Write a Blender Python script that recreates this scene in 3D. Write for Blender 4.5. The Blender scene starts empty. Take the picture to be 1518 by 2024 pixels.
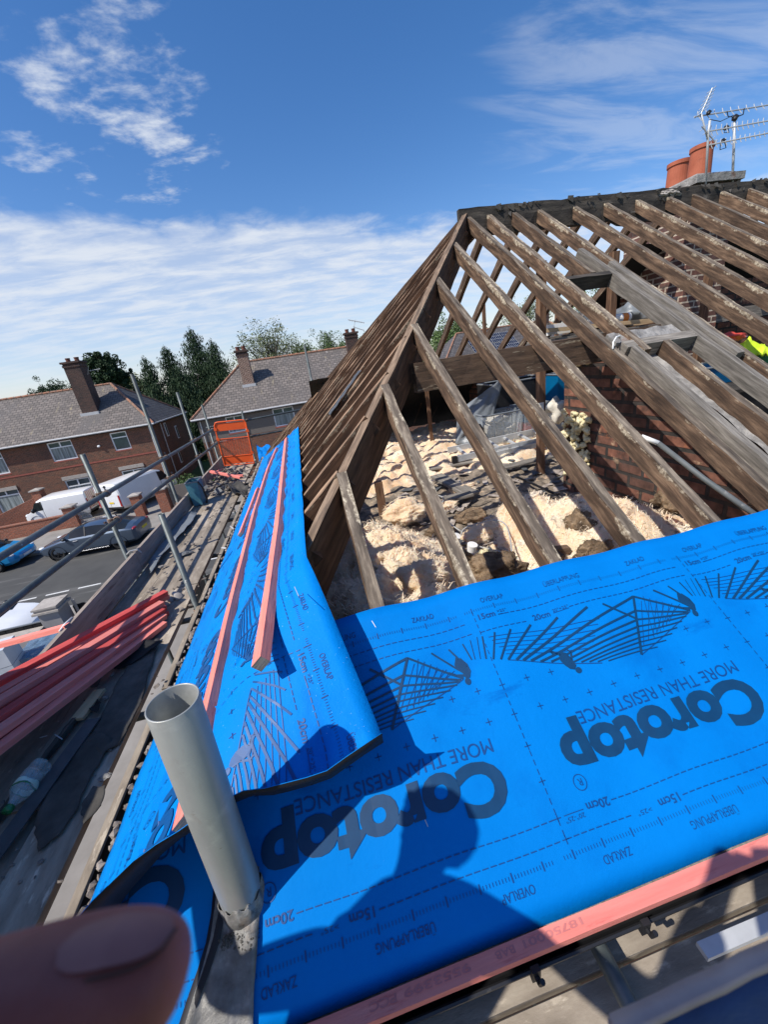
import bpy, bmesh, math, random
from mathutils import Vector, Matrix, noise as NZ
random.seed(7)
scene = bpy.context.scene
COL = scene.collection
# ------------------------------------------------------------------ camera
# world: X along the ridge, Y away along the left eave, Z up; eye at the origin, street at z = GZ
GZ = -6.4
def V(*a): return Vector(a)
_Z = -V(301, 1938, 760).normalized(); _X = V(4876, -1032, 760).normalized()
_X = (_X - _Z * _X.dot(_Z)).normalized(); _Y = _Z.cross(_X)
FPX = 760.0
cam_d = bpy.data.cameras.new("camera"); cam = bpy.data.objects.new("camera", cam_d); COL.objects.link(cam)
RIGHT = V(_X.x, _Y.x, _Z.x); DOWN = V(_X.y, _Y.y, _Z.y); FWD = V(_X.z, _Y.z, _Z.z)
cam.matrix_world = Matrix((( RIGHT.x, -DOWN.x, -FWD.x, 0), (RIGHT.y, -DOWN.y, -FWD.y, 0), (RIGHT.z, -DOWN.z, -FWD.z, 0), (0, 0, 0, 1)))
cam_d.sensor_fit = 'VERTICAL'; cam_d.sensor_height = 36; cam_d.lens = 36 * FPX / 2024
cam_d.clip_start = 0.005; cam_d.clip_end = 2000
cam_d.dof.use_dof = True; cam_d.dof.focus_distance = 3.0; cam_d.dof.aperture_fstop = 10
scene.camera = cam
def ray(u, v): return (RIGHT * (u - 759) + DOWN * (v - 1012) + FWD * FPX).normalized()
def onz(u, v, z): d = ray(u, v); return d * (z / d.z)
def onx(u, v, x): d = ray(u, v); return d * (x / d.x)
def ony(u, v, y): d = ray(u, v); return d * (y / d.y)
TF, TH = 0.66, 0.894                       # slopes of the front roof and of the hip end
def zf(x, y): return -1.5 + (y - 0.51) * TF
def zh(x, y): return -1.5 + (x + 1.0) * TH
def zb(x, y): return -1.5 + (9.246 - y) * TF
def onf(u, v, o=0.0):
    d = ray(u, v); return d * ((-1.5 - 0.51 * TF + o) / (d.z - d.y * TF))
def onh(u, v, o=0.0):
    d = ray(u, v); return d * ((-1.5 + 1.0 * TH + o) / (d.z - d.x * TH))
NF = V(0, -TF, 1).normalized(); NH = V(-TH, 0, 1).normalized()
# ------------------------------------------------------------------ sky, sun, exposure
SUN_EL, SUN_AZ = math.radians(52), math.radians(66)      # light travels towards azimuth 66 deg (from +Y towards +X)
L = V(math.cos(SUN_EL) * math.sin(SUN_AZ), math.cos(SUN_EL) * math.cos(SUN_AZ), -math.sin(SUN_EL))
sd = bpy.data.lights.new("sun", 'SUN'); sd.energy = 5.0; sd.angle = math.radians(0.53); sd.color = (1.0, 0.95, 0.87)
sun = bpy.data.objects.new("sun", sd); COL.objects.link(sun); sun.rotation_euler = L.to_track_quat('-Z', 'Y').to_euler(); sun.location = (0, 0, 30)
world = bpy.data.worlds.new("World"); scene.world = world; world.use_nodes = True
wt = world.node_tree; wn = wt.nodes; wl = wt.links; wn.clear()
def wnode(t, **k):
    n = wn.new(t)
    for a, b in k.items(): setattr(n, a, b)
    return n
wo = wnode('ShaderNodeOutputWorld'); wb = wnode('ShaderNodeBackground'); wl.new(wb.outputs[0], wo.inputs[0])
sky = wnode('ShaderNodeTexSky'); sky.sky_type = 'NISHITA'; sky.sun_disc = False
sky.sun_elevation = SUN_EL; sky.sun_rotation = math.atan2(-L.x, -L.y)      # the sun stands opposite to where the light goes
sky.altitude = 50; sky.air_density = 1.0; sky.dust_density = 0.6; sky.ozone_density = 2.5
wb.inputs[1].default_value = 0.108
def wm(op, a, b=None, c=None, clamp=False):
    n = wnode('ShaderNodeMath', operation=op, use_clamp=clamp)
    for i, s in enumerate((a, b, c)):
        if s is None: continue
        if isinstance(s, (int, float)): n.inputs[i].default_value = s
        else: wl.new(s, n.inputs[i])
    return n.outputs[0]
tc = wnode('ShaderNodeTexCoord'); sep = wnode('ShaderNodeSeparateXYZ'); wl.new(tc.outputs['Generated'], sep.inputs[0])
zc = wm('ADD', wm('MAXIMUM', sep.outputs[2], 0.0), 0.12)
cx = wm('DIVIDE', sep.outputs[0], zc); cy = wm('DIVIDE', sep.outputs[1], zc)
comb = wnode('ShaderNodeCombineXYZ'); wl.new(cx, comb.inputs[0]); wl.new(cy, comb.inputs[1])
def wnoise(scale, detail, rough, dist=0.0, sx=1.0, sy=1.0, rot=0.0, off=(0, 0, 0)):
    mp = wnode('ShaderNodeMapping'); mp.inputs['Scale'].default_value = (sx, sy, 1); mp.inputs['Rotation'].default_value = (0, 0, rot); mp.inputs['Location'].default_value = off
    wl.new(comb.outputs[0], mp.inputs[0])
    n = wnode('ShaderNodeTexNoise'); wl.new(mp.outputs[0], n.inputs['Vector']); n.inputs['Scale'].default_value = scale
    n.inputs['Detail'].default_value = detail; n.inputs['Roughness'].default_value = rough; n.inputs['Distortion'].default_value = dist
    return n.outputs['Fac']
def wramp(s, lo, hi): 
    m = wnode('ShaderNodeMapRange', interpolation_type='SMOOTHSTEP'); wl.new(s, m.inputs[0]); m.inputs[1].default_value = lo; m.inputs[2].default_value = hi; return m.outputs[0]
def wpatch(u, v, r_in, r_out):            # soft round mask about one direction of the sky
    d = ray(u, v); dp = wnode('ShaderNodeVectorMath', operation='DOT_PRODUCT'); wl.new(tc.outputs['Generated'], dp.inputs[0]); dp.inputs[1].default_value = d
    return wramp(dp.outputs['Value'], math.cos(math.radians(r_out)), math.cos(math.radians(r_in)))
puff = wnoise(4.4, 6, 0.58, 0.25, 1, 1.0, 0, (0.35, 0.1, 0))
fine = wnoise(9.0, 5, 0.6, 0.2, 1.0, 1.6, 0.5)
big = wnoise(1.1, 3, 0.5)
# puffy group upper left
m1 = wm('MAXIMUM', wpatch(265, 195, 2, 13), wm('MULTIPLY', wpatch(110, 240, 1, 10), 0.95))
m1 = wm('MAXIMUM', m1, wm('MULTIPLY', wpatch(300, 20, 2, 24), 0.50))
c1 = wramp(wm('ADD', wm('ADD', wm('MULTIPLY', puff, 0.62), wm('MULTIPLY', fine, 0.38)), wm('MULTIPLY', m1, 0.26)), 0.725, 0.93)
c1 = wm('MULTIPLY', c1, wm('MULTIPLY', m1, 1.0, clamp=True))
c1 = wm('MULTIPLY', c1, 0.85)
# streaky cirrus upper right
m2 = wm('MAXIMUM', wpatch(1330, 40, 2, 20), wm('MULTIPLY', wpatch(1180, 415, 1, 8), 0.9))
stre = wnoise(2.2, 6, 0.6, 0.6, 0.7, 2.6, 0.9)
c2 = wm('MULTIPLY', wramp(wm('ADD', stre, wm('MULTIPLY', m2, 0.16)), 0.55, 0.80), wm('MULTIPLY', m2, 0.28))
# low veil: between about 2 and 22 degrees of elevation
el = wm('ARCSINE', sep.outputs[2])
edge = wm('ADD', wm('SUBTRACT', 0.325, wm('MULTIPLY', wm('MAXIMUM', sep.outputs[0], 0.0), 0.16)), wm('ADD', wm('MULTIPLY', wm('SUBTRACT', big, 0.5), 0.10), wm('MULTIPLY', wm('SUBTRACT', puff, 0.5), 0.10)))
lowm = wramp(wm('SUBTRACT', edge, el), 0.0, 0.05)
veil = wnoise(2.6, 7, 0.62, 0.3, 1.0, 2.2, 0.25)
streak = wm('ADD', 0.46, wm('MULTIPLY', wramp(veil, 0.34, 0.68), 0.48))
c3 = wm('MULTIPLY', wm('MULTIPLY', lowm, streak), 0.94)
c3 = wm('MULTIPLY', c3, wm('ADD', 0.55, wm('MULTIPLY', wramp(el, 0.02, 0.2), 0.45)))
cl = wm('MAXIMUM', wm('MAXIMUM', c1, c2), c3)
mix = wnode('ShaderNodeMix', data_type='RGBA'); wl.new(cl, mix.inputs[0])
hs = wnode('ShaderNodeHueSaturation'); hs.inputs['Saturation'].default_value = 1.30; hs.inputs['Value'].default_value = 1.32; wl.new(sky.outputs[0], hs.inputs['Color'])
tn = wnode('ShaderNodeMix', data_type='RGBA', blend_type='MULTIPLY'); tn.inputs[0].default_value = 1.0; wl.new(hs.outputs[0], tn.inputs[6]); tn.inputs[7].default_value = (1.04, 0.95, 1.03, 1); wl.new(tn.outputs[2], mix.inputs[6]); mix.inputs[7].default_value = (6.9, 7.3, 7.9, 1); wl.new(mix.outputs[2], wb.inputs[0])
scene.view_settings.view_transform = 'Standard'; scene.view_settings.look = 'None'; scene.view_settings.exposure = 0.1; scene.view_settings.gamma = 1.0
scene.cycles.max_bounces = 8; scene.cycles.transparent_max_bounces = 12
scene.render.film_transparent = False

# ------------------------------------------------------------------ materials
MT = {}
def mat(name, cols, scale=4.0, stretch=(1, 1, 1), coord='UV', rough=0.7, bump=0.0, bscale=None, metal=0.0, detail=6, spec=0.5, patches=(), trans=0.0, alpha=1.0, ior=1.45, rand=0.0, sheen=0.0, coat=0.0, lo=0.3, hi=0.7, ss=0.0):
    """noise-driven procedural material; patches = (colour, scale, threshold, softness[, stretch])"""
    m = bpy.data.materials.new(name); m.use_nodes = True; t = m.node_tree; n = t.nodes; l = t.links; b = n['Principled BSDF']
    tcn = n.new('ShaderNodeTexCoord'); mp = n.new('ShaderNodeMapping'); mp.inputs['Scale'].default_value = stretch; l.new(tcn.outputs[coord], mp.inputs[0])
    vec = mp.outputs[0]
    oi = n.new('ShaderNodeObjectInfo')
    if rand:
        va = n.new('ShaderNodeVectorMath'); va.operation = 'ADD'; sc = n.new('ShaderNodeVectorMath'); sc.operation = 'SCALE'; sc.inputs['Scale'].default_value = 37.0
        cmb = n.new('ShaderNodeCombineXYZ'); l.new(oi.outputs['Random'], cmb.inputs[0]); l.new(oi.outputs['Random'], cmb.inputs[1]); l.new(cmb.outputs[0], sc.inputs[0]); l.new(sc.outputs[0], va.inputs[1]); l.new(vec, va.inputs[0]); vec = va.outputs[0]
    nz = n.new('ShaderNodeTexNoise'); nz.inputs['Scale'].default_value = scale; nz.inputs['Detail'].default_value = detail; nz.inputs['Roughness'].default_value = 0.62; l.new(vec, nz.inputs['Vector'])
    r = n.new('ShaderNodeValToRGB'); l.new(nz.outputs['Fac'], r.inputs[0]); e = r.color_ramp.elements
    k = len(cols)
    e[0].position = lo; e[0].color = (*cols[0], 1); e[1].position = hi; e[1].color = (*cols[-1], 1)
    for i in range(1, k - 1): x = e.new(lo + (hi - lo) * i / (k - 1)); x.color = (*cols[i], 1)
    c = r.outputs[0]
    for p in patches:
        pn = n.new('ShaderNodeTexNoise'); pn.inputs['Scale'].default_value = p[1]; pn.inputs['Detail'].default_value = 7; pn.inputs['Roughness'].default_value = 0.65
        if len(p) > 4:
            m2 = n.new('ShaderNodeMapping'); m2.inputs['Scale'].default_value = p[4]; m2.inputs['Location'].default_value = (3.1, 1.7, 5.2); l.new(tcn.outputs[coord], m2.inputs[0]); l.new(m2.outputs[0], pn.inputs['Vector'])
        else: l.new(vec, pn.inputs['Vector'])
        mr = n.new('ShaderNodeMapRange'); mr.inputs[1].default_value = p[2]; mr.inputs[2].default_value = p[2] + p[3]; l.new(pn.outputs['Fac'], mr.inputs[0])
        mx = n.new('ShaderNodeMix'); mx.data_type = 'RGBA'; l.new(mr.outputs[0], mx.inputs[0]); l.new(c, mx.inputs[6]); mx.inputs[7].default_value = (*p[0], 1); c = mx.outputs[2]
    if rand:
        hv = n.new('ShaderNodeHueSaturation'); mr = n.new('ShaderNodeMapRange'); mr.inputs[3].default_value = 1 - rand; mr.inputs[4].default_value = 1 + rand; l.new(oi.outputs['Random'], mr.inputs[0]); l.new(mr.outputs[0], hv.inputs['Value']); l.new(c, hv.inputs['Color']); c = hv.outputs[0]
    l.new(c, b.inputs['Base Color'])
    b.inputs['Roughness'].default_value = rough; b.inputs['Metallic'].default_value = metal; b.inputs['Specular IOR Level'].default_value = spec; b.inputs['IOR'].default_value = ior
    b.inputs['Transmission Weight'].default_value = trans; b.inputs['Alpha'].default_value = alpha; b.inputs['Coat Weight'].default_value = coat; b.inputs['Coat Roughness'].default_value = 0.05
    if sheen: b.inputs['Sheen Weight'].default_value = sheen
    if ss: b.inputs['Subsurface Weight'].default_value = ss; b.inputs['Subsurface Radius'].default_value = ((0.01, 0.004, 0.002) if name == 'skin' else (0.05, 0.034, 0.024)); b.inputs['Subsurface Scale'].default_value = 1.0
    if bump:
        bn = n.new('ShaderNodeBump'); bn.inputs['Distance'].default_value = bump; bn.inputs['Strength'].default_value = 0.9
        n2 = n.new('ShaderNodeTexNoise'); n2.inputs['Scale'].default_value = bscale or scale * 2.5; n2.inputs['Detail'].default_value = 8; n2.inputs['Roughness'].default_value = 0.7; l.new(vec, n2.inputs['Vector'])
        l.new(n2.outputs['Fac'], bn.inputs['Height']); l.new(bn.outputs[0], b.inputs['Normal'])
    MT[name] = m; return m
def brickmat(name, c1, c2, mortar, bw=0.225, rh=0.075, ms=0.01, rough=0.85, patches=(), bump=0.004, offset=0.5, vary=0.35, bias=0.0):
    m = bpy.data.materials.new(name); m.use_nodes = True; t = m.node_tree; n = t.nodes; l = t.links; b = n['Principled BSDF']
    tcn = n.new('ShaderNodeTexCoord'); br = n.new('ShaderNodeTexBrick'); l.new(tcn.outputs['UV'], br.inputs['Vector'])
    br.inputs['Scale'].default_value = 1.0; br.inputs['Brick Width'].default_value = bw; br.inputs['Row Height'].default_value = rh; br.inputs['Mortar Size'].default_value = ms; br.inputs['Mortar Smooth'].default_value = 0.2
    br.inputs['Color1'].default_value = (*c1, 1); br.inputs['Color2'].default_value = (*c2, 1); br.inputs['Mortar'].default_value = (*mortar, 1); br.offset = offset; br.inputs['Bias'].default_value = bias
    c = br.outputs['Color']
    for p in patches:
        pn = n.new('ShaderNodeTexNoise'); pn.inputs['Scale'].default_value = p[1]; pn.inputs['Detail'].default_value = 7; pn.inputs['Roughness'].default_value = 0.65; m2 = n.new('ShaderNodeMapping'); m2.inputs['Scale'].default_value = p[4] if len(p) > 4 else (1, 1, 1); l.new(tcn.outputs['UV'], m2.inputs[0]); l.new(m2.outputs[0], pn.inputs['Vector'])
        mr = n.new('ShaderNodeMapRange'); mr.inputs[1].default_value = p[2]; mr.inputs[2].default_value = p[2] + p[3]; l.new(pn.outputs['Fac'], mr.inputs[0])
        mx = n.new('ShaderNodeMix'); mx.data_type = 'RGBA'; l.new(mr.outputs[0], mx.inputs[0]); l.new(c, mx.inputs[6]); mx.inputs[7].default_value = (*p[0], 1); c = mx.outputs[2]
    nz = n.new('ShaderNodeTexNoise'); nz.inputs['Scale'].default_value = 14; nz.inputs['Detail'].default_value = 8; l.new(tcn.outputs['UV'], nz.inputs['Vector'])
    hv = n.new('ShaderNodeHueSaturation'); mr = n.new('ShaderNodeMapRange'); mr.inputs[1].default_value = 0.3; mr.inputs[2].default_value = 0.7; mr.inputs[3].default_value = 1 - vary; mr.inputs[4].default_value = 1 + vary; l.new(nz.outputs['Fac'], mr.inputs[0]); l.new(mr.outputs[0], hv.inputs['Value']); l.new(c, hv.inputs['Color'])
    l.new(hv.outputs[0], b.inputs['Base Color']); b.inputs['Roughness'].default_value = rough
    bn = n.new('ShaderNodeBump'); bn.inputs['Distance'].default_value = bump; bn.invert = True; l.new(br.outputs['Fac'], bn.inputs['Height']); l.new(bn.outputs[0], b.inputs['Normal'])
    MT[name] = m; return m

# old roof timber: u runs along the grain, v = 0 on the arris that faces the camera side; lime torching clings near it
def old_timber(name, cols, crust, amount, rough=0.85, side=1.0, top=1.0, dark=0.8, tw=0.056):
    m = mat(name, cols, scale=3.2, stretch=(1.2, 9, 1), rough=rough, bump=0.004, bscale=9, rand=0.22, lo=0.28, hi=0.72, patches=(((0.03, 0.024, 0.02), 2.2, 0.6, 0.12),))
    t = m.node_tree; n = t.nodes; l = t.links; b = n['Principled BSDF']; src = b.inputs['Base Color'].links[0].from_socket
    tcn = n.new('ShaderNodeTexCoord'); oi = n.new('ShaderNodeObjectInfo'); s = n.new('ShaderNodeSeparateXYZ'); l.new(tcn.outputs['UV'], s.inputs[0])
    def M(op, a, bb=None, cl=False):
        q = n.new('ShaderNodeMath'); q.operation = op; q.use_clamp = cl
        for i, x in enumerate((a, bb)):
            if x is None: continue
            if isinstance(x, (int, float)): q.inputs[i].default_value = x
            else: l.new(x, q.inputs[i])
        return q.outputs[0]
    ad = n.new('ShaderNodeVectorMath'); ad.operation = 'ADD'; cb = n.new('ShaderNodeCombineXYZ'); l.new(M('MULTIPLY', oi.outputs['Random'], 91.0), cb.inputs[0]); l.new(tcn.outputs['UV'], ad.inputs[0]); l.new(cb.outputs[0], ad.inputs[1])
    nz = n.new('ShaderNodeTexNoise'); nz.inputs['Scale'].default_value = 11; nz.inputs['Detail'].default_value = 8; nz.inputs['Roughness'].default_value = 0.75; l.new(ad.outputs[0], nz.inputs['Vector'])
    nf = n.new('ShaderNodeTexNoise'); nf.inputs['Scale'].default_value = 2.1; nf.inputs['Detail'].default_value = 3; l.new(ad.outputs[0], nf.inputs['Vector'])
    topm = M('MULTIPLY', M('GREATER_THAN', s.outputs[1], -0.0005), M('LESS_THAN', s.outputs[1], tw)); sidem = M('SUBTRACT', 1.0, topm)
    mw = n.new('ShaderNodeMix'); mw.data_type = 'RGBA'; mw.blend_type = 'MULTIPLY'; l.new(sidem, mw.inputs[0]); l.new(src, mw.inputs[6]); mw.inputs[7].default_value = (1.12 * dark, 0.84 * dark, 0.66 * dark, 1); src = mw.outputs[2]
    if top != 1.0:  # brightens the upper face: sunlit top edges put into the colour
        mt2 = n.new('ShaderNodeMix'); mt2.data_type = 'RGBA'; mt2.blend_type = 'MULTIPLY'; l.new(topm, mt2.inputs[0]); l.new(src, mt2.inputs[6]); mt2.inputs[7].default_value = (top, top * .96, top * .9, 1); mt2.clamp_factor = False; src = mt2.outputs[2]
    dist = M('MINIMUM', M('ABSOLUTE', M('ADD', s.outputs[1], 0.010)), M('ABSOLUTE', M('SUBTRACT', s.outputs[1], tw + 0.006)))
    am = M('ADD', M('MULTIPLY', M('SUBTRACT', oi.outputs['Random'], 0.5), 0.10), amount)
    w = M('MULTIPLY', M('ADD', M('SUBTRACT', M('ADD', M('MULTIPLY', nz.outputs['Fac'], 0.50), M('MULTIPLY', nf.outputs['Fac'], 0.50)), 0.49), am), 0.24)
    k = M('MULTIPLY', M('SUBTRACT', w, dist), 75.0, True)
    mx = n.new('ShaderNodeMix'); mx.data_type = 'RGBA'; fn = n.new('ShaderNodeTexNoise'); fn.inputs['Scale'].default_value = 38; fn.inputs['Detail'].default_value = 6; fn.inputs['Roughness'].default_value = 0.7; l.new(ad.outputs[0], fn.inputs['Vector'])
    rp = n.new('ShaderNodeValToRGB'); l.new(fn.outputs['Fac'], rp.inputs[0]); rp.color_ramp.elements[0].position = 0.38; rp.color_ramp.elements[0].color = (crust[0] * .34, crust[1] * .30, crust[2] * .27, 1); rp.color_ramp.elements[1].position = 0.62; rp.color_ramp.elements[1].color = (*crust, 1)
    fz = n.new('ShaderNodeMapRange'); fz.inputs[1].default_value = 0.32; fz.inputs[2].default_value = 0.55; fz.inputs[3].default_value = 0.25; fz.inputs[4].default_value = 0.92; l.new(fn.outputs['Fac'], fz.inputs[0])
    l.new(M('MULTIPLY', k, fz.outputs[0]), mx.inputs[0]); l.new(src, mx.inputs[6]); l.new(rp.outputs[0], mx.inputs[7]); l.new(mx.outputs[2], b.inputs['Base Color'])
    return m
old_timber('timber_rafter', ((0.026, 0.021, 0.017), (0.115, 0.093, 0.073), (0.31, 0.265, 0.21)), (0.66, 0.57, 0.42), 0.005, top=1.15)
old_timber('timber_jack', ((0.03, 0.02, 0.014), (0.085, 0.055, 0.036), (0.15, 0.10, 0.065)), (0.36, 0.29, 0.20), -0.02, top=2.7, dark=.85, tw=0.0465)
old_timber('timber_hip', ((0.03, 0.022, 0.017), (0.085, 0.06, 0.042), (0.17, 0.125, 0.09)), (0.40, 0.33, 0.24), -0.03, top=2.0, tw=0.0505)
mat('timber_side', ((0.03, 0.02, 0.014), (0.10, 0.062, 0.04), (0.17, 0.11, 0.07)), scale=3, stretch=(1.2, 7, 1), rough=0.85, bump=0.004, rand=0.2, patches=(((0.32, 0.26, 0.18), 2.6, 0.60, 0.04), ((0.02, 0.016, 0.013), 3.4, 0.58, 0.1)))
mat('timber_grey', ((0.09, 0.08, 0.068), (0.19, 0.17, 0.145), (0.33, 0.30, 0.26)), scale=4, stretch=(1, 12, 1), rough=0.9, bump=0.004, rand=0.2, patches=(((0.05, 0.045, 0.04), 3, 0.62, 0.08),))
mat('timber_dark', ((0.012, 0.011, 0.010), (0.04, 0.034, 0.028), (0.09, 0.075, 0.06)), scale=3, stretch=(1, 5, 1), rough=0.9, bump=0.01, rand=0.15, patches=(((0.16, 0.13, 0.085), 5, 0.66, 0.05),))
mat('timber_brown', ((0.06, 0.03, 0.018), (0.17, 0.09, 0.05), (0.25, 0.15, 0.09)), scale=3, stretch=(1, 9, 1), rough=0.8, bump=0.002, rand=0.2)
mat('timber_new', ((0.42, 0.28, 0.15), (0.60, 0.44, 0.26)), scale=3, stretch=(1, 9, 1), rough=0.7, bump=0.001, rand=0.1)
mat('board_deck', ((0.15, 0.122, 0.092), (0.27, 0.225, 0.175), (0.39, 0.335, 0.265)), scale=3.2, stretch=(1, 3, 1), rough=0.9, bump=0.004, rand=0.22, patches=(((0.48, 0.41, 0.32), 7, 0.58, 0.09), ((0.09, 0.075, 0.062), 2.4, 0.62, 0.1)))
mat('toe_timber', ((0.22, 0.18, 0.15), (0.36, 0.30, 0.25)), scale=3, stretch=(1, 8, 1), rough=0.9, bump=0.002, patches=(((0.16, 0.12, 0.10), 2.0, 0.58, 0.06),))
mat('batten_pink', ((0.74, 0.195, 0.155), (0.84, 0.28, 0.225)), scale=2.5, stretch=(1, 14, 1), rough=0.75, bump=0.0015, rand=0.06, patches=(((0.58, 0.10, 0.085), 5, 0.58, 0.12, (1, 8, 1)), ((0.30, 0.06, 0.05), 7, 0.72, 0.02, (1, 2.5, 1)),))
mat('batten_shaded', ((0.50, 0.055, 0.05), (0.68, 0.11, 0.095)), scale=2.5, stretch=(1, 14, 1), rough=0.75, bump=0.0015, rand=0.08, patches=(((0.36, 0.05, 0.05), 4, 0.60, 0.12, (1, 8, 1)),))  # darker copy of the pink batten: shade in the bundle put into the colour
mat('steel_galv', ((0.05, 0.06, 0.06), (0.085, 0.10, 0.10), (0.14, 0.155, 0.155)), scale=6, stretch=(1, 1, 1), coord='Object', rough=0.5, metal=0.35, bump=0.001, rand=0.15, patches=(((0.34, 0.34, 0.32), 11, 0.67, 0.04), ((0.20, 0.10, 0.06), 5, 0.70, 0.06)))
mat('steel_rust', ((0.10, 0.06, 0.045), (0.22, 0.14, 0.10), (0.30, 0.28, 0.26)), scale=30, coord='Object', rough=0.7, metal=0.4, rand=0.2)
mat('orange_paint', ((0.72, 0.085, 0.012), (0.80, 0.12, 0.02)), scale=6, coord='Object', rough=0.5, patches=(((0.35, 0.06, 0.03), 12, 0.68, 0.05),))
mat('pipe_grey', ((0.30, 0.31, 0.295), (0.38, 0.39, 0.37)), scale=9, coord='Object', rough=0.42, metal=0.35, stretch=(1, 1, 0.4), patches=(((0.48, 0.48, 0.45), 9, 0.55, 0.25, (1, 1, 1)), ((0.22, 0.20, 0.17), 12, 0.66, 0.03, (1, 1, 3)), ((0.31, 0.30, 0.27), 40, 0.60, 0.15)), bump=0.0006)
mat('lead', ((0.09, 0.085, 0.08), (0.20, 0.195, 0.185), (0.40, 0.39, 0.37)), scale=11, coord='Object', rough=0.5, metal=0.35, bump=0.006, bscale=14, patches=(((0.035, 0.03, 0.024), 7, 0.56, 0.12), ((0.36, 0.28, 0.22), 5, 0.60, 0.1)))
mat('black_plastic', ((0.012, 0.012, 0.014), (0.02, 0.02, 0.022)), scale=5, coord='Object', rough=0.45, patches=(((0.10, 0.095, 0.085), 9, 0.64, 0.1),))
mat('black_matte', ((0.008, 0.008, 0.009), (0.016, 0.016, 0.017)), scale=5, coord='Object', rough=0.85)
mat('felt', ((0.03, 0.028, 0.025), (0.065, 0.06, 0.053), (0.11, 0.10, 0.088)), scale=5, coord='Object', rough=0.92, bump=0.006, rand=0.2)
mat('slate_loose', ((0.05, 0.055, 0.06), (0.10, 0.105, 0.11)), scale=7, coord='Object', rough=0.55, bump=0.002, rand=0.25, patches=(((0.30, 0.29, 0.27), 13, 0.68, 0.05),))
mat('rubble', ((0.12, 0.10, 0.085), (0.26, 0.22, 0.19), (0.42, 0.37, 0.32)), scale=16, coord='Object', rough=0.95, bump=0.006, rand=0.35)
mat('mortar_grey', ((0.15, 0.14, 0.13), (0.26, 0.25, 0.235), (0.42, 0.40, 0.37)), scale=14, coord='Object', rough=0.95, bump=0.02, bscale=20, patches=(((0.20, 0.13, 0.10), 6, 0.62, 0.1),))
mat('insulation', ((0.56, 0.34, 0.19), (0.76, 0.55, 0.35), (0.88, 0.73, 0.53)), scale=2.4, coord='Object', rough=1.0, bump=0.02, bscale=48, sheen=0.3, spec=0.1, lo=0.25, hi=0.62, patches=(((0.80, 0.40, 0.22), 1.6, 0.60, 0.12), ((0.24, 0.17, 0.115), 4.6, 0.59, 0.06), ((0.66, 0.36, 0.18), 9, 0.60, 0.1), ((0.92, 0.84, 0.68), 4.5, 0.57, 0.12)), ss=0.5)
mat('insulation_dirty', ((0.07, 0.05, 0.036), (0.22, 0.155, 0.10), (0.42, 0.30, 0.19)), scale=7, coord='Object', rough=1.0, bump=0.025, bscale=28, spec=0.1, patches=(((0.62, 0.42, 0.26), 3.5, 0.58, 0.08),), ss=0.35)
mat('foam', ((0.62, 0.53, 0.30), (0.80, 0.72, 0.47)), scale=12, coord='Object', rough=0.8, bump=0.006, patches=(((0.35, 0.29, 0.16), 14, 0.6, 0.08),))
mat('debris', ((0.08, 0.065, 0.05), (0.23, 0.185, 0.14), (0.42, 0.34, 0.25)), scale=11, coord='Object', rough=0.95, bump=0.03, bscale=24, patches=(((0.60, 0.42, 0.27), 5, 0.57, 0.08),))
mat('asphalt', ((0.050, 0.050, 0.048), (0.075, 0.074, 0.070)), scale=0.8, coord='Object', rough=0.9, detail=10, patches=(((0.105, 0.103, 0.098), 0.35, 0.56, 0.06, (0.35, 3, 1)),))
mat('paving', ((0.19, 0.175, 0.155), (0.28, 0.26, 0.235)), scale=1.2, coord='Object', rough=0.9, patches=(((0.07, 0.11, 0.03), 0.7, 0.64, 0.04),))
mat('kerb_stone', ((0.26, 0.25, 0.235), (0.36, 0.35, 0.33)), scale=3, coord='Object', rough=0.9)
mat('road_paint', ((0.50, 0.50, 0.48), (0.72, 0.72, 0.70)), scale=9, coord='Object', rough=0.8)
mat('grass', ((0.035, 0.065, 0.015), (0.07, 0.12, 0.03), (0.12, 0.16, 0.06)), scale=1.5, coord='Object', rough=0.95, bump=0.02)
mat('render_grey', ((0.26, 0.25, 0.25), (0.34, 0.33, 0.33)), scale=1.5, coord='Object', rough=0.9)
mat('render_dash', ((0.11, 0.095, 0.085), (0.19, 0.165, 0.145)), scale=38, coord='Object', rough=0.95, bump=0.01)
mat('stone_cap', ((0.30, 0.27, 0.24), (0.42, 0.385, 0.345)), scale=8, coord='Object', rough=0.9, bump=0.003, patches=(((0.2, 0.18, 0.15), 5, 0.62, 0.1),))
brickmat('brick_house', (0.200, 0.066, 0.033), (0.090, 0.038, 0.023), (0.15, 0.115, 0.085), ms=0.009, patches=(((0.085, 0.045, 0.034), 0.5, 0.5, 0.25), ((0.17, 0.075, 0.04), 3.0, 0.60, 0.1)))
brickmat('brick_red', (0.36, 0.10, 0.045), (0.24, 0.07, 0.035), (0.24, 0.18, 0.14), ms=0.009, patches=(((0.10, 0.05, 0.035), 0.8, 0.62, 0.1),))
brickmat('brick_loft', (0.20, 0.082, 0.052), (0.09, 0.045, 0.033), (0.035, 0.03, 0.027), bw=0.27, rh=0.100, ms=0.016, bump=0.012, vary=0.5, patches=(((0.46, 0.32, 0.20), 5, 0.62, 0.08), ((0.05, 0.035, 0.03), 2.2, 0.56, 0.1), ((0.36, 0.13, 0.06), 3.2, 0.60, 0.1)))
brickmat('brick_stack', (0.17, 0.075, 0.055), (0.10, 0.055, 0.048), (0.55, 0.46, 0.36), bw=0.225, rh=0.078, ms=0.011, bump=0.006, patches=(((0.38, 0.12, 0.06), 3, 0.63, 0.05), ((0.06, 0.045, 0.04), 2, 0.58, 0.1)))
brickmat('brick_chimney', (0.085, 0.038, 0.028), (0.045, 0.024, 0.020), (0.075, 0.058, 0.048), ms=0.010, patches=(((0.03, 0.022, 0.02), 1.0, 0.54, 0.2),))
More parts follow.
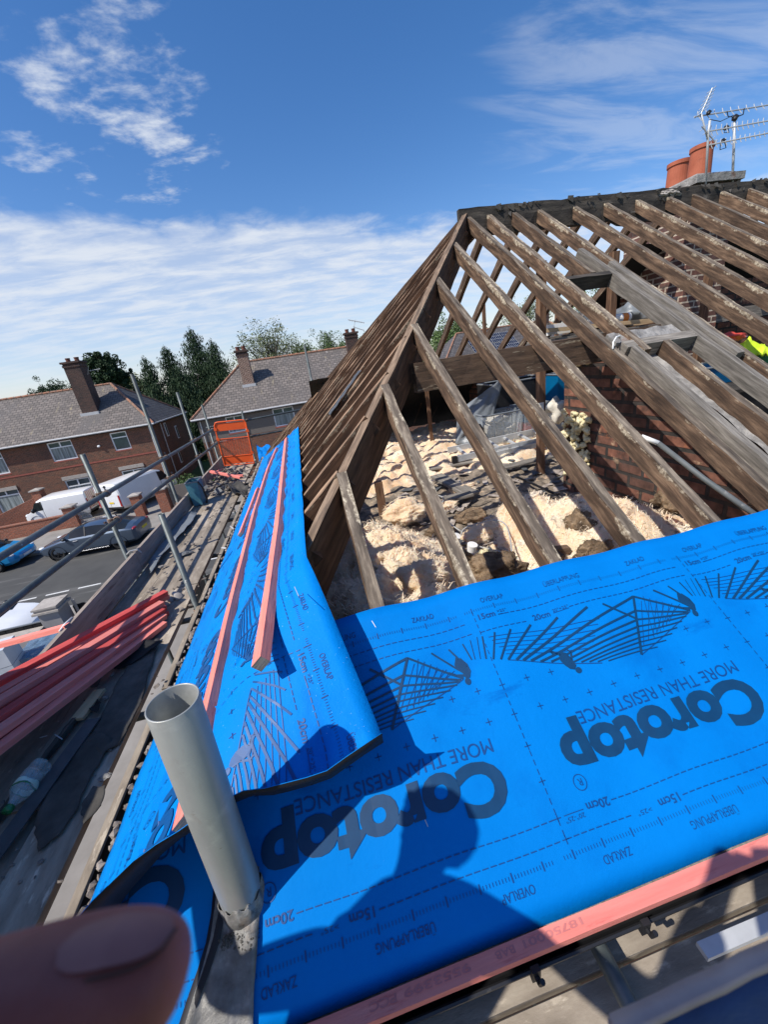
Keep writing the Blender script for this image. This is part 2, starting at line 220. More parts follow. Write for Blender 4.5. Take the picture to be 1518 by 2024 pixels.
brickmat('brick_chimney_pale', (0.105, 0.038, 0.030), (0.060, 0.026, 0.022), (0.42, 0.31, 0.24), ms=0.014)
brickmat('slate_roof', (0.185, 0.158, 0.140), (0.115, 0.10, 0.09), (0.045, 0.04, 0.038), bw=0.34, rh=0.255, ms=0.020, rough=0.85, bump=0.004, vary=0.32, patches=(((0.11, 0.10, 0.095), 0.5, 0.50, 0.2, (1.2, 0.35, 1)), ((0.32, 0.27, 0.17), 1.1, 0.62, 0.1, (2.0, 0.5, 1)), ((0.30, 0.28, 0.265), 3.2, 0.62, 0.08)))
brickmat('slate_hip', (0.115, 0.105, 0.103), (0.068, 0.062, 0.062), (0.03, 0.028, 0.028), bw=0.26, rh=0.24, ms=0.014, rough=0.75, bump=0.012)  # darker slate copy; on hip ends their shade is put into the colour
brickmat('ridge_clay', (0.34, 0.155, 0.09), (0.24, 0.13, 0.085), (0.10, 0.08, 0.065), bw=0.45, rh=1.0, ms=0.02, bump=0.006, patches=(((0.26, 0.22, 0.17), 4, 0.55, 0.1),))
mat('terracotta', ((0.33, 0.085, 0.042), (0.45, 0.13, 0.068)), scale=6, coord='Object', rough=0.75, bump=0.001, patches=(((0.22, 0.07, 0.045), 5, 0.62, 0.1, (1, 1, 3)),))
mat('terracotta_old', ((0.11, 0.04, 0.028), (0.19, 0.07, 0.045)), scale=6, coord='Object', rough=0.85)
mat('upvc', ((0.74, 0.75, 0.76), (0.80, 0.81, 0.82)), scale=3, coord='Object', rough=0.35)
mat('gutter_white', ((0.46, 0.46, 0.46), (0.55, 0.55, 0.55)), scale=3, coord='Object', rough=0.5)
mat('sill_red', ((0.25, 0.07, 0.05), (0.33, 0.10, 0.07)), scale=5, coord='Object', rough=0.6)
mat('win_glass', ((0.045, 0.06, 0.062), (0.10, 0.13, 0.135)), scale=1.5, coord='Object', rough=0.08, spec=0.8)
mat('curtain', ((0.10, 0.12, 0.12), (0.30, 0.34, 0.34)), scale=9, stretch=(1, 0.05, 1), rough=0.35, spec=0.6, lo=0.38, hi=0.62)
mat('foliage_conifer', ((0.010, 0.026, 0.009), (0.022, 0.050, 0.016), (0.048, 0.088, 0.028)), scale=1.6, coord='Object', rough=0.75, rand=0.1)
mat('foliage_broad', ((0.045, 0.085, 0.02), (0.09, 0.145, 0.04), (0.15, 0.20, 0.075)), scale=1.4, coord='Object', rough=0.7, rand=0.12)
mat('foliage_spring', ((0.09, 0.12, 0.045), (0.15, 0.18, 0.08), (0.22, 0.24, 0.12)), scale=1.8, coord='Object', rough=0.7, rand=0.1)
mat('bark', ((0.05, 0.04, 0.03), (0.11, 0.09, 0.07)), scale=6, coord='Object', rough=0.95)
mat('paint_grey', ((0.075, 0.105, 0.15), (0.085, 0.118, 0.165)), scale=2, coord='Object', rough=0.28, metal=0.45, coat=1.0)
mat('paint_blue', ((0.0, 0.24, 0.52), (0.0, 0.27, 0.57)), scale=2, coord='Object', rough=0.3, metal=0.2, coat=1.0)
mat('paint_white', ((0.72, 0.73, 0.73), (0.79, 0.80, 0.80)), scale=2, coord='Object', rough=0.35, coat=0.6)
mat('car_glass', ((0.012, 0.015, 0.018), (0.02, 0.025, 0.03)), scale=2, coord='Object', rough=0.05, spec=0.35)
mat('tyre', ((0.012, 0.012, 0.012), (0.02, 0.02, 0.02)), scale=5, coord='Object', rough=0.85)
mat('alloy', ((0.25, 0.25, 0.26), (0.36, 0.36, 0.37)), scale=5, coord='Object', rough=0.35, metal=0.8)
mat('alloy_dark', ((0.03, 0.03, 0.032), (0.06, 0.06, 0.065)), scale=5, coord='Object', rough=0.35, metal=0.7)
mat('lamp_clear', ((0.55, 0.58, 0.6), (0.8, 0.82, 0.84)), scale=9, coord='Object', rough=0.12, spec=0.9)
mat('lamp_red', ((0.25, 0.01, 0.012), (0.38, 0.015, 0.02)), scale=9, coord='Object', rough=0.2, coat=0.8)
mat('plate_yellow', ((0.75, 0.52, 0.03), (0.80, 0.58, 0.05)), scale=9, coord='Object', rough=0.5)
mat('chev_red', ((0.55, 0.02, 0.015), (0.6, 0.03, 0.02)), scale=9, coord='Object', rough=0.4)
mat('chev_yellow', ((0.62, 0.66, 0.42), (0.7, 0.72, 0.5)), scale=9, coord='Object', rough=0.4)
mat('blue_tub', ((0.05, 0.17, 0.22), (0.09, 0.25, 0.31)), scale=5, coord='Object', rough=0.5, patches=(((0.20, 0.24, 0.25), 8, 0.6, 0.1),))
mat('blue_box', ((0.0, 0.10, 0.24), (0.0, 0.13, 0.30)), scale=5, coord='Object', rough=0.4)
mat('green_box', ((0.01, 0.16, 0.05), (0.02, 0.22, 0.08)), scale=5, coord='Object', rough=0.45)
mat('hivis', ((0.55, 0.75, 0.02), (0.66, 0.86, 0.05)), scale=7, coord='Object', rough=0.7, bump=0.01)
mat('red_pack', ((0.60, 0.04, 0.03), (0.75, 0.12, 0.08)), scale=7, coord='Object', rough=0.35, patches=(((0.8, 0.8, 0.78), 9, 0.62, 0.03),))
mat('bag_white', ((0.55, 0.50, 0.42), (0.72, 0.68, 0.58)), scale=5, coord='Object', rough=0.6, bump=0.01)
mat('sheet_grey', ((0.14, 0.155, 0.17), (0.22, 0.24, 0.26)), scale=3, coord='Object', rough=0.35, bump=0.01)
mat('aluminium', ((0.42, 0.43, 0.43), (0.56, 0.57, 0.57)), scale=8, coord='Object', rough=0.45, metal=0.15, patches=(((0.30, 0.30, 0.29), 5, 0.6, 0.1),))
mat('conduit', ((0.09, 0.10, 0.10), (0.14, 0.15, 0.15)), scale=9, coord='Object', rough=0.6, patches=(((0.28, 0.27, 0.25), 14, 0.64, 0.06),))
mat('insul_fibre', ((0.80, 0.62, 0.44), (0.92, 0.80, 0.62)), scale=3, coord='Object', rough=1.0)
mat('paper_white', ((0.72, 0.71, 0.68), (0.8, 0.79, 0.76)), scale=3, coord='Object', rough=0.6)
mat('orange_label', ((0.75, 0.20, 0.03), (0.8, 0.25, 0.05)), scale=3, coord='Object', rough=0.5)
mat('appliance', ((0.50, 0.53, 0.56), (0.58, 0.61, 0.64)), scale=3, coord='Object', rough=0.5)
mat('navy_label', ((0.01, 0.07, 0.17), (0.015, 0.09, 0.21)), scale=3, coord='Object', rough=0.5)
mat('cable_grey', ((0.35, 0.35, 0.34), (0.45, 0.45, 0.44)), scale=9, coord='Object', rough=0.5)
mat('skin', ((0.25, 0.060, 0.045), (0.36, 0.115, 0.088)), scale=45, coord='Object', rough=0.55, ss=0.15, bump=0.0004, bscale=240)
mat('groove_shade', ((0.05, 0.018, 0.015), (0.07, 0.026, 0.02)), scale=60, coord='Object', rough=0.7)  # dark line for the groove under the nail, its shade put into colour
mat('nail', ((0.27, 0.09, 0.072), (0.37, 0.145, 0.118)), scale=45, coord='Object', rough=0.5)
mat('hair', ((0.03, 0.02, 0.015), (0.07, 0.05, 0.035)), scale=60, coord='Object', rough=0.7)
mat('navy_cloth', ((0.012, 0.035, 0.10), (0.02, 0.055, 0.15)), scale=40, coord='Object', rough=0.9, bump=0.001, sheen=0.2)
mat('beige_cloth', ((0.36, 0.27, 0.24), (0.46, 0.36, 0.31)), scale=40, coord='Object', rough=0.9)
mat('trouser', ((0.03, 0.03, 0.032), (0.06, 0.06, 0.062)), scale=30, coord='Object', rough=0.9)
mat('membrane_blue', ((0.0, 0.160, 0.52), (0.0, 0.180, 0.57)), scale=3.0, coord='Object', rough=0.65, spec=0.07, bump=0.004, bscale=7, patches=(((0.0, 0.130, 0.46), 1.4, 0.56, 0.14), ((0.0, 0.118, 0.43), 3.1, 0.62, 0.08, (0.6, 2.2, 1)), ((0.24, 0.50, 0.82), 160, 0.735, 0.03)))
mat('membrane_dusty', ((0.0, 0.190, 0.58), (0.0, 0.215, 0.66)), scale=3.0, coord='Object', rough=0.62, spec=0.10, bump=0.006, bscale=9, patches=(((0.0, 0.14, 0.49), 2.2, 0.57, 0.14, (2.0, 0.5, 1)), ((0.40, 0.66, 0.90), 130, 0.675, 0.03), ((0.30, 0.58, 0.88), 24, 0.72, 0.05)))
mat('membrane_under', ((0.006, 0.006, 0.009), (0.012, 0.012, 0.018)), scale=3, coord='Object', rough=0.6)
mat('ink', ((0.0, 0.034, 0.10), (0.0, 0.044, 0.125)), scale=20, coord='Object', rough=0.5)
mat('ink_left', ((0.0, 0.06, 0.21), (0.0, 0.085, 0.28)), scale=20, coord='Object', rough=0.5)
mat('ink_soft', ((0.0, 0.045, 0.19), (0.0, 0.056, 0.22)), scale=20, coord='Object', rough=0.5)
mat('stamp', ((0.50, 0.15, 0.14), (0.6, 0.2, 0.18)), scale=20, coord='Object', rough=0.8)
mat('solar', ((0.008, 0.012, 0.03), (0.015, 0.02, 0.045)), scale=2, coord='Object', rough=0.15)
def glassy(name, col, rough=0.05, alpha=0.35):
    m = mat(name, (col, col), scale=3, coord='Object', rough=rough, spec=0.9, alpha=alpha, bump=0.004, bscale=30); return m
glassy('clear_plastic', (0.60, 0.65, 0.68), 0.12, 0.24); glassy('pet_clear', (0.62, 0.70, 0.68), 0.04, 0.34); glassy('film_blue', (0.16, 0.26, 0.38), 0.12, 0.62)
mat('pet_green', ((0.01, 0.12, 0.04), (0.02, 0.18, 0.06)), scale=9, coord='Object', rough=0.2)
mat('label_pale', ((0.45, 0.58, 0.45), (0.62, 0.72, 0.62)), scale=25, coord='Object', rough=0.4)

# ------------------------------------------------------------------ objects
def tag(o, label=None, cat=None, group=None, kind=None):
    if label: o['label'] = label
    if cat: o['category'] = cat
    if group: o['group'] = group
    if kind: o['kind'] = kind
    return o
def thing(name, loc, label, cat, group=None):
    o = bpy.data.objects.new(name, None); o.empty_display_size = 0.1; COL.objects.link(o); o.location = loc; return tag(o, label, cat, group)
def jit(a): return random.uniform(-a, a)
class MB:
    def __init__(s): s.v = []; s.f = []; s.uv = []; s.mi = []
    def face(s, pts, m=0, uv=None):
        i = len(s.v); s.v += [Vector(p) for p in pts]; s.f.append(tuple(range(i, i + len(pts)))); s.mi.append(m)
        if uv is None:
            p = [Vector(q) for q in pts]; nn = V(0, 0, 0)
            for k in range(len(p)): nn += p[k].cross(p[(k + 1) % len(p)])
            nn = nn.normalized() if nn.length > 1e-12 else V(0, 0, 1)
            uu = V(0, 0, 1).cross(nn)
            uu = uu.normalized() if uu.length > 0.05 else V(1, 0, 0)
            vv = nn.cross(uu); uv = [(q.dot(uu), q.dot(vv)) for q in p]
        s.uv.append(uv)
    def mesh(s, verts, faces, m=0, uvs=None):           # shared vertices
        i = len(s.v); s.v += [Vector(p) for p in verts]
        for k, f in enumerate(faces):
            s.f.append(tuple(i + a for a in f)); s.mi.append(m[k] if isinstance(m, list) else m)
            s.uv.append([uvs[a] for a in f] if uvs else [(verts[a][0], verts[a][1]) for a in f])
    def box(s, lo, hi, m=0):
        x0, y0, z0 = lo; x1, y1, z1 = hi
        p = [(x0, y0, z0), (x1, y0, z0), (x1, y1, z0), (x0, y1, z0), (x0, y0, z1), (x1, y0, z1), (x1, y1, z1), (x0, y1, z1)]
        for f in ((3, 2, 1, 0), (4, 5, 6, 7), (0, 1, 5, 4), (1, 2, 6, 5), (2, 3, 7, 6), (3, 0, 4, 7)): s.face([p[a] for a in f], m)
    def beam(s, p0, p1, w, h, up=(0, 0, 1), seg=1, j=0.0, m=0, anchor='top', cut=None, mend=None):
        """timber from p0 to p1, the line is the middle of its top face (anchor top) or its axis; uv u along grain, v unrolled round the section"""
        p0 = Vector(p0); p1 = Vector(p1); d = (p1 - p0); Ln = d.length; d.normalize(); up = Vector(up); sd_ = d.cross(up).normalized(); un = sd_.cross(d).normalized()
        if sd_.dot(RIGHT) < 0: sgn = 1
        else: sgn = -1
        A = sd_ * sgn                                     # A points to the picture's left
        t0 = 0 if anchor == 'top' else h / 2
        rings = []
        for i in range(seg + 1):
            c = p0 + d * (Ln * i / seg)
            r = [c + A * (w / 2) + un * t0, c - A * (w / 2) + un * t0, c - A * (w / 2) + un * (t0 - h), c + A * (w / 2) + un * (t0 - h)]
            if j and 0 < i < seg: r = [q + V(jit(j), jit(j), jit(j)) for q in r]
            rings.append(r)
        vs = [0, w, w + h, 2 * w + h, 2 * w + 2 * h]
        for i in range(seg):
            u0, u1 = Ln * i / seg, Ln * (i + 1) / seg
            for k in range(4):
                k2 = (k + 1) % 4; a, b = vs[k], vs[k + 1]
                if k == 3: a, b = -h, 0
                q = [rings[i][k], rings[i + 1][k], rings[i + 1][k2], rings[i][k2]]; uvq = [(u0, a), (u1, a), (u1, b), (u0, b)]
                if sgn < 0: q.reverse(); uvq.reverse()
                s.face(q, m, uvq)
        me = m if mend is None else mend
        e0 = rings[0]; e1 = rings[-1]; uve = [(0, 0.3), (w, 0.3), (w, 0.3 + h), (0, 0.3 + h)]
        s.face(e0 if sgn > 0 else e0[::-1], me, uve); s.face(e1[::-1] if sgn > 0 else e1, me, uve)
        return s
    def tube(s, pts, r, n=10, m=0, caps=True, hollow=0.0):
        pts = [Vector(p) for p in pts]; rs = r if isinstance(r, (list, tuple)) else [r] * len(pts); rings = []; prev = None
        for i, p in enumerate(pts):
            d = (pts[min(i + 1, len(pts) - 1)] - pts[max(i - 1, 0)]).normalized()
            a = prev if prev is not None else (V(0, 0, 1) if abs(d.z) < 0.9 else V(1, 0, 0))
            x = (a - d * a.dot(d)).normalized(); prev = x; y = d.cross(x)
            rings.append([p + (x * math.cos(2 * math.pi * k / n) + y * math.sin(2 * math.pi * k / n)) * rs[i] for k in range(n)])
        vs = [q for rg in rings for q in rg]; fs = []
        for i in range(len(pts) - 1):
            for k in range(n): fs.append((i * n + k, i * n + (k + 1) % n, (i + 1) * n + (k + 1) % n, (i + 1) * n + k))
        if caps and not hollow: fs.append(tuple(range(n))[::-1]); fs.append(tuple((len(pts) - 1) * n + k for k in range(n)))
        s.mesh(vs, fs, m)
        return s
    def lathe(s, c, prof, n=20, m=0, axis=(0, 0, 1), flat=1.0):
        """prof = [(radius, height)...] about an axis through c"""
        c = Vector(c); ax = Vector(axis).normalized(); x = (V(1, 0, 0) if abs(ax.x) < 0.8 else V(0, 1, 0)); x = (x - ax * x.dot(ax)).normalized(); y = ax.cross(x)
        vs = []; fs = []; mm = []
        for (r, h) in [p[:2] for p in prof]:
            for k in range(n): a = 2 * math.pi * k / n; vs.append(c + ax * h + x * (r * math.cos(a)) + y * (r * flat * math.sin(a)))
        for i in range(len(prof) - 1):
            for k in range(n): fs.append((i * n + k, i * n + (k + 1) % n, (i + 1) * n + (k + 1) % n, (i + 1) * n + k)); mm.append(prof[i][2] if len(prof[i]) > 2 else m)
        s.mesh(vs, fs, mm); return s
    def blob(s, c, rad, m=0, sub=3, rough=0.25, freq=2.0, seed=0.0):
        b = bmesh.new(); bmesh.ops.create_icosphere(b, subdivisions=sub, radius=1.0); c = Vector(c); rad = Vector(rad) if not isinstance(rad, (int, float)) else V(rad, rad, rad)
        vs = []
        for q in b.verts:
            k = 1 + rough * NZ.noise(q.co * freq + V(seed, seed * 1.7, 0)) * 2 + rough * 0.5 * NZ.noise(q.co * freq * 2.7 + V(seed, 9, 3))
            vs.append(c + V(q.co.x * rad.x, q.co.y * rad.y, q.co.z * rad.z) * k)
        fs = [tuple(x.index for x in f.verts) for f in b.faces]; b.free(); s.mesh(vs, fs, m); return s
    def build(s, name, mats, parent=None, smooth=False, loc=None, solid=0.0, bevel=0.0, merge=False):
        if not isinstance(mats, (list, tuple)): mats = [mats]
        me = bpy.data.meshes.new(name)
        if parent is not None: o0 = wloc(parent)
        elif loc is not None: o0 = Vector(loc)
        else:
            xs = [q.x for q in s.v]; ys = [q.y for q in s.v]; zs = [q.z for q in s.v]; o0 = V((min(xs) + max(xs)) / 2, (min(ys) + max(ys)) / 2, min(zs))
        me.from_pydata([tuple(q - o0) for q in s.v], [], s.f)
        ul = me.uv_layers.new(name='UVMap'); flat = [c for f in s.uv for p in f for c in p]
        ul.data.foreach_set('uv', flat)
        for k in mats: me.materials.append(MT[k])
        me.polygons.foreach_set('material_index', s.mi)
        if smooth: me.polygons.foreach_set('use_smooth', [True] * len(s.f))
        o = bpy.data.objects.new(name, me); COL.objects.link(o)
        if merge:
            b = bmesh.new(); b.from_mesh(me); bmesh.ops.remove_doubles(b, verts=b.verts, dist=1e-5); b.to_mesh(me); b.free()
        if parent is not None: o.parent = parent
        else: o.location = o0
        if solid: md = o.modifiers.new('thickness', 'SOLIDIFY'); md.thickness = solid; md.offset = -1
        if bevel: md = o.modifiers.new('edge', 'BEVEL'); md.width = bevel; md.segments = 2; md.limit_method = 'ANGLE'
        o['wl'] = tuple(o0); return o
def wloc(o):
    if 'wl' in o: return Vector(o['wl'])
    p = Vector(o.location)
    while o.parent: o = o.parent; p += Vector(o.location)
    return p
def copy_tree(o, parent=None, label=None):
    c = o.copy(); COL.objects.link(c)
    if parent is not None: c.parent = parent
    for ch in list(o.children): copy_tree(ch, c)
    if label: c['label'] = label
    return c
def inherit(parent):                                      # matching origins for sub-parts: parent mesh origin equals its root's origin
    return parent
# ================================================================== SETTING
def ground():
    m = MB(); m.face([(-900, -500, GZ), (900, -500, GZ), (900, 1200, GZ), (-900, 1200, GZ)])
    tag(m.build('ground', 'grass'), kind='structure')
    def strip(name, y0, y1, z, mt, x0=-120, x1=120):
        q = MB(); q.face([(x0, y0, z), (x1, y0, z), (x1, y1, z), (x0, y1, z)]); return tag(q.build(name, mt), kind='structure')
    strip('road', 13.6, 20.5, GZ + 0.004, 'asphalt')
    def slab(name, y0, y1, mt, h):
        q = MB(); q.box((-120, y0, GZ - 0.2), (120, y1, GZ + h)); return tag(q.build(name, mt), kind='structure')
    slab('kerb', 20.5, 20.65, 'kerb_stone', 0.12); slab('pavement', 20.65, 23.3, 'paving', 0.115)
    slab('kerb', 13.45, 13.6, 'kerb_stone', 0.12); slab('pavement', 11.9, 13.45, 'paving', 0.115)
    slab('driveway', -6.0, 11.9, 'paving', 0.02)
    q = MB(); q.box((-120, 23.3, GZ - 0.2), (120, 29.6, GZ + 0.05)); tag(q.build('front_gardens', 'paving'), kind='structure')
    q = MB(); x = -60.0
    while x < 30:
        q.face([(x, 15.18, GZ + 0.009), (x + 0.82, 15.18, GZ + 0.009), (x + 0.82, 15.27, GZ + 0.009), (x, 15.27, GZ + 0.009)]); x += 1.14
    tag(q.build('road_markings', 'road_paint'), kind='structure')
ground()

# ================================================================== THE HOUSE BEING RE-ROOFED
APX = V(2.226, 4.878, 1.383)
house = thing('terraced_house', (3.0, 4.9, GZ), 'brick house whose roof is stripped to bare old rafters beside the scaffold', 'house')
def hpart(m, name, mats, **k): return m.build(name, mats, parent=house, **k)
EXT = 12.5
w = MB(); w.box((-0.80, 0.72, GZ), (EXT, 0.94, -1.72)); w.box((-0.80, 8.8, GZ), (EXT, 9.02, -1.72)); w.box((-0.80, 0.943, GZ), (-0.58, 8.797, -1.72)); hpart(w, 'outer_wall', 'brick_house')
c = MB(); c.box((-0.58, 0.94, -1.80), (EXT, 8.8, -1.74)); hpart(c, 'ceiling', 'felt')
# ceiling joists
for i, y in enumerate([1.35, 1.75, 2.15, 2.55, 2.95, 3.35, 3.75, 4.15, 4.55]):
    j = MB(); j.beam((-0.6, y, -1.63), (2.57, y, -1.63), 0.05, 0.10, seg=8, j=0.004); hpart(j, 'ceiling_joist', 'timber_side')
# fascias and soffit boards
f = MB(); f.box((-1.02, 0.53, -1.70), (EXT, 0.56, -1.535)); f.box((-0.99, 0.5605, -1.70), (EXT, 0.72, -1.68)); hpart(f, 'fascia', 'timber_dark')
f = MB(); f.box((-0.995, 0.57, -1.70), (-0.965, 9.22, -1.56)); hpart(f, 'fascia', 'timber_dark')
# rough old eaves board between membrane and batten
f = MB(); f.beam((-1.0, 0.515, -1.512), (EXT, 0.515, -1.512), 0.085, 0.02, seg=120, j=0.004); hpart(f, 'eaves_board', 'mortar_grey')
# ridge board with torn felt clinging to it
r = MB(); n = 90; x0, x1 = 2.14, EXT
rg = []
for i in range(n + 1):
    x = x0 + (x1 - x0) * i / n; zt = 1.44 + 0.018 * NZ.noise(V(x * 3.1, 0, 0)) + 0.014 * NZ.noise(V(x * 11, 2, 0)); zbm = 1.17 + 0.02 * NZ.noise(V(x * 4, 5, 0)) - (0.05 if 4.1 < x < 4.9 else 0)
    b = 0.022 * NZ.noise(V(x * 5, 8, 1))
    rg.append([(x, 4.845 + b, zbm), (x, 4.845 - abs(b), 1.33), (x, 4.85, zt), (x, 4.91, zt), (x, 4.91, zbm)])
for i in range(n):
    for k in range(5): r.face([rg[i][k], rg[i + 1][k], rg[i + 1][(k + 1) % 5], rg[i][(k + 1) % 5]], 0, [(i * .11, k * .1), ((i + 1) * .11, k * .1), ((i + 1) * .11, k * .1 + .1), (i * .11, k * .1 + .1)])
r.face(rg[0]); r.face(rg[-1][::-1]); rb = hpart(r, 'ridge_board', 'timber_dark')
# scraps of felt along the ridge
s = MB()
for i in range(150):
    x = random.uniform(2.3, 12); z = random.choice([1.43, 1.44, 1.35, 1.25]) + jit(0.02); a = random.uniform(.02, .07)
    s.face([(x, 4.835 + jit(.01), z), (x + a, 4.83 + jit(.01), z + jit(.015)), (x + a * .8 + jit(.02), 4.825 + jit(.02), z - a * random.uniform(.3, 1.2)), (x + jit(.01), 4.83, z - a * .5)])
tag(s.build('felt_scraps', 'felt', parent=rb), kind='stuff')
# lump of mortar bedding left on the ridge
s = MB()
for q in ((1312, 384, .05), (1322, 380, .045), (1330, 383, .05), (1305, 387, .03), (1337, 386, .035)): s.blob(ony(q[0], q[1], 4.87), (q[2] * 1.6, q[2], q[2] * .6), seed=q[0])
s.build('mortar_lump', 'stone_cap', parent=rb)

SX = 0.42
def rafter(p0, p1, mt='timber_rafter', w=0.055, h=0.105, j=0.0035, name='rafter'):
    m = MB(); up = V(0, 0, 1); m.beam(p0, p1, w, h, up, seg=max(4, int((Vector(p1) - Vector(p0)).length / 0.14)), j=j); return hpart(m, name, mt)
# hip line in plan: from the corner (-1,.51) to the apex
def hipx(y): return -1.0 + (y - 0.51) * (APX.x + 1.0) / (APX.y - 0.51)
def hipy(x): return 0.51 + (x + 1.0) * (APX.y - 0.51) / (APX.x + 1.0)
# front slope
xs_main = [2.245, 2.475, 2.80, 3.12, 3.58, 4.00, 4.43, 4.86, 5.23]
while xs_main[-1] < EXT - .5: xs_main.append(xs_main[-1] + SX)
for x in [-0.29, 0.13, 0.55, 0.965, 1.40, 1.83]:
    y1 = hipy(x) - 0.03; rafter((x, 0.56, zf(0, 0.56) - .004), (x, y1, zf(0, y1) - .004))
YR = 4.84
T1, T2 = 3.47, 2.56
for k, x in enumerate(xs_main):
    y0 = 0.56
    if k == 1: rafter((x, 2.50, zf(0, 2.50) - .004), (x + .02, YR, zf(0, YR) - .004)); continue
    if k == 2: rafter((x, T1 + .03, zf(0, T1 + .03) - .004), (x, YR, zf(0, YR) - .004)); continue
    if k == 3: rafter((2.98, y0, zf(0, y0) - .004), (2.98, T1 + .45, zf(0, T1 + .45) - .004), 'timber_grey', h=.11); rafter((3.045, 2.3, zf(0, 2.3) + .02), (3.06, T1 + .12, zf(0, T1 + .12) + .02), 'timber_grey', w=.06, h=.12); 
    rafter((x, y0, zf(0, y0) - .004), (x, YR, zf(0, YR) - .004))
# the lapped rafter below the old skylight, the trimmed one and the two trimmers
rafter((2.415, y0, zf(0, y0) - .01), (2.415, 2.62, zf(0, 2.62) - .01), 'timber_grey')
rafter((2.68, y0, zf(0, y0) - .004), (2.68, T2, zf(0, T2) - .004), 'timber_rafter')
m = MB(); m.beam((2.50, T1, zf(0, T1) - .005), (3.05, T1, zf(0, T1) - .005), .055, .12, NF, seg=6, j=.003); hpart(m, 'trimmer', 'timber_dark')
m = MB(); m.beam((2.36, T2 + .03, zf(0, T2) + .01), (2.97, T2 + .03, zf(0, T2) + .01), .075, .13, NF, seg=6, j=.004); hpart(m, 'trimmer', 'timber_grey')
m = MB(); m.beam((2.34, T2 + .14, zf(0, T2) + .06), (2.93, T2 + .16, zf(0, T2) + .06), .12, .05, NF, seg=12, j=.008); hpart(m, 'trimmer', 'mortar_grey')
# back slope
xs = [2.5 + SX * k for k in range(24)]
for x in xs: rafter((x, 9.2, zb(0, 9.2) - .004), (x, 4.92, zb(0, 4.92) - .004), 'timber_side', h=.10)
for x in [0.13, 0.55, 0.97, 1.40, 1.83, 2.2]:
    y1 = 9.246 - (hipy(x) - .51) + .03; rafter((x, 9.2, zb(0, 9.2) - .004), (x, y1, zb(0, y1) - .004), 'timber_side', h=.10)
# hip end: closely spaced jack rafters rising to the right
y = 0.70; k = 0
while y < 9.1:
    yy = y if y < 4.878 else 9.756 - y
    x1 = hipx(yy) - 0.02
    if x1 > -0.85: rafter((-0.96, y, zh(-0.96, y) - .004), (x1, y, zh(x1, y) - .004), 'timber_jack', w=.046, h=.125, j=.005)
    y += 0.335; k += 1
# hip rafters: deep boards on edge
def hipboard(a, b, mt, name='hip_rafter'):
    m = MB(); m.beam(a, b, .05, .27, (0, 0, 1), seg=34, j=.0025); return hpart(m, name, mt)
h1 = hipboard((-0.93, 0.60, -1.500), (APX.x, APX.y, APX.z + .02), 'timber_hip')
h2 = hipboard((-0.93, 9.156, -1.447), (APX.x, APX.y, APX.z + .012), 'timber_hip')
# loose strip of lead resting on the hip jacks
def strip_on_hip(p, q, wd, mt, name):
    m = MB(); a = onh(*p, .01); b = onh(*q, .01); d = (b - a); n = 14
    pr = None
    for i in range(n + 1):
        c = a + d * (i / n) + NH * (0.006 + 0.003 * math.sin(i * 1.7)); s = V(0, 1, 0) * wd * (0.5 + 0.03 * math.sin(i * 2.3))
        row = (c - s, c + s)
        if pr: m.face([pr[0], pr[1], row[1], row[0]])
        pr = row
    return m.build(name, mt, solid=.003, merge=True)
tag(strip_on_hip((652, 820), (712, 733), .17, 'slate_loose', 'lead_strip'), 'long grey strip of lead lying across the bare hip rafters', 'lead strip')
# purlins, struts, posts
m = MB(); m.beam((0.86, 2.93, -0.045), (3.13, 2.93, -0.045), .09, .21, seg=20, j=.003); hpart(m, 'purlin', 'timber_side')
m = MB(); m.beam((3.2, 5.1, -0.02), (EXT, 5.1, -0.02), .09, .16, seg=24, j=.003); hpart(m, 'purlin', 'timber_grey')
m = MB(); m.beam((0.9, 6.9, -0.16), (EXT, 6.9, -0.16), .09, .20, seg=24, j=.003); hpart(m, 'purlin', 'timber_side')
for (x, yy, z0, z1, a) in ((2.72, 4.18, -1.6, .72, .075), (3.44, 7.0, -1.6, .72, .05), (4.18, 6.0, -1.6, .62, .05), (2.19, 6.78, -1.6, -.25, .055), (3.95, 4.6, -.2, .80, .08), (5.0, 4.3, -1.5, .45, .07), (4.65, 5.4, -1.5, .6, .07), (5.5, 3.8, -1.5, .2, .07)):
    m = MB(); m.beam((x, yy, z0), (x, yy, z1), a, a, (0, 1, 0), seg=6, j=.002, anchor='mid'); hpart(m, 'post', 'timber_brown')
# black felt added under the low back slope to keep the void dark
for (xa, xb, ya, yb, off) in ((0.2, 3.9, 6.95, 9.15, -.115), (5.0, EXT, 5.3, 9.15, -.115)):
    m = MB(); nx, ny = 24, 10
    for i in range(nx):
        for k in range(ny):
            q = []
            for (a, b) in ((i, k), (i + 1, k), (i + 1, k + 1), (i, k + 1)):
                xx = xa + (xb - xa) * a / nx; y_ = ya + (yb - ya) * b / ny; q.append((xx, y_, zb(0, y_) + off - 0.03 * abs(math.sin(xx * 7.4))))
            m.face(q)
    hpart(m, 'dark_void_felt', 'black_matte')
# brick party wall in the loft, its top following the slope
def wallx(x0, x1, prof, name, mt, capm=None, cap=0.0):
    """prof: outline in (y,z); extruded between x0 and x1"""
    m = MB(); a = [(x0, y, z) for y, z in prof]; b = [(x1, y, z) for y, z in prof]
    m.face(a[::-1]); m.face(b)
    for i in range(len(prof)): j = (i + 1) % len(prof); m.face([a[i], a[j], b[j], b[i]])
    return hpart(m, name, mt)
pw = wallx(2.60, 2.83, [(0.80, -1.74), (3.56, -1.74), (3.60, -0.21), (2.62, -0.30), (0.80, -1.50)], 'party_wall', 'brick_loft')
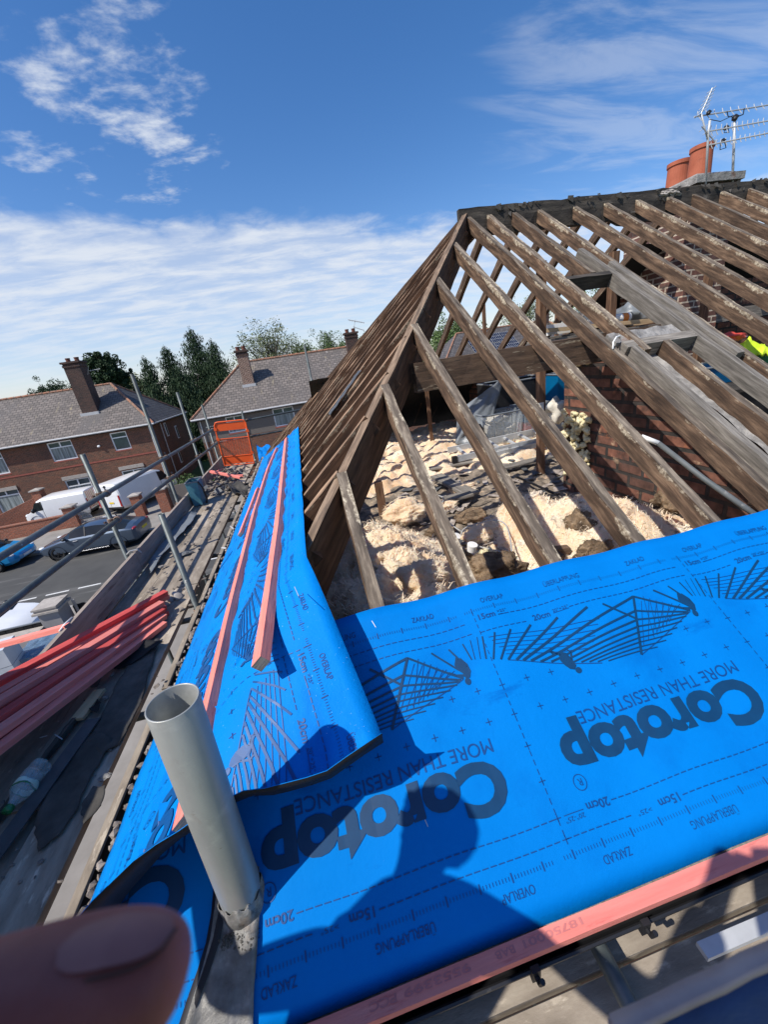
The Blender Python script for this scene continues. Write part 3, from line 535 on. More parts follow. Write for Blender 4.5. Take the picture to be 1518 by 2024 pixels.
# sloping mortar flaunching on top of that wall
m = MB(); n = 44
for i in range(n):
    for k in range(5):
        q = []
        for (a, b) in ((i, k), (i + 1, k), (i + 1, k + 1), (i, k + 1)):
            yy = 0.95 + (2.62 - .95) * a / n; xx = 2.605 + .24 * b / 5; z = -1.38 + (yy - .95) * .655 + .055
            q.append((xx, yy, z + 0.016 * NZ.noise(V(xx * 9, yy * 9, 0)) + .008 * NZ.noise(V(xx * 30, yy * 30, 3)) - .04 * (b / 5 - .5) ** 2))
        m.face(q)
m.build('mortar_top', 'mortar_grey', parent=pw, merge=True, smooth=True)
# foam lumps squirted on the far end of the party wall
m = MB()
for i in range(130):
    p = onx(random.uniform(1114, 1168), random.uniform(812, 935), 2.585); m.blob(p + V(-random.uniform(0, .03), 0, 0), random.uniform(.010, .034), sub=2, seed=i, rough=.45)
for i in range(8): m.blob(onx(random.uniform(1132, 1162), random.uniform(700, 718), 2.57), random.uniform(.02, .035), sub=2, seed=i + 90)
tag(m.build('foam_filler', 'foam', parent=pw, smooth=True), kind='stuff')
# second chimney breast further back left
m = MB(); m.box((3.55, 7.6, -1.74), (4.6, 8.1, -.25)); hpart(m, 'back_brickwork', 'brick_loft')
m = MB(); m.box((6.15, 5.55, -1.74), (9.5, 5.78, .38)); hpart(m, 'party_wall', 'brick_loft')
# main chimney stack rising through the ridge
st = MB(); st.box((5.42, 5.0, -1.74), (6.05, 6.12, 1.20)); ch = hpart(st, 'chimney_stack', 'brick_stack')
q = MB(); q.box((5.419, 4.999, 1.20), (6.051, 6.121, 1.50)); q.build('sooty_top', 'brick_chimney', parent=ch); q = MB(); q.box((5.37, 4.95, 1.50), (6.10, 6.17, 1.58)); 
vs = [(5.39, 4.97, 1.58), (6.08, 4.97, 1.58), (6.08, 6.15, 1.58), (5.39, 6.15, 1.58), (5.54, 5.12, 1.645), (6.0, 5.12, 1.645), (6.0, 6.0, 1.645), (5.54, 6.0, 1.645)]
for f_ in ((0, 1, 5, 4), (1, 2, 6, 5), (2, 3, 7, 6), (3, 0, 4, 7), (4, 5, 6, 7)): q.face([vs[a] for a in f_])
q.build('chimney_cap', 'mortar_grey', parent=ch, bevel=.01)
for (yy, hh, rr, xx) in ((5.32, .37, .125, 5.79), (5.78, .38, .135, 5.93)):
    p = MB(); p.lathe((xx, yy, 1.63), [(rr * 1.06, 0), (rr * 1.04, .03), (rr * .98, hh - .05), (rr * 1.08, hh - .045), (rr * 1.08, hh), (rr * .9, hh), (rr * .88, hh - .2), (0.0, hh - .2)], n=28)
    p.build('chimney_pot', 'terracotta', parent=ch, smooth=False)
# render the brick of the stack outside the roof darker soot stays in its own material
# gutters
def gutter(name, p0, p1, r, side):
    m = MB(); p0 = Vector(p0); p1 = Vector(p1); d = (p1 - p0).normalized(); x = d.cross(V(0, 0, 1)) * side; n = 10; N = 24
    for i in range(N):
        a0 = p0 + (p1 - p0) * (i / N); a1 = p0 + (p1 - p0) * ((i + 1) / N)
        for k in range(n):
            t0 = math.pi * (k / n); t1 = math.pi * ((k + 1) / n)
            for rr in (r, r - .004):
                f0 = x * (-math.cos(t0) * rr) - V(0, 0, 1) * math.sin(t0) * rr; f1 = x * (-math.cos(t1) * rr) - V(0, 0, 1) * math.sin(t1) * rr
                m.face([a0 + f0, a1 + f0, a1 + f1, a0 + f1])
    e = [x * (-math.cos(math.pi * k / n) * r) - V(0, 0, 1) * math.sin(math.pi * k / n) * r for k in range(n + 1)]
    m.tube([p0 + x * r, p1 + x * r], .006, 6); m.face([p0 + q for q in e]); m.face([p1 + q for q in e][::-1])
    return hpart(m, name, 'black_plastic')
g1 = gutter('gutter', (-1.0, .512, -1.545), (EXT, .512, -1.545), .056, 1)
g2 = gutter('gutter', (-1.06, .5, -1.60), (-1.06, 9.2, -1.60), .056, -1)
for x in (0.62, .285 + .0, 1.6, 2.4, -0.2):
    m = MB(); m.box((x - .012, .444, -1.575), (x + .012, .458, -1.525)); m.tube([(x, .452, -1.55), (x, .43, -1.545), (x + .004, .424, -1.52)], .007, 8); m.build('bracket', 'black_plastic', parent=g1)
# crumbs of broken mortar and straw along the left eaves
m = MB()
for i in range(420):
    y = random.uniform(.8, 8.6); c = V(-1.035 + jit(.022), y, -1.535 + jit(.012)); m.blob(c, random.uniform(.006, .02), sub=1, seed=i, rough=.4)
tag(hpart(m, 'eaves_rubble', 'rubble'), kind='stuff')
# ================================================================== BLUE MEMBRANE WITH ITS PRINT
def text2d(body, size, x, y, rot=0.0, bold=0.0, align='LEFT', sx=1.0):
    """triangulated outline of a text, placed in print space"""
    cu = bpy.data.curves.new('t', 'FONT'); cu.body = body; cu.size = size; cu.offset = bold; cu.align_x = align; cu.resolution_u = 4
    o = bpy.data.objects.new('t', cu); COL.objects.link(o); bpy.context.view_layer.update()
    dg = bpy.context.evaluated_depsgraph_get(); me = bpy.data.meshes.new_from_object(o.evaluated_get(dg)); c, s = math.cos(rot), math.sin(rot)
    vs = [(x + (v.co.x * sx) * c - v.co.y * s, y + (v.co.x * sx) * s + v.co.y * c) for v in me.vertices]; fs = [tuple(p.vertices) for p in me.polygons]
    bpy.data.objects.remove(o); bpy.data.curves.remove(cu); bpy.data.meshes.remove(me); return vs, fs
def ln(a, b, w):
    a = Vector((a[0], a[1])); b = Vector((b[0], b[1])); d = (b - a).normalized(); n = Vector((-d.y, d.x)) * w / 2
    return [tuple(a - n), tuple(b - n), tuple(b + n), tuple(a + n)], [(0, 1, 2, 3)]
def fitw(body, size, x0, x1, y, rot=0.0, bold=0.0):
    """text stretched so that it runs from x0 to x1 (rot 0) or x1 down to x0 (rot pi)"""
    vs, fs = text2d(body, size, 0, 0, 0, bold); a = min(v[0] for v in vs); b = max(v[0] for v in vs); k = (x1 - x0) / (b - a)
    if rot == 0: return [((v[0] - a) * k + x0, v[1] + y) for v in vs], fs
    return [(x1 - (v[0] - a) * k, y - v[1]) for v in vs], fs
A_, B_ = [], []                                            # A_: dark logo ink, B_: softer marks
PI = math.pi
B_.append(fitw('OVERLAP', .030, .053, .155, .908)); B_.append(fitw('ÜBERLAPPUNG', .030, .346, .516, .908)); B_.append(fitw('ZAKŁAD', .030, .751, .844, .908))
B_.append(fitw('15cm', .032, .017, .089, .842, bold=.0006)); B_.append(fitw('>25°', .017, .101, .141, .852)); B_.append(fitw('20cm', .032, .234, .310, .789, bold=.0006)); B_.append(fitw('20°÷25°', .017, .326, .397, .799))
B_.append(fitw('15cm', .032, .330, .402, .155, PI, .0006)); B_.append(fitw('>25°', .017, .250, .300, .147, PI)); B_.append(fitw('20cm', .032, .103, .182, .205, PI, .0006)); B_.append(fitw('20°-25°', .017, .022, .088, .187, PI))
B_.append(fitw('ZAKŁAD', .030, .083, .176, .082, PI)); B_.append(fitw('ÜBERLAPPUNG', .030, .388, .556, .082, PI)); B_.append(fitw('OVERLAP', .030, .755, .858, .082, PI))
B_.append(fitw('MORE THAN RESISTANCE', .058, .215, .884, .448, PI))
A_.append(fitw('Corotop', .185, .103, .887, .388, PI, .0085))
vs, fs = text2d('R', .028, 0, 0); B_.append(([(.128 - v[0], .268 - v[1]) for v in vs], fs))
rv = []; rf = []
for k in range(24):
    for rr in (.020, .0225): rv.append((.118 + rr * math.cos(k * PI / 12), .258 + rr * math.sin(k * PI / 12)))
for k in range(24): a = 2 * k; b = 2 * ((k + 1) % 24); rf.append((a, a + 1, b + 1, b))
B_.append((rv, rf))
def dashes(y, x0, x1, step=.026, dl=.019, w=.0028):
    x = x0
    while x + dl <= x1 + 1e-6: B_.append(ln((x, y), (x + dl, y), w)); x += step
dashes(.844, .102, .975); dashes(.794, .0, .225); dashes(.800, .400, .975)
B_.append(ln((.325, .796), (.397, .796), .002)); B_.append(ln((.10, .844), (.14, .844), .002)); B_.append(ln((.022, .194), (.09, .194), .002))
dashes(.194, .19, 1.0); dashes(.144, .415, 1.0); dashes(.144, .0, .24)
y = .15
while y < .885: B_.append(ln((0, y), (0, y + .016), .0028)); y += .0265
for k in range(100):
    if 94 <= k <= 96: continue
    h = .010 if k % 10 else .022
    B_.append(ln((k * .01, .885 - h / 2), (k * .01, .885 + h / 2), .0016 if k % 10 else .004)); B_.append(ln((k * .01 + .004, .108 - h / 2), (k * .01 + .004, .108 + h / 2), .0016 if k % 10 else .004))
def plus(x, y, r=.0115): B_.append(ln((x - r, y), (x + r, y), .0026)); B_.append(ln((x, y - r), (x, y + r), .00265))
plus(0, .592); plus(0, .492); plus(0, .392); plus(0, .291); plus(0, .194); plus(0, .144)
for k in range(1, 3): plus(.1 * k, .593)
for k in range(8, 10): plus(.1 * k + .005, .598)
for k in range(1, 10): plus(.1 * k + .003, .494)
# roof-carcass drawing
HX = .0105
def R(a, b, w): A_.append(ln(a, b, w))
base = [(-.047, .70), (.06, .668), (.16, .645), (.25, .62), (.404, .568), (.50, .556), (.569, .556)]
for (a, b, w) in (((.001, .778), (-.019, .694), .007), ((.055, .779), (.007, .684), .008), ((.123, .776), (.034, .676), .009), ((.212, .777), (.061, .668), .010), ((.332, .775), (.091, .660), .011), ((.471, .778), (.116, .653), .0115),
                  ((.690, .776), (.145, .645), .011), ((.659, .718), (.18, .635), .010), ((.645, .683), (.22, .626), .009), ((.628, .657), (.26, .615), .008), ((.615, .636), (.30, .603), .007), ((.602, .616), (.33, .594), .0065), ((.592, .600), (.36, .586), .006), ((.583, .584), (.39, .577), .0055), ((.575, .570), (.43, .568), .005)):
    R(a, b, w * .8)
R((.690, .776), (.568, .556), .0095); R((.541, .775), (.645, .683), .0085)
for (a, b, w) in (((.690, .776), (.872, .655), .010), ((.659, .718), (.862, .652), .009), ((.645, .683), (.855, .648), .008), ((.628, .657), (.84, .640), .007), ((.615, .636), (.81, .628), .006), ((.602, .616), (.775, .612), .0055), ((.592, .600), (.74, .598), .005), ((.583, .584), (.70, .582), .0045), ((.575, .570), (.65, .568), .004),
                  ((.786, .775), (.885, .668), .009), ((.856, .772), (.90, .69), .008), ((.916, .775), (.927, .708), .006), ((.95, .78), (.940, .705), .003), ((.98, .782), (.960, .70), .003)):
    R(a, b, w * .8)
for i in range(6):
    t = (i + .5) / 6.5
    B_.append(ln((.02 + .05 * t, .775 - .10 * t), (.50 - .12 * t, .73 - .12 * t), .0022)); B_.append(ln((.73 + .02 * i, .765 - .015 * i), (.66 + .02 * i, .60 + .008 * i), .0022)); B_.append(ln((.71 + .028 * i, .75 - .012 * i), (.60 + .03 * i, .585 + .012 * i), .002))
B_.append(ln((.06, .668), (.404, .568), .003)); B_.append(ln((.569, .556), (.87, .652), .003))
# two working figures in silhouette
def poly(p): A_.append((p, [tuple(range(len(p)))]))
def disc(x, y, r, ry=None): poly([(x + r * math.cos(k * PI / 8), y + (ry or r) * math.sin(k * PI / 8)) for k in range(16)])
poly([(.262, .640), (.274, .650), (.292, .642), (.302, .618), (.306, .590), (.292, .578), (.276, .585), (.264, .602), (.256, .622)]); disc(.305, .572, .012, .011)
A_.append(ln((.268, .640), (.238, .662), .009)); A_.append(ln((.240, .650), (.236, .670), .006)); A_.append(ln((.300, .612), (.312, .640), .007)); A_.append(ln((.312, .636), (.300, .655), .005))
poly([(.870, .722), (.888, .728), (.905, .700), (.908, .672), (.896, .650), (.880, .654), (.876, .676), (.866, .690), (.856, .702)]); disc(.884, .640, .011, .013)
A_.append(ln((.884, .662), (.842, .674), .008)); A_.append(ln((.846, .674), (.826, .686), .010)); A_.append(ln((.860, .706), (.876, .735), .009))
# --- one period, cut on a grid so that it can follow the folds of the sheet
GS = 0.05
def cutmesh(parts, vclip=None):
    b = bmesh.new()
    for vs, fs in parts:
        q = [b.verts.new((v[0], v[1], 0)) for v in vs]
        for f in fs:
            try: b.faces.new([q[i] for i in f])
            except ValueError: pass
    xs = [v.co.x for v in b.verts]; k = math.floor(min(xs) / GS)
    while k * GS < max(xs):
        bmesh.ops.bisect_plane(b, geom=b.verts[:] + b.edges[:] + b.faces[:], dist=1e-6, plane_co=(k * GS, 0, 0), plane_no=(1, 0, 0)); k += 1
    for k in range(0, 21): bmesh.ops.bisect_plane(b, geom=b.verts[:] + b.edges[:] + b.faces[:], dist=1e-6, plane_co=(0, k * GS, 0), plane_no=(0, 1, 0))
    b.verts.ensure_lookup_table(); b.verts.index_update()
    vs = [(v.co.x, v.co.y) for v in b.verts]; fs = [tuple(v.index for v in f.verts) for f in b.faces]; b.free(); return vs, fs
PA = cutmesh(A_); PB = cutmesh(B_)
def surf_tri(S, u, v):
    """the sheet as built: bilinear patches on the same grid"""
    i = math.floor(u / GS + 1e-9); j = min(math.floor(v / GS + 1e-9), 19); a = u / GS - i; b = v / GS - j
    p00 = S(i, j); p10 = S(i + 1, j); p11 = S(i + 1, j + 1); p01 = S(i, j + 1)
    if a >= b: return p00 * (1 - a) + p10 * (a - b) + p11 * b          # triangle 00,10,11
    return p00 * (1 - b) + p11 * a + p01 * (b - a)                     # triangle 00,11,01
def sheet(name, label, S, i0, i1, keep, mt, flip, nrm, layers=('ink', 'ink_soft'), periods=None, off=.0022, kmin=None):
    cache = {}
    def C(i, j):
        if (i, j) not in cache: cache[(i, j)] = S(i * GS, j * GS)
        return cache[(i, j)]
    m = MB(); idx = {}; vs = []; fs = []
    def vid(i, j):
        if (i, j) not in idx: idx[(i, j)] = len(vs); vs.append(C(i, j))
        return idx[(i, j)]
    for i in range(i0, i1):
        for j in range(20):
            if not keep((i + .5) * GS, (j + .5) * GS): continue
            a, b, c, d = vid(i, j), vid(i + 1, j), vid(i + 1, j + 1), vid(i, j + 1)
            t1, t2 = (a, b, c), (a, c, d)
            fs += [t1, t2] if not flip else [t1[::-1], t2[::-1]]
    m.mesh(vs, fs, 0); o = m.build(name, [mt, 'membrane_under'], smooth=True)
    md = o.modifiers.new('thickness', 'SOLIDIFY'); md.thickness = .0016; md.offset = -1; md.material_offset = 1; md.material_offset_rim = 0
    tag(o, label, 'roofing membrane', 'blue printed membranes laid over the rafters')
    for (P, mt2, nm, dz) in ((PB, layers[1], 'marks_print', off), (PA, layers[0], 'logo_print', off + .0006)):
        q = MB(); vv = []; ff = []
        for k in range(math.floor(i0 * GS) - 1, math.ceil(i1 * GS) + 1):
            base = len(vv); ok = []
            for (x, y) in P[0]:
                u = x + k; good = i0 * GS <= u <= i1 * GS and 0 <= y <= 1 and keep(u, y); ok.append(good)
                vv.append(surf_tri(C, u, y) + nrm * dz if good else V(0, 0, 0))
            for f in P[1]:
                if all(ok[a] for a in f): ff.append(tuple(base + a for a in (f if not flip else f[::-1])))
        used = sorted({a for f in ff for a in f}); mp = {a: i for i, a in enumerate(used)}
        q.mesh([vv[a] for a in used], [tuple(mp[a] for a in f) for f in ff], 0); q.build(nm, mt2, parent=o)
    return o
# front sheet: u = x - 0.5, v up the slope from the eaves
CF = 1 / math.sqrt(1 + TF * TF)
def S1(u, v):
    x = u + .5; y = .51 + v * CF; z = -1.5 + v * CF * TF + .006
    # the membrane sags a touch between rafters and wrinkles gently
    z += .005 * math.cos((x - .13) / .42 * 2 * PI) * min(1, v * 4 + .2) + .009 * NZ.noise(V(x * 1.6, v * 2.2, 4)) + .003 * NZ.noise(V(x * 5, v * 3, 9))
    z -= .006 * max(0, 1 - v / .04)                                   # lips over the fascia
    return V(x, y, z)
def keep1(u, v):
    x = u + .5
    y = .51 + v * CF
    return x > hipx(y) - .01
sheet('roofing_membrane', 'blue printed membrane stretched along the front slope above the pink eaves batten', S1, -30, 130, keep1, 'membrane_blue', False, NF)
# left sheet: runs back along the left eaves; its near end laps over the hip. u grows towards the viewer, v from the eaves up
CH = 1 / math.sqrt(1 + TH * TH)
def S2(u, v):
    yy = -u                                                           # distance away from the viewer
    # skewed near end: the free edge runs from the pipe up to the right
    x = -1.02 + v * CH * 1.215
    y = yy
    far = max(0, min(1, (y - 1.2) / 2.5))
    x += (v ** 1.5) * .14 * max(0, min(1, (1.5 - y) / .62))
    h = zh(x, 0); f = zf(0, y); d = h - f
    A = .185
    if d > 0: z = f + A * math.tanh(d / A)
    else: z = h
    z += .010
    sag = .012 * math.cos((y - .70) / .335 * 2 * PI) * (.25 + .75 * v * v)
    wr = .013 * NZ.noise(V(x * 6.0, y * 2.2, 3)) + .010 * NZ.noise(V(x * 14, y * 3.4, 7))
    if d < 0: z += sag * min(1, -d * 4) + wr * .8
    else: z += wr * .7
    return V(x, y, z)
def endy(x):
    """near edge of the left sheet in plan, through points seen in the photograph"""
    pts = [(-1.06, .50), (-.93, .60), (-.793, .69), (-.681, .715), (-.515, .752), (-.372, .795), (-.164, .805), (.026, .848), (.2, .89)]
    for a, b in zip(pts, pts[1:]):
        if x <= b[0]: t = (x - a[0]) / (b[0] - a[0]); return a[1] + t * (b[1] - a[1])
    return pts[-1][1]
def S2b(u, v):
    # stretch the last half metre of the sheet so that its end follows endy()
    y = -u; p = S2(u, v)
    if y < 1.7:
        x = p.x; e = endy(x); e -= .022 + .030 * max(0, min(1, (x + .45) / .3)); t = (y - .5) / 1.2; ny = e + (1.7 - e) * max(t, 0) if t >= 0 else e
        q = S2(-ny, v); dd = (ny - e) / (.060 + .05 * max(0, min(1, (-.30 - x) / .3))); cu = max(0, 1 - dd) ** 1.3 * (.150 + .035 * max(0, min(1, (-.30 - x) / .3))); return V(q.x, ny, q.z + cu)
    return p
def keep2(u, v): return .5 < -u < 8.25 - 2.45 * v
sheet('roofing_membrane', 'blue dusty membrane running back along the left eaves under three pink battens', S2b, -166, -10, keep2, 'membrane_dusty', False, NH, off=.003, layers=('ink_left', 'ink_soft'))
# crumpled blue offcut and black sheet ends at the far corner
m = MB(); n = 12
a, b = ony(512, 912, 8.9), ony(572, 905, 8.7)
for i in range(n):
    for k in range(n):
        q = []
        for (s, t) in ((i, k), (i + 1, k), (i + 1, k + 1), (i, k + 1)):
            s /= n; t /= n; p = a * (1 - s) + b * s + V(0, .25 * t, .34 * t * (1 - .6 * s)); q.append(p + V(0, 0, .10 * NZ.noise(V(s * 4, t * 4, 1)) + .05 * NZ.noise(V(s * 9, t * 9, 5))))
        m.face(q)
tag(m.build('membrane_offcut', 'membrane_dusty', merge=True, solid=.002), 'small crumpled piece of blue membrane at the far end of the left eaves', 'membrane offcut')
m = MB(); pts = [ony(u, v, 8.9) for u, v in ((618, 803), (621, 765), (626, 800), (637, 790), (628, 768), (641, 778))]
p = [ony(616, 805, 8.9), ony(621, 764, 8.95), ony(626, 785, 8.8), ony(642, 782, 8.9), ony(628, 800, 8.85)]
m.face([p[0], p[1], p[2]]); m.face([p[0], p[2], p[4]]); m.face([p[2], p[3], p[4]])
q = [ony(563, 875, 8.35), ony(583, 851, 8.45), ony(600, 828, 8.6), ony(620, 800, 8.8), ony(612, 800, 8.9), ony(592, 822, 8.7), ony(576, 843, 8.5)]
m.face([q[0], q[1], q[6]]); m.face([q[1], q[2], q[5], q[6]]); m.face([q[2], q[3], q[4], q[5]])
tag(m.build('membrane_flap', 'black_matte', solid=.004), 'black underside of a turned-up membrane end at the far hip', 'membrane flap')
# staple slivers
m = MB()
for (u, v, u2, v2) in ((735, 1227, 743, 1240), (582, 1160, 590, 1178), (840, 1620, 846, 1634)):
    m.tube([onf(u, v, .012) if u > 600 else onh(u, v, .02), onf(u2, v2, .012) if u > 600 else onh(u2, v2, .02)], .0014, 5)
tag(m.build('staples', 'aluminium'), 'tiny bright staples and slivers pinned on the blue membranes', 'staples', kind='stuff')
# ================================================================== BATTENS, PIPE, SCAFFOLD
def batten(pts, name, label, mt='batten_pink', w=.05, h=.038, group=None, endm=1, up=NH, off=.0):
    m = MB(); pts = [Vector(p) for p in pts]
    for a, b in zip(pts, pts[1:]): m.beam(a, b, w, h, up, seg=max(3, int((b - a).length / .25)), j=.0007, m=0, mend=1)
    return tag(m.build(name, [mt, 'timber_grey']), label, 'roof batten', group)
GB = 'loose pink roof battens'
def lay(q, dz, pl): return [pl(u, v, dz) for u, v in q]
batten(lay([(505, 1308), (523, 1190), (545, 1040), (564, 866)], .058, onh), 'roof_batten', 'long pink batten nearest the bare hip rafters on the left blue membrane', group=GB)
batten(lay([(350, 1628), (405, 1392), (452, 1195), (500, 1012), (528, 925), (545, 886)], .055, onh), 'roof_batten', 'long pink batten that passes behind the grey vent pipe', group=GB)
batten(lay([(472, 1055), (507, 965)], .05, onh), 'roof_batten', 'short pink batten offcut beside the scaffold boards on the blue membrane', group=GB, w=.045, h=.03)
# eaves batten with its stamped lettering
m = MB(); m.beam((-1.1, .480, -1.478), (5.2, .480, -1.478), .038, .026, (0, 0, 1), seg=40, j=.0006); eb = tag(m.build('eaves_batten', 'batten_pink'), 'pink stamped batten fixed along the front eaves above the black gutter', 'roof batten')
q = MB()
for body, xa, xb in (('18750001', .27, .445), ('BAB', .19, .245), ('9553399', -.06, .12), ('PCC', -.15, -.08)):
    vs, fs = fitw(body, .021, xa, xb, 0, PI, .0005); q.mesh([(x, .486 + y + .004, -1.4765) for x, y in vs], fs)
q.build('stamp', 'stamp', parent=eb)
# grey soil vent pipe standing out of its lead slate
b0, b1 = V(-.455, .735, -1.36), V(-.417, .752, -.632); ax = (b1 - b0).normalized()
vp = thing('vent_pipe', b0, 'tall open grey plastic vent pipe rising from a lead flashing at the roof corner', 'vent pipe')
m = MB(); H = (b1 - b0).length; m.lathe(b0 - ax * .15, [(.0555, 0), (.0555, H + .149), (.0545, H + .15), (.0525, H + .15), (.0515, H + .148), (.0515, .1), (0, .1)], n=56, axis=ax); m.build('pipe', 'pipe_grey', parent=vp, smooth=True)
m = MB(); n = 60
ringv = []
for k in range(n + 1):
    a = 2 * PI * k / n; d = V(math.cos(a), math.sin(a), 0); d = (d - ax * d.dot(ax)).normalized(); hh = .055 + .006 * math.sin(a * 3) + .005 * math.sin(a * 11)
    ringv.append((b0 + d * .066 - ax * .10, b0 + d * .062 + ax * (hh - .06), b0 + d * (.0585 + .004 * math.sin(a * 9)) + ax * hh))
for k in range(n):
    for i in range(2): m.face([ringv[k][i], ringv[k + 1][i], ringv[k + 1][i + 1], ringv[k][i + 1]])
m.build('lead_collar', 'lead', parent=vp, smooth=True, solid=.002, merge=True)
# lead apron dressed down the slope towards the eaves
def apron(u, v): p = onf(u, v, .016); return p
m = MB(); rows = [((432, 1722), (512, 1712)), ((428, 1790), (514, 1780)), ((418, 1850), (510, 1842)), ((402, 1910), (506, 1905)), ((385, 1965), (502, 1960)), ((366, 2030), (500, 2030)), ((350, 2080), (496, 2085))]
gr = []
for r in rows:
    a = apron(*r[0]); b = apron(*r[1]); row = []
    for k in range(11):
        t = k / 10; p = a * (1 - t) + b * t; row.append(p + NF * (.012 * NZ.noise(p * 16) + .006 * NZ.noise(p * 40) + (.012 if k in (0,) else 0)))
    gr.append(row)
fine = []
for i in range(len(gr) - 1):
    for s in range(4):
        t = s / 4; fine.append([gr[i][k] * (1 - t) + gr[i + 1][k] * t + NF * .003 * NZ.noise(V(i * 4 + s, k, 0) * .7) for k in range(11)])
fine.append(gr[-1])
for i in range(len(fine) - 1):
    for k in range(10): m.face([fine[i][k], fine[i][k + 1], fine[i + 1][k + 1], fine[i + 1][k]])
m.build('lead_apron', 'lead', parent=vp, smooth=True, solid=.003, merge=True)
# raised black edge of the cut membrane at the left of the apron
m = MB(); pr = None
for i, (u, v) in enumerate([(436, 1740), (430, 1800), (418, 1860), (400, 1915), (380, 1968), (355, 2040)]):
    p = onf(u + 4, v, .030); q = onf(u - 14 + 1 * i, v + 4, .006); r_ = onf(u + 16, v, .022)
    if pr: m.face([pr[0], pr[1], q, p]); m.face([pr[0], p, r_, pr[2]])
    pr = (p, q, r_)
m.build('cut_edge', 'membrane_under', parent=vp, merge=True, smooth=True)
# bits of grit on the lead
m = MB()
for i in range(60):
    p = onf(random.uniform(430, 500), random.uniform(1845, 1880), .024); m.blob(p, random.uniform(.0015, .004), sub=1, seed=i)
m.build('grit', 'felt', parent=vp)

# --- scaffold: one bolted frame
DZ = -1.75
scf = thing('scaffold', (-2.2, 5.0, GZ), 'galvanised tube scaffold with two guard rails standing along the left side of the house', 'scaffold')
R_ = .0242
def tubep(name, a, b, r=R_, mt='steel_galv', n=16):
    m = MB(); a = Vector(a); b = Vector(b); ax = (b - a).normalized(); H = (b - a).length
    m.lathe(a, [(r, 0), (r, H), (r * .84, H), (r * .84, H - .12), (0, H - .12)], n=n, axis=ax); return m.build(name, mt, parent=scf, smooth=False)
for p in scf.children: pass
def smooth(o):
    for f in o.data.polygons: f.use_smooth = True
    return o
for (x, y, top) in ((-2.2, 6.30, .335), (-2.2, 4.32, -.42), (-2.2, 8.15, .02), (-2.2, 9.75, -.32), (-1.40, 9.85, -.60), (.35, 9.9, .62), (-2.25, .1, -.55)):
    smooth(tubep('standard', (x, y, GZ), (x, y, top)))
smooth(tubep('standard', (-1.268, 3.20, GZ), (-1.268, 3.20, -.868))); smooth(tubep('standard', (-1.25, 6.9, GZ), (-1.25, 6.9, -1.85)))
smooth(tubep('guard_rail', (-2.135, .15, -.80), (-2.125, 9.95, -.90))); smooth(tubep('guard_rail', (-2.13, .1, -1.075), (-2.125, 9.95, -1.225)))
smooth(tubep('guard_rail', (-2.3, 9.93, -.855), (1.4, 9.90, -.77))); smooth(tubep('guard_rail', (-2.3, 9.94, -1.235), (1.4, 9.90, -1.20)))
smooth(tubep('ledger', (-2.13, .0, -1.86), (-2.13, 10, -1.86))); smooth(tubep('ledger', (-1.30, .0, -1.90), (-1.30, 10, -1.90)))
for y in (.9, 2.1, 3.1, 4.4, 5.6, 6.4, 7.6, 8.2, 9.3): smooth(tubep('transom', (-2.3, y, -1.813), (-1.02, y, -1.813)))
for x in (.509, 2.1): smooth(tubep('transom', (x, .60, -1.668), (x + .004, -1.1, -1.668)))
smooth(tubep('ledger', (-2.3, .28, -1.86), (3.6, .28, -1.86)))
# couplers
def coupler(x, y, z, ang=0.0):
    m = MB(); c = V(x, y, z)
    m.lathe(c - V(0, 0, .026), [(.030, 0), (.036, .006), (.036, .046), (.030, .052)], n=12)
    m.lathe(c + V(.066, -.028, 0), [(.030, 0), (.036, .006), (.036, .05), (.030, .056)], n=12, axis=(0, 1, 0))
    m.tube([c + V(-.03, -.04, 0), c + V(-.03, -.085, .008)], .007, 6); m.lathe(c + V(-.03, -.075, .006), [(.014, 0), (.014, .012)], n=6, axis=(0, 1, 0))
    m.tube([c + V(.05, .03, .03), c + V(.05, .03, .075)], .007, 6); m.lathe(c + V(.05, .03, .055), [(.014, 0), (.014, .012)], n=6); m.box((x + .015, y - .02, z - .02), (x + .05, y + .02, z + .02))
    return m.build('coupler', 'steel_rust', parent=scf)
for (y, za, zb_) in ((4.32, -.845, -1.135), (6.30, -.863, -1.17), (8.15, -.885, -1.20), (9.75, -.90, -1.22)):
    coupler(-2.2, y, za); coupler(-2.2, y, zb_)
coupler(-1.40, 9.85, -.83); coupler(-1.40, 9.85, -1.215); coupler(-2.2, 6.3, -1.60); coupler(-1.268, 3.2, -1.80)
# wire tie round the standard and toe board
m = MB(); c = V(-2.10, 4.30, -1.518)
for k in range(2): m.tube([c + V(-.07 + .01 * k, -.03 + .012 * k, -.01), c + V(-.03, -.035 + .01 * k, .02), c + V(.035, .0 + .01 * k, .012), c + V(.05, .02 + .008 * k, -.04)], .006, 6)
m.tube([c + V(-.03, .0, 0.01), c + V(-.06, .02, -.01), c + V(-.08, .05, .0)], .004, 6)
m.build('wire_tie', 'cable_grey', parent=scf)
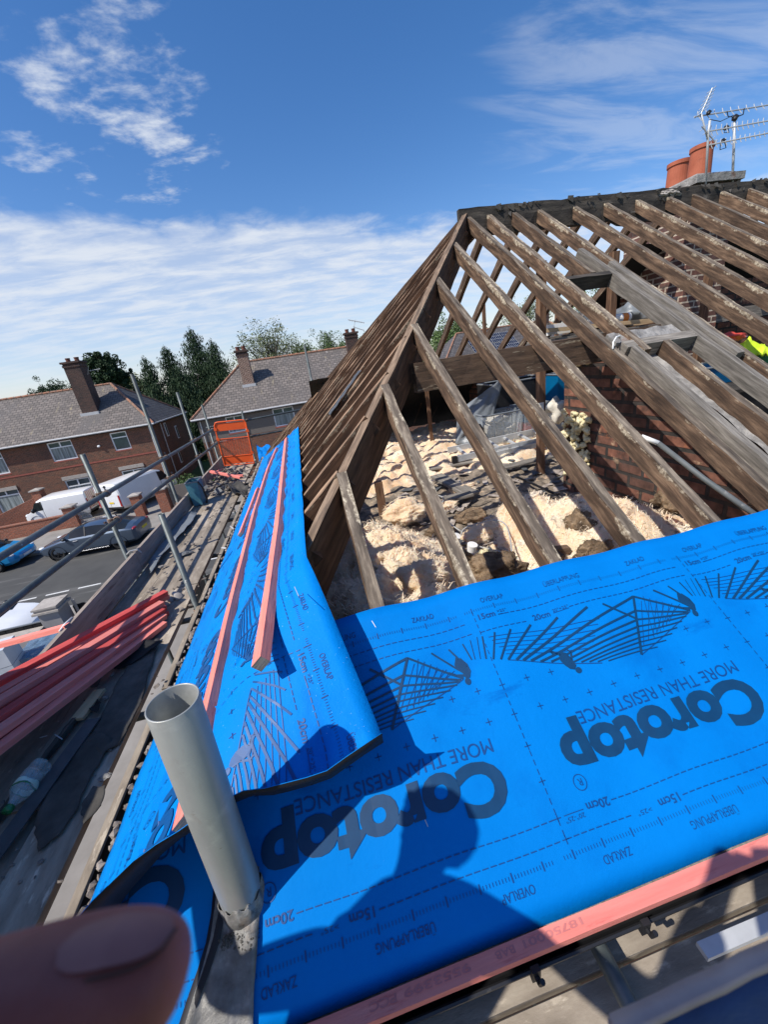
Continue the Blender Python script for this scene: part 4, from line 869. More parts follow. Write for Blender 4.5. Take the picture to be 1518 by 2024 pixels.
# scaffold boards: separate planks laid on the transoms
GD = 'scaffold boards of the left walkway'
xb = [-1.950, -1.709, -1.467, -1.238]; WDS = (.236, .236, .236, .05)
zz = [0, 0.004, 0.018, 0.006]
for i, x in enumerate(xb):
    for k, (ya, yb) in enumerate((((-.9, 2.9), (2.915, 6.0), (6.015, 9.6)), ((-.9, 1.6), (1.615, 5.3), (5.315, 9.6)), ((-.9, 3.6), (3.615, 7.2), (7.215, 9.6)), ((-.9, 2.2), (2.215, 5.9), (5.915, 9.6)))[i]):
        m = MB(); m.beam((x + jit(.004), ya, DZ + zz[i]), (x + jit(.004), yb, DZ + zz[i]), WDS[i], .038, (0, 0, 1), seg=10, j=.0015)
        row = ('against the toe board', 'second from the toe board', 'third from the toe board', 'narrow one along the inner edge beside the gutter')[i]; far = ('near', 'middle', 'far')[k]
        tag(m.build('scaffold_board', 'board_deck'), 'weathered %s plank of the row %s' % (far, row), 'scaffold board', GD)
for i, y in enumerate((.575, .343, .112)):
    m = MB(); m.beam((-1.0, y, -1.75), (3.4, y + .004, -1.75), .218, .038, (0, 0, 1), seg=14, j=.0012); tag(m.build('scaffold_board', 'board_deck'), ('grey front plank directly under the front gutter', 'grey front plank second from the gutter', 'grey front plank farthest from the gutter')[i], 'scaffold board', 'scaffold boards of the front walkway')
m = MB(); m.beam((.755, .392, -1.62), (2.6, .380, -1.62), .034, .018, (0, 0, 1), seg=6, j=.001); tag(m.build('pale_batten', 'aluminium'), 'short pale strip lying over the front walkway at the right', 'strip')
# toe boards
for (ya, yb, lab) in ((-.8, 4.262, 'near upright toe board edging the left walkway'), (4.27, 7.6, 'middle upright toe board edging the left walkway behind the felt roll'), (7.62, 9.7, 'far upright toe board edging the left walkway by the rubble')):
    m = MB(); n = 30
    m.beam((-2.095, ya, -1.522), (-2.095, yb, -1.522), .036, .222, (0, 0, 1), seg=16, j=.0005); tag(m.build('toe_board', 'toe_timber'), lab, 'toe board', 'toe boards')
m = MB(); m.tube([(-2.112, 2.88, -1.516), (-2.110, 2.96, -1.512), (-2.112, 3.06, -1.516)], [.006, .011, .005], 8); tag(m.build('rag', 'paper_white', smooth=True), 'small white rag lying on top of the near toe board', 'rag')
# bundle of pink battens, the shaded ones given a darker red colour
bd = [((327, 1167, -1.585), (-60, 1372, -1.42), 'batten_shaded', 'topmost shade-coloured batten of the bundle on the walkway'), ((330, 1174, -1.64), (-60, 1398, -1.45), 'batten_pink', 'second batten from the top of the bundle with a bright upper face'), ((319, 1188, -1.60), (-60, 1415, -1.40), 'batten_pink', 'broad pink batten in the middle of the bundle'),
      ((324, 1196, -1.66), (-60, 1432, -1.46), 'batten_shaded', 'shade-coloured batten tucked under the middle of the bundle'), ((321, 1202, -1.63), (-60, 1448, -1.43), 'batten_shaded', 'shade-coloured batten directly below the broad pink one'), ((328, 1207, -1.68), (-60, 1463, -1.49), 'batten_shaded', 'lower shade-coloured batten of the bundle on the walkway'), ((324, 1213, -1.66), (-60, 1478, -1.46), 'batten_pink', 'pink batten third from the bottom of the bundle'), ((321, 1219, -1.70), (-60, 1493, -1.52), 'batten_shaded', 'second lowest shade-coloured batten of the bundle'), ((324, 1228, -1.68), (-60, 1515, -1.52), 'batten_pink', 'lowest pink batten of the bundle on the walkway')]
for (a, b, mt, lb) in bd:
    batten([onz(*a), onz(*b)], 'roof_batten', lb, mt, w=.050, h=.041, group='bundle of pink battens on the walkway', up=(0.25, 0, 1))
batten([V(-2.08, 2.93, -1.50), V(-3.15, 3.42, -1.79)], 'roof_batten', 'single pink batten sticking out over the toe board at the far left', group=GB, up=(0, 0, 1))
batten([onz(415, 930, -1.50), onz(475, 942, -1.62)], 'roof_batten', 'pink batten offcut lying on the rubble near the orange gate', group=GB, w=.05, h=.04, up=(0, 0, 1)); batten([onz(418, 936, -1.55), onz(438, 926, -1.55)], 'roof_batten', 'tiny pink batten offcut crossing the one by the orange gate', group=GB, w=.04, h=.03, up=(0, 0, 1)); batten([onz(448, 940, -1.63), onz(480, 938, -1.66)], 'roof_batten', 'pink batten stub half under the offcut by the orange gate', group=GB, w=.05, h=.04, up=(0, 0, 1))
# unseen panel added beyond the guard rails to shade the near boards
hp_ = thing('shade_panel', (-2.3, .3, -1.7), 'unseen plywood sheet added at the left guard rails to shade the near boards', 'shade panel')
m = MB(); m.box((-2.30, -1.45, -1.70), (-2.285, 2.28, -.40)); m.build('sheet', 'timber_new', parent=hp_)
for y_ in (-1.2, .4, 2.0): m = MB(); m.box((-2.283, y_ - .03, -1.66), (-2.245, y_ + .03, -.44)); m.build('stiffener', 'timber_grey', parent=hp_)
# orange scaffold gate
gt = thing('ladder_gate', (-1.65, 9.1, -1.7), 'orange painted steel ladder gate with mesh infill standing at the far end of the walkway', 'ladder gate')
c00, c10, c01, c11 = V(-1.965, 9.1, -1.66), V(-1.33, 9.1, -1.72), V(-1.93, 9.1, -.70), V(-1.27, 9.1, -.745)
def gp(s, t): return (c00 * (1 - s) + c10 * s) * (1 - t) + (c01 * (1 - s) + c11 * s) * t
m = MB(); m.tube([gp(0, 0), gp(0, .93), gp(.05, .99), gp(.12, 1), gp(.88, 1), gp(.95, .99), gp(1, .93), gp(1, 0), gp(0, 0)], .016, 10); m.build('frame', 'orange_paint', parent=gt)
for (t0, t1) in ((.03, .20), (.80, .97)):
    m = MB(); f0 = [gp(.02, t0), gp(.98, t0), gp(.98, t1), gp(.02, t1)]; m.face(f0); m.face([q + V(0, .006, 0) for q in f0][::-1]); m.build('panel', 'orange_paint', parent=gt)
m = MB()
for k in range(1, 19): m.tube([gp(.02, .20 + .42 * k / 19), gp(.98, .20 + .42 * k / 19)], .0025, 5)
for k in range(1, 12): m.tube([gp(k / 12, .20), gp(k / 12, .62)], .0025, 5)
m.tube([gp(.0, .62), gp(1, .62)], .010, 8); m.tube([gp(.0, .21), gp(1, .21)], .010, 8); m.build('mesh_infill', 'orange_paint', parent=gt)
m = MB()
for (s, t) in ((0, .85), (0, .62), (1, .75), (1, .25)): m.box(tuple(gp(s, t) - V(.03, .02, .03)), tuple(gp(s, t) + V(.03, .01, .03)))
m.build('hinge_bracket', 'orange_paint', parent=gt)
# blue tub hanging inside the toe board
tb = thing('blue_tub', (-1.93, 6.55, -1.74), 'pale blue plastic tub with a dark handle against the toe board', 'tub')
m = MB(); lo = [(-2.04, 6.46), (-1.90, 6.46), (-1.90, 6.70), (-2.04, 6.70)]; hi = [(-2.06, 6.43), (-1.87, 6.43), (-1.87, 6.74), (-2.06, 6.74)]
for k in range(4):
    a, b = lo[k], lo[(k + 1) % 4]; c_, d_ = hi[(k + 1) % 4], hi[k]
    m.face([(*a, -1.735), (*b, -1.735), (*c_, -1.34), (*d_, -1.34)]); m.face([(*d_, -1.345), (*c_, -1.345), (*b, -1.70), (*a, -1.70)])
m.face([(*p, -1.735) for p in lo][::-1]); m.build('body', 'blue_tub', parent=tb, bevel=.008)
m = MB(); m.tube([(*p, -1.34) for p in hi + hi[:1]], .012, 8); m.build('rim', 'sheet_grey', parent=tb)
m = MB(); m.tube([(-1.86, 6.43, -1.34), (-1.82, 6.44, -1.45), (-1.82, 6.48, -1.66), (-1.85, 6.5, -1.73)], .014, 8); m.build('handle', 'black_plastic', parent=tb)

# --- debris on the walkway
def onD(u, v, h=.006): return onz(u, v, DZ + h)
def ragged(name, label, pts, mt, th=.004, curl=.02, cat='felt piece', sub=7, group=None, h=.012):
    """irregular flat piece: outline in picture points laid on the boards, with wavy relief"""
    P = [onD(u, v, 0.0) for u, v in pts]; c = sum(P, V(0, 0, 0)) / len(P); m = MB(); out = []
    for a, b in zip(P, P[1:] + P[:1]):
        for k in range(sub): t = k / sub; q = a * (1 - t) + b * t; out.append(q + V(.012 * NZ.noise(q * 23), .012 * NZ.noise(q * 23 + V(5, 5, 5)), 0))
    rings = []; R5 = 6
    for r in range(R5 + 1):
        s = r / R5; row = []
        for q in out:
            p = c + (q - c) * s; z = h + curl * (.5 + NZ.noise(V(p.x * 5, p.y * 5, 1)) + .4 * NZ.noise(V(p.x * 14, p.y * 14, 2))) * (.4 + .6 * s); row.append(V(p.x, p.y, DZ + .02 + max(z, .003)))
        rings.append(row)
    n = len(out)
    for r in range(R5):
        for k in range(n): m.face([rings[r][k], rings[r][(k + 1) % n], rings[r + 1][(k + 1) % n], rings[r + 1][k]] if r else [rings[1][k], rings[1][(k + 1) % n], rings[0][0]][::-1])
    return tag(m.build(name, mt, merge=True, smooth=True, solid=th), label, cat, group)
GF = 'torn pieces of old roofing felt'
ragged('felt_piece', 'long tongue of torn dark felt on the boards right of the plastic bottle', [(228, 1470), (200, 1520), (178, 1560), (150, 1622), (122, 1660), (85, 1692), (72, 1655), (85, 1600), (118, 1540), (150, 1490), (190, 1455)], 'felt', curl=.014, group=GF)
ragged('felt_piece', 'cracked sheet of dark felt along the inner board left of the vent pipe', [(318, 1270), (300, 1330), (285, 1390), (262, 1440), (240, 1480), (205, 1500), (180, 1470), (215, 1400), (250, 1330), (270, 1280)], 'felt', curl=.012, group=GF)
ragged('felt_piece', 'black crumpled felt scrap below the ends of the pink bundle', [(330, 1283), (300, 1300), (262, 1322), (228, 1328), (215, 1310), (250, 1292), (290, 1282)], 'black_matte', curl=.05, group=GF)
ragged('felt_piece', 'small shadowy felt scrap left of the cracked felt sheet', [(205, 1340), (195, 1362), (182, 1365), (188, 1350)], 'felt', curl=.04, group=GF)
ragged('felt_piece', 'clump of black felt crumbs beside the grey slate strip', [(190, 1385), (208, 1402), (200, 1422), (180, 1412), (172, 1392)], 'black_matte', curl=.06, group=GF)
ragged('felt_piece', 'wide torn felt piece lowest on the boards above the thumb', [(215, 1560), (205, 1600), (170, 1640), (165, 1600), (190, 1565)], 'felt', curl=.012, group=GF)
ragged('felt_roll', 'folded flap of black felt across the boards in front of the rubble', [(448, 968), (462, 985), (492, 992), (496, 972), (474, 962)], 'felt', curl=.16, group=GF, cat='felt roll')
ragged('felt_sheet', 'smooth grey sheet leaning against the inside of the toe board', [(392, 1020), (380, 1040), (352, 1072), (322, 1108), (300, 1142), (296, 1120), (330, 1070), (362, 1030), (376, 1018)], 'sheet_grey', curl=.02, cat='sheet', h=.03)
m = MB(); m.beam(onD(184, 1420, .05), onD(-20, 1700, .05), .082, .006, (0, 0, 1), seg=10, j=.0008); tag(m.build('slate_strip', 'slate_loose'), 'long flat dark grey slate strip on the boards behind the plastic bottle', 'slate strip')
m = MB(); m.beam(onD(146, 1418, .05), onD(-15, 1622, .05), .028, .03, (0, 0, 1), seg=16, j=.004); tag(m.build('old_batten', 'timber_dark'), 'dirty old batten lying left of the grey slate strip', 'old batten')
m = MB(); m.beam(onD(196, 1362, .052), onD(150, 1420, .05), .075, .02, (0, 0, 1), seg=6, j=.002); tag(m.build('board_offcut', 'timber_new'), 'pale clean board offcut in a patch of sun under the pink bundle', 'board offcut')
m = MB(); m.tube([onD(78, 1458, .05), onD(92, 1454, .055)], .0025, 6); m.tube([onD(108, 1452, .05), onD(122, 1461, .055)], .003, 6); tag(m.build('nails', 'aluminium'), 'two bright nails lying across the old batten', 'nails', kind='stuff')
# slate and mortar rubble spread on the walkway
m = MB()
for i in range(430):
    if i < 260: y = random.uniform(6.8, 8.9); x = random.uniform(-2.02, -1.5) if random.random() < .85 else random.uniform(-1.6, -1.2); s = random.uniform(.008, .034)
    elif i < 360: y = random.uniform(2.2, 6.6); x = random.uniform(-2.0, -1.25); s = random.uniform(.006, .022)
    else: y = random.uniform(.7, 2.4); x = random.uniform(-2.0, -1.25); s = random.uniform(.003, .012)
    m.blob((x, y, DZ + .02 + s * .5 + (random.uniform(0, .10) if i < 140 and x < -1.6 else 0)), (s * random.uniform(.8, 1.5), s, s * .55), sub=1, seed=i, rough=.5)
tag(m.build('rubble', 'rubble'), kind='stuff')
m = MB()
for i in range(24):
    y = random.uniform(6.9, 8.8); x = random.uniform(-2.0, -1.5); a = random.uniform(0, 3.1); c_, s_ = math.cos(a), math.sin(a); w_, l_ = random.uniform(.02, .05), random.uniform(.03, .09); z = DZ + random.uniform(.03, .13); t = jit(.05); t2 = jit(.05)
    f0 = [V(x + c_ * p * l_ - s_ * q * w_, y + s_ * p * l_ + c_ * q * w_, z + p * t + q * t2) for p, q in ((-1, -1), (1, -1), (1, 1), (-1, 1))]; m.face(f0); m.face([q - V(0, 0, .007) for q in f0][::-1])
    for k in range(4): m.face([f0[k], f0[(k + 1) % 4], f0[(k + 1) % 4] - V(0, 0, .007), f0[k] - V(0, 0, .007)][::-1])
tag(m.build('slate_fragments', 'slate_loose'), kind='stuff')
def slab(u, v, r, mt, label, name='stone_fragment', h=.03, seed=1):
    m = MB(); m.blob(onD(u, v, .02 + h * .5), (r, r * .6, h * .5), sub=3, seed=seed, rough=.3, freq=1.4); tag(m.build(name, mt), label, 'fragment', 'broken fragments on the walkway')
slab(366, 1093, .075, 'slate_loose', 'pale curved slate fragment in the middle of the walkway beside the standard', seed=3); slab(408, 1004, .06, 'rubble', 'dark shard of tile just in front of the blue tub', seed=5); slab(207, 1535, .030, 'mortar_grey', 'small light grey stone chip on the torn felt tongue', seed=8, h=.016); slab(318, 1120, .03, 'mortar_grey', 'stone chip beside the foot of the toe board', seed=11); slab(443, 928, .09, 'rubble', 'flat stone under the pink offcuts by the orange gate', seed=12)
m = MB()
for (u, v, s) in ((352, 1180, .045), (336, 1186, .035), (326, 1196, .03), (345, 1175, .028)): m.lathe(onD(u, v, .03), [(s * .7, 0), (s, .004), (s, .014), (s * .6, .02), (0, .022)], n=14, axis=(.3 + u * .001, -.2, 1))
tag(m.build('scaffold_coupler', 'stone_cap', smooth=True), 'loose pale scaffold clip lying at the ends of the pink bundle', 'scaffold clip')
m = MB(); m.tube([onz(455, 1040, -1.60), onz(462, 1046, -1.58), onz(460, 1054, -1.62)], .008, 8); m.tube([onz(438, 1083, -1.6), onz(450, 1084, -1.58)], .009, 8); tag(m.build('gutter_bracket', 'gutter_white', smooth=True), 'pair of small pale gutter clips at the left eaves', 'gutter clips')
# crushed plastic bottle
bt = thing('plastic_bottle', onD(45, 1570, .05), 'crushed clear plastic bottle with a green cap lying on the walkway', 'bottle')
ca, cb = onD(20, 1594, .075), onD(72, 1524, .075); ax = (cb - ca).normalized(); Lb = (cb - ca).length; cc = ca
def bottle(prof, mt, name, n=26, crush=True):
    m = MB(); m.lathe(cc, [(r_ * 1.3, h_) for r_, h_ in prof], n=n, axis=ax)
    if crush:
        for i, q in enumerate(m.v): m.v[i] = q + V(0, 0, 1) * .016 * NZ.noise(q * 26) + V(1, 0, 0) * .011 * NZ.noise(q * 33)
    return m.build(name, mt, parent=bt, smooth=True)
bottle([(.013, -.004), (.013, .015), (.020, .03), (.038, .065), (.040, .09), (.036, .12), (.040, .15), (.036, Lb * .85), (.040, Lb + .02), (.034, Lb + .035), (.0, Lb + .03)], 'pet_clear', 'shell')
bottle([(0, -.026), (.0155, -.026), (.0155, 0.0), (.0, .001)], 'pet_green', 'cap', crush=False)
bottle([(.0412, .082), (.0420, .09), (.0385, .105)], 'label_pale', 'label'); bottle([(.0395, .075), (.041, .080)], 'pet_green', 'label_band')
# ================================================================== INSIDE THE LOFT
def smst(a, b, x): t = max(0, min(1, (x - a) / (b - a))); return t * t * (3 - 2 * t)
def gauss(x, y, cx_, cy_, sx, sy): return math.exp(-((x - cx_) / sx) ** 2 - ((y - cy_) / sy) ** 2)
def hin(x, y):
    """top of the quilt: billowy heaps with folds between them"""
    n1 = NZ.noise(V(x * 2.3, y * 2.3, 1)); n2 = NZ.noise(V(x * 5.5, y * 5.5, 4)); n3 = abs(NZ.noise(V(x * 9, y * 9, 7))); n4 = NZ.noise(V(x * 24, y * 24, 2)); n5 = NZ.noise(V(x * 55, y * 55, 6))
    left = gauss(x, y, .22, 2.05, .55, .75) + .9 * gauss(x, y, .45, 2.95, .42, .55) + .5 * gauss(x, y, .55, 1.6, .3, .4); right = 1.1 * gauss(x, y, 1.95, 2.5, .58, .55) + .8 * gauss(x, y, 2.45, 2.0, .5, .5) + .6 * gauss(x, y, 1.75, 2.95, .4, .25)
    far = smst(4.5, 5.3, y) * .9
    b = -1.67 + .36 * min(1.15, left) + .35 * min(1.15, right) + .22 * far
    amp = .35 + .65 * min(1, left + right + far)
    n6 = abs(NZ.noise(V(x * 3.1 + 4, y * 3.1, 2))); return b + amp * (.085 * n1 + .055 * n2 - .09 * (1 - min(1, n6 * 3.5)) ** 2 - .022 * (1 - min(1, n3 * 4)) ** 2 + .014 * n4 + .006 * n5 - .018 * (1 - min(1, abs(NZ.noise(V(x * 15, y * 15, 3))) * 5)))
def patch(name, x0, x1, y0, y1, st, zf_, mt, keep=None, parent=None, kind='stuff'):
    nx = int((x1 - x0) / st); ny = int((y1 - y0) / st); vs = []; fs = []
    for i in range(nx + 1):
        for k in range(ny + 1): x = x0 + i * st; y = y0 + k * st; vs.append(V(x, y, zf_(x, y)))
    for i in range(nx):
        for k in range(ny):
            if keep and not keep(x0 + (i + .5) * st, y0 + (k + .5) * st): continue
            a = i * (ny + 1) + k; fs.append((a, a + ny + 1, a + ny + 2, a + 1))
    m = MB(); m.mesh(vs, fs); return tag(m.build(name, mt, smooth=True), kind=kind)
patch('loft_insulation', -.55, 2.58, .9, 4.0, .0165, hin, 'insulation')
patch('loft_insulation', -.3, 5.4, 4.3, 8.4, .035, lambda x, y: hin(x, y) + .02, 'insulation')
def hdeb(x, y): return -1.60 + .05 * NZ.noise(V(x * 3, y * 3, 8)) + .03 * NZ.noise(V(x * 9, y * 9, 1)) + .014 * NZ.noise(V(x * 28, y * 28, 2)) + .035 * gauss(x, y, 2.2, 3.4, .8, .5)
patch('loft_debris', .1, 3.3, 1.0, 4.9, .022, hdeb, 'debris')
# matted clumps and dirty rolls of quilt, each a piece that could be lifted out
GI = 'separate pieces of loft insulation quilt'
def clump(u, v, z, rad, mt, label, seed, sub=5, rough=.22, freq=1.8):
    c = onz(u, v, z); m = MB(); b = bmesh.new(); bmesh.ops.create_icosphere(b, subdivisions=sub, radius=1.0); vs = []
    for q in b.verts:
        k = 1 + rough * 1.8 * NZ.noise(q.co * freq + V(seed, 0, 0)) + rough * .6 * NZ.noise(q.co * freq * 3 + V(0, seed, 0)) + .03 * NZ.noise(q.co * 14) + .015 * NZ.noise(q.co * 30)
        vs.append(c + V(q.co.x * rad[0], q.co.y * rad[1], q.co.z * rad[2]) * k)
    fs = [tuple(x.index for x in f.verts) for f in b.faces]; b.free(); m.mesh(vs, fs); o = tag(m.build('insulation_clump', mt, smooth=True), label, 'insulation', GI)
    rq = random.Random(seed); w = MB()
    for i in range(int(900 * (rad[0] + rad[1]) / .3)):
        p = vs[rq.randrange(len(vs))]; nn_ = (p - c).normalized(); a = V(rq.gauss(0, 1), rq.gauss(0, 1), rq.gauss(0, 1)).normalized(); d = (a + nn_ * .5).normalized() * rq.uniform(.012, .045); sd2 = d.cross(nn_ + a * .1).normalized() * rq.uniform(.0008, .0022); q1 = p + d * .5 + nn_ * .004
        w.face([p - sd2, p + sd2, q1 + sd2 * .6, q1 - sd2 * .6]); w.face([q1 - sd2 * .6, q1 + sd2 * .6, p + d])
    tag(w.build('loose_fibres', mt if mt != 'insulation' else 'insul_fibre', parent=o), kind='stuff'); return o
clump(975, 1125, -1.42, (.20, .12, .11), 'insulation_dirty', 'sooty grey-brown insulation clump just behind the front membrane edge', 2)
clump(1145, 1045, -1.38, (.10, .13, .13), 'insulation_dirty', 'dark brown matted insulation stump on the right heap', 6)
clump(1180, 1090, -1.45, (.15, .07, .09), 'insulation_dirty', 'brown matted insulation roll lying below the dark stump', 9)
clump(1350, 985, -1.33, (.20, .16, .13), 'insulation_dirty', 'rolled dirty insulation piece at the foot of the brick party wall', 14)
clump(1385, 975, -1.30, (.10, .09, .10), 'insulation', 'small peach insulation tuft beside the dirty roll', 17)
clump(745, 1105, -1.38, (.16, .22, .10), 'insulation', 'pale folded insulation batt at the front left', 21)
clump(835, 1145, -1.33, (.15, .13, .13), 'insulation', 'bright cream insulation hump between the two nearest rafters', 25)
clump(800, 1010, -1.44, (.22, .18, .12), 'insulation', 'square-edged insulation batt in the left heap', 29)
clump(945, 1060, -1.50, (.13, .09, .07), 'insulation', 'orange insulation scrap beside the white tub lid', 31)
clump(960, 1095, -1.44, (.045, .035, .035), 'foam', 'small cream tuft of quilt above the sooty clump', 35, sub=4)
clump(915, 965, -1.54, (.16, .09, .06), 'insulation', 'flat peach insulation scrap behind the coil of cable', 38)
clump(1190, 915, -1.46, (.12, .10, .09), 'insulation', 'peach quilt scrap below the foam covered wall end', 41)
clump(1500, 965, -1.15, (.10, .12, .10), 'insulation', 'cream quilt showing between rafters at the right edge', 44)
for i_, (u_, v_, rr_, sd_) in enumerate(((880, 1000, .10, 51), (930, 1020, .12, 53), (985, 1045, .11, 55), (870, 1050, .10, 57), (1010, 985, .10, 59), (905, 1100, .08, 61))):
    clump(u_, v_, -1.54, (rr_ * 1.3, rr_, rr_ * .55), ('insulation', 'insulation_dirty')[i_ % 2], ('flat pale quilt scrap just right of the cable coil', 'grey quilt scrap in the middle of the debris strip', 'pale quilt scrap under the looping grey cable', 'dirty quilt scrap left of the white round lid', 'pale quilt scrap at the near edge of the loose boards', 'dirty quilt scrap just below the little white tub')[i_], sd_, sub=4)
# wisps standing off the quilt
m = MB(); rnd = random.Random(5)
for i in range(15000):
    if i < 11500: x, y = rnd.uniform(-.3, 2.55), rnd.uniform(1.5, 3.8)
    else: x, y = rnd.uniform(.3, 5.0), rnd.uniform(4.8, 8.0)
    z = hin(x, y) + .004; 
    if z < -1.58: continue
    a = rnd.uniform(0, 6.28); l = rnd.uniform(.02, .075); w_ = rnd.uniform(.001, .0036); d = V(math.cos(a), math.sin(a), rnd.uniform(-.1, .6)) * l; s = V(-math.sin(a), math.cos(a), 0) * w_; p = V(x, y, z)
    q1 = p + d * .5 + V(0, 0, .3 * l); m.face([p - s, p + s, q1 + s * .6, q1 - s * .6]); m.face([q1 - s * .6, q1 + s * .6, p + d])
tag(m.build('insulation_wisps', 'insul_fibre'), kind='stuff')
# floor boards, slates and laths strewn over the joists
def plank(p0, p1, w_, h, mt, label, name='loose_board', up=(0, 0, 1), grp='loose boards lying in the loft', cat='board'):
    m = MB(); m.beam(p0, p1, w_, h, up, seg=max(3, int((Vector(p1) - Vector(p0)).length / .12)), j=.002); return tag(m.build(name, mt), label, cat, grp)
plank(onz(850, 925, -1.50), onz(965, 905, -1.50), .16, .02, 'timber_grey', 'wide grey board across the joists left of the ladder'); plank(onz(862, 938, -1.46), onz(935, 975, -1.50), .17, .03, 'timber_grey', 'grey board with a lit end lying askew on the debris')
plank(onz(850, 912, -1.52), onz(1000, 890, -1.52), .10, .02, 'timber_dark', 'dark board just in front of the ladder'); plank(onz(880, 985, -1.50), onz(932, 972, -1.48), .15, .03, 'timber_grey', 'short thick board end pointing at the cable coil')
plank(onz(985, 925, -1.50), onz(1090, 900, -1.50), .15, .02, 'timber_grey', 'grey board under the debris to the right of the second rafter'); plank(onz(1020, 940, -1.47), onz(1100, 975, -1.47), .02, .02, 'black_plastic', 'thin black plastic rod lying by the right heap', 'black_rod', cat='rod')
plank(onz(1160, 918, -1.40), onz(1240, 900, -1.38), .012, .008, 'timber_new', 'thin new lath lying below the brick wall', 'lath', cat='lath'); plank(onz(1060, 1065, -1.40), onz(1110, 1100, -1.44), .07, .04, 'timber_side', 'dark timber end under the right insulation heap')
plank(onz(1065, 1085, -1.42), onz(1125, 1080, -1.44), .06, .04, 'timber_side', 'dark crossing timber behind the membrane edge'); plank(V(.62, 3.95, -1.60), V(.62, 3.95, -1.18), .08, .08, 'timber_brown', 'orange brown stub post by the hip rafter', up=(0, 1, 0))
m = MB()
for i in range(110):
    x, y = rnd.uniform(.9, 3.1), rnd.uniform(3.3, 4.9)
    if i > 80: x, y = rnd.uniform(.9, 1.5), rnd.uniform(2.0, 3.3)
    z = max(hdeb(x, y), hin(x, y)) + .006; a = rnd.uniform(0, 3.14); l, w_ = rnd.uniform(.02, .11), rnd.uniform(.01, .05); t = rnd.uniform(-.3, .3); ca_, sa_ = math.cos(a), math.sin(a)
    f0 = [V(x + ca_ * p * l - sa_ * q * w_, y + sa_ * p * l + ca_ * q * w_, z + .02 + p * t * l * .6 + q * t * w_ * .5) for p, q in ((-1, -1), (1, -1), (1.0, 1), (-.8, .9))]
    mi_ = 0 if i % 5 == 0 else 1; m.face(f0, mi_); m.face([q - V(0, 0, .006) for q in f0][::-1], mi_)
    for k in range(4): m.face([f0[k], f0[(k + 1) % 4], f0[(k + 1) % 4] - V(0, 0, .006), f0[k] - V(0, 0, .006)][::-1], mi_)
tag(m.build('loft_slate_scraps', ['slate_loose', 'rubble']), kind='stuff')
def cable(pts, r, mt, label, name='cable'):
    P = [onz(*p) for p in pts]; out = []
    for i in range(len(P) - 1):
        p0 = P[max(i - 1, 0)]; p1 = P[i]; p2 = P[i + 1]; p3 = P[min(i + 2, len(P) - 1)]
        for k in range(6):
            t = k / 6; out.append(.5 * ((2 * p1) + (p2 - p0) * t + (2 * p0 - 5 * p1 + 4 * p2 - p3) * t * t + (3 * p1 - p0 - 3 * p2 + p3) * t ** 3))
    out.append(P[-1]); m = MB(); m.tube(out, r, 7); return tag(m.build(name, mt, smooth=True), label, 'cable', 'old cables in the loft')
cable([(845, 982, -1.50), (860, 978, -1.48), (876, 984, -1.47), (872, 995, -1.48), (848, 998, -1.5)], .007, 'cable_grey', 'grey cable coil left of the board end'); cable([(878, 1022, -1.48), (890, 1035, -1.46), (905, 1046, -1.47), (915, 1052, -1.5)], .006, 'cable_grey', 'pale cable arching over the debris by the orange scrap')
cable([(912, 1055, -1.45), (918, 1045, -1.43), (940, 1036, -1.43), (975, 1028, -1.44), (998, 1035, -1.45), (1008, 1060, -1.46), (1012, 1092, -1.46)], .006, 'cable_grey', 'long grey cable looping behind the second rafter'); cable([(905, 1016, -1.45), (930, 1002, -1.43), (950, 1000, -1.44), (972, 990, -1.44)], .004, 'black_plastic', 'thin black cable in the middle of the debris'); cable([(940, 1078, -1.45), (970, 1086, -1.44), (1000, 1093, -1.45)], .005, 'cable_grey', 'pale cable below the orange insulation scrap')
m = MB(); m.lathe(onz(932, 1088, -1.46), [(.036, 0), (.038, .045), (.040, .047), (.040, .058), (.0, .060)], n=24, axis=(.15, -.2, 1)); tag(m.build('paint_tub', 'paper_white', smooth=False), 'little round white tub standing in the debris', 'tub'); m = MB(); m.lathe(onz(903, 1060, -1.47), [(.0, 0), (.04, .0), (.04, .008), (.0, .01)], n=20, axis=(.3, -.3, 1)); tag(m.build('tub_lid', 'paper_white'), 'white round lid lying left of the little tub', 'lid')
# aluminium ladder on its side
ld = thing('ladder', (2.5, 5.12, -1.5), 'aluminium ladder lying on its side across the loft floor', 'ladder')
la, lb = onz(868, 905, -1.42), V(4.3, 5.2, -1.42)
la = V(2.0, 5.10, -1.44); lb = V(4.4, 5.14, -1.40)
m = MB(); m.beam(la + V(0, 0, .04), lb + V(0, 0, .04), .028, .085, (0, 0, 1), seg=2); m.build('stile', 'aluminium', parent=ld)
m = MB(); m.beam(la + V(0, .36, .10), lb + V(0, .36, .10), .028, .085, (0, 0, 1), seg=2); m.build('stile', 'aluminium', parent=ld)
m = MB(); m.beam(la + V(.45, -.03, -.005), lb + V(0, -.03, -.005), .028, .07, (0, 0, 1), seg=2); m.build('stile', 'aluminium', parent=ld)
for k in range(9):
    m = MB(); c_ = la + (lb - la) * ((k + .6) / 9.3); m.beam(c_ + V(0, .0, .012), c_ + V(0, .36, .065), .035, .03, (0, 0, 1), seg=1, anchor='mid'); m.build('rung', 'aluminium', parent=ld)
m = MB(); c_ = la + V(-.03, 0, 0); m.box(tuple(c_ - V(.05, .025, .05)), tuple(c_ + V(.02, .025, .045))); m.build('foot', 'black_plastic', parent=ld)
m = MB(); c_ = la + V(.62, -.0155, .0); m.face([c_ + V(0, 0, -.025), c_ + V(.17, .003, -.022), c_ + V(.17, .003, .022), c_ + V(0, 0, .02)]); m.build('label', 'paper_white', parent=ld)
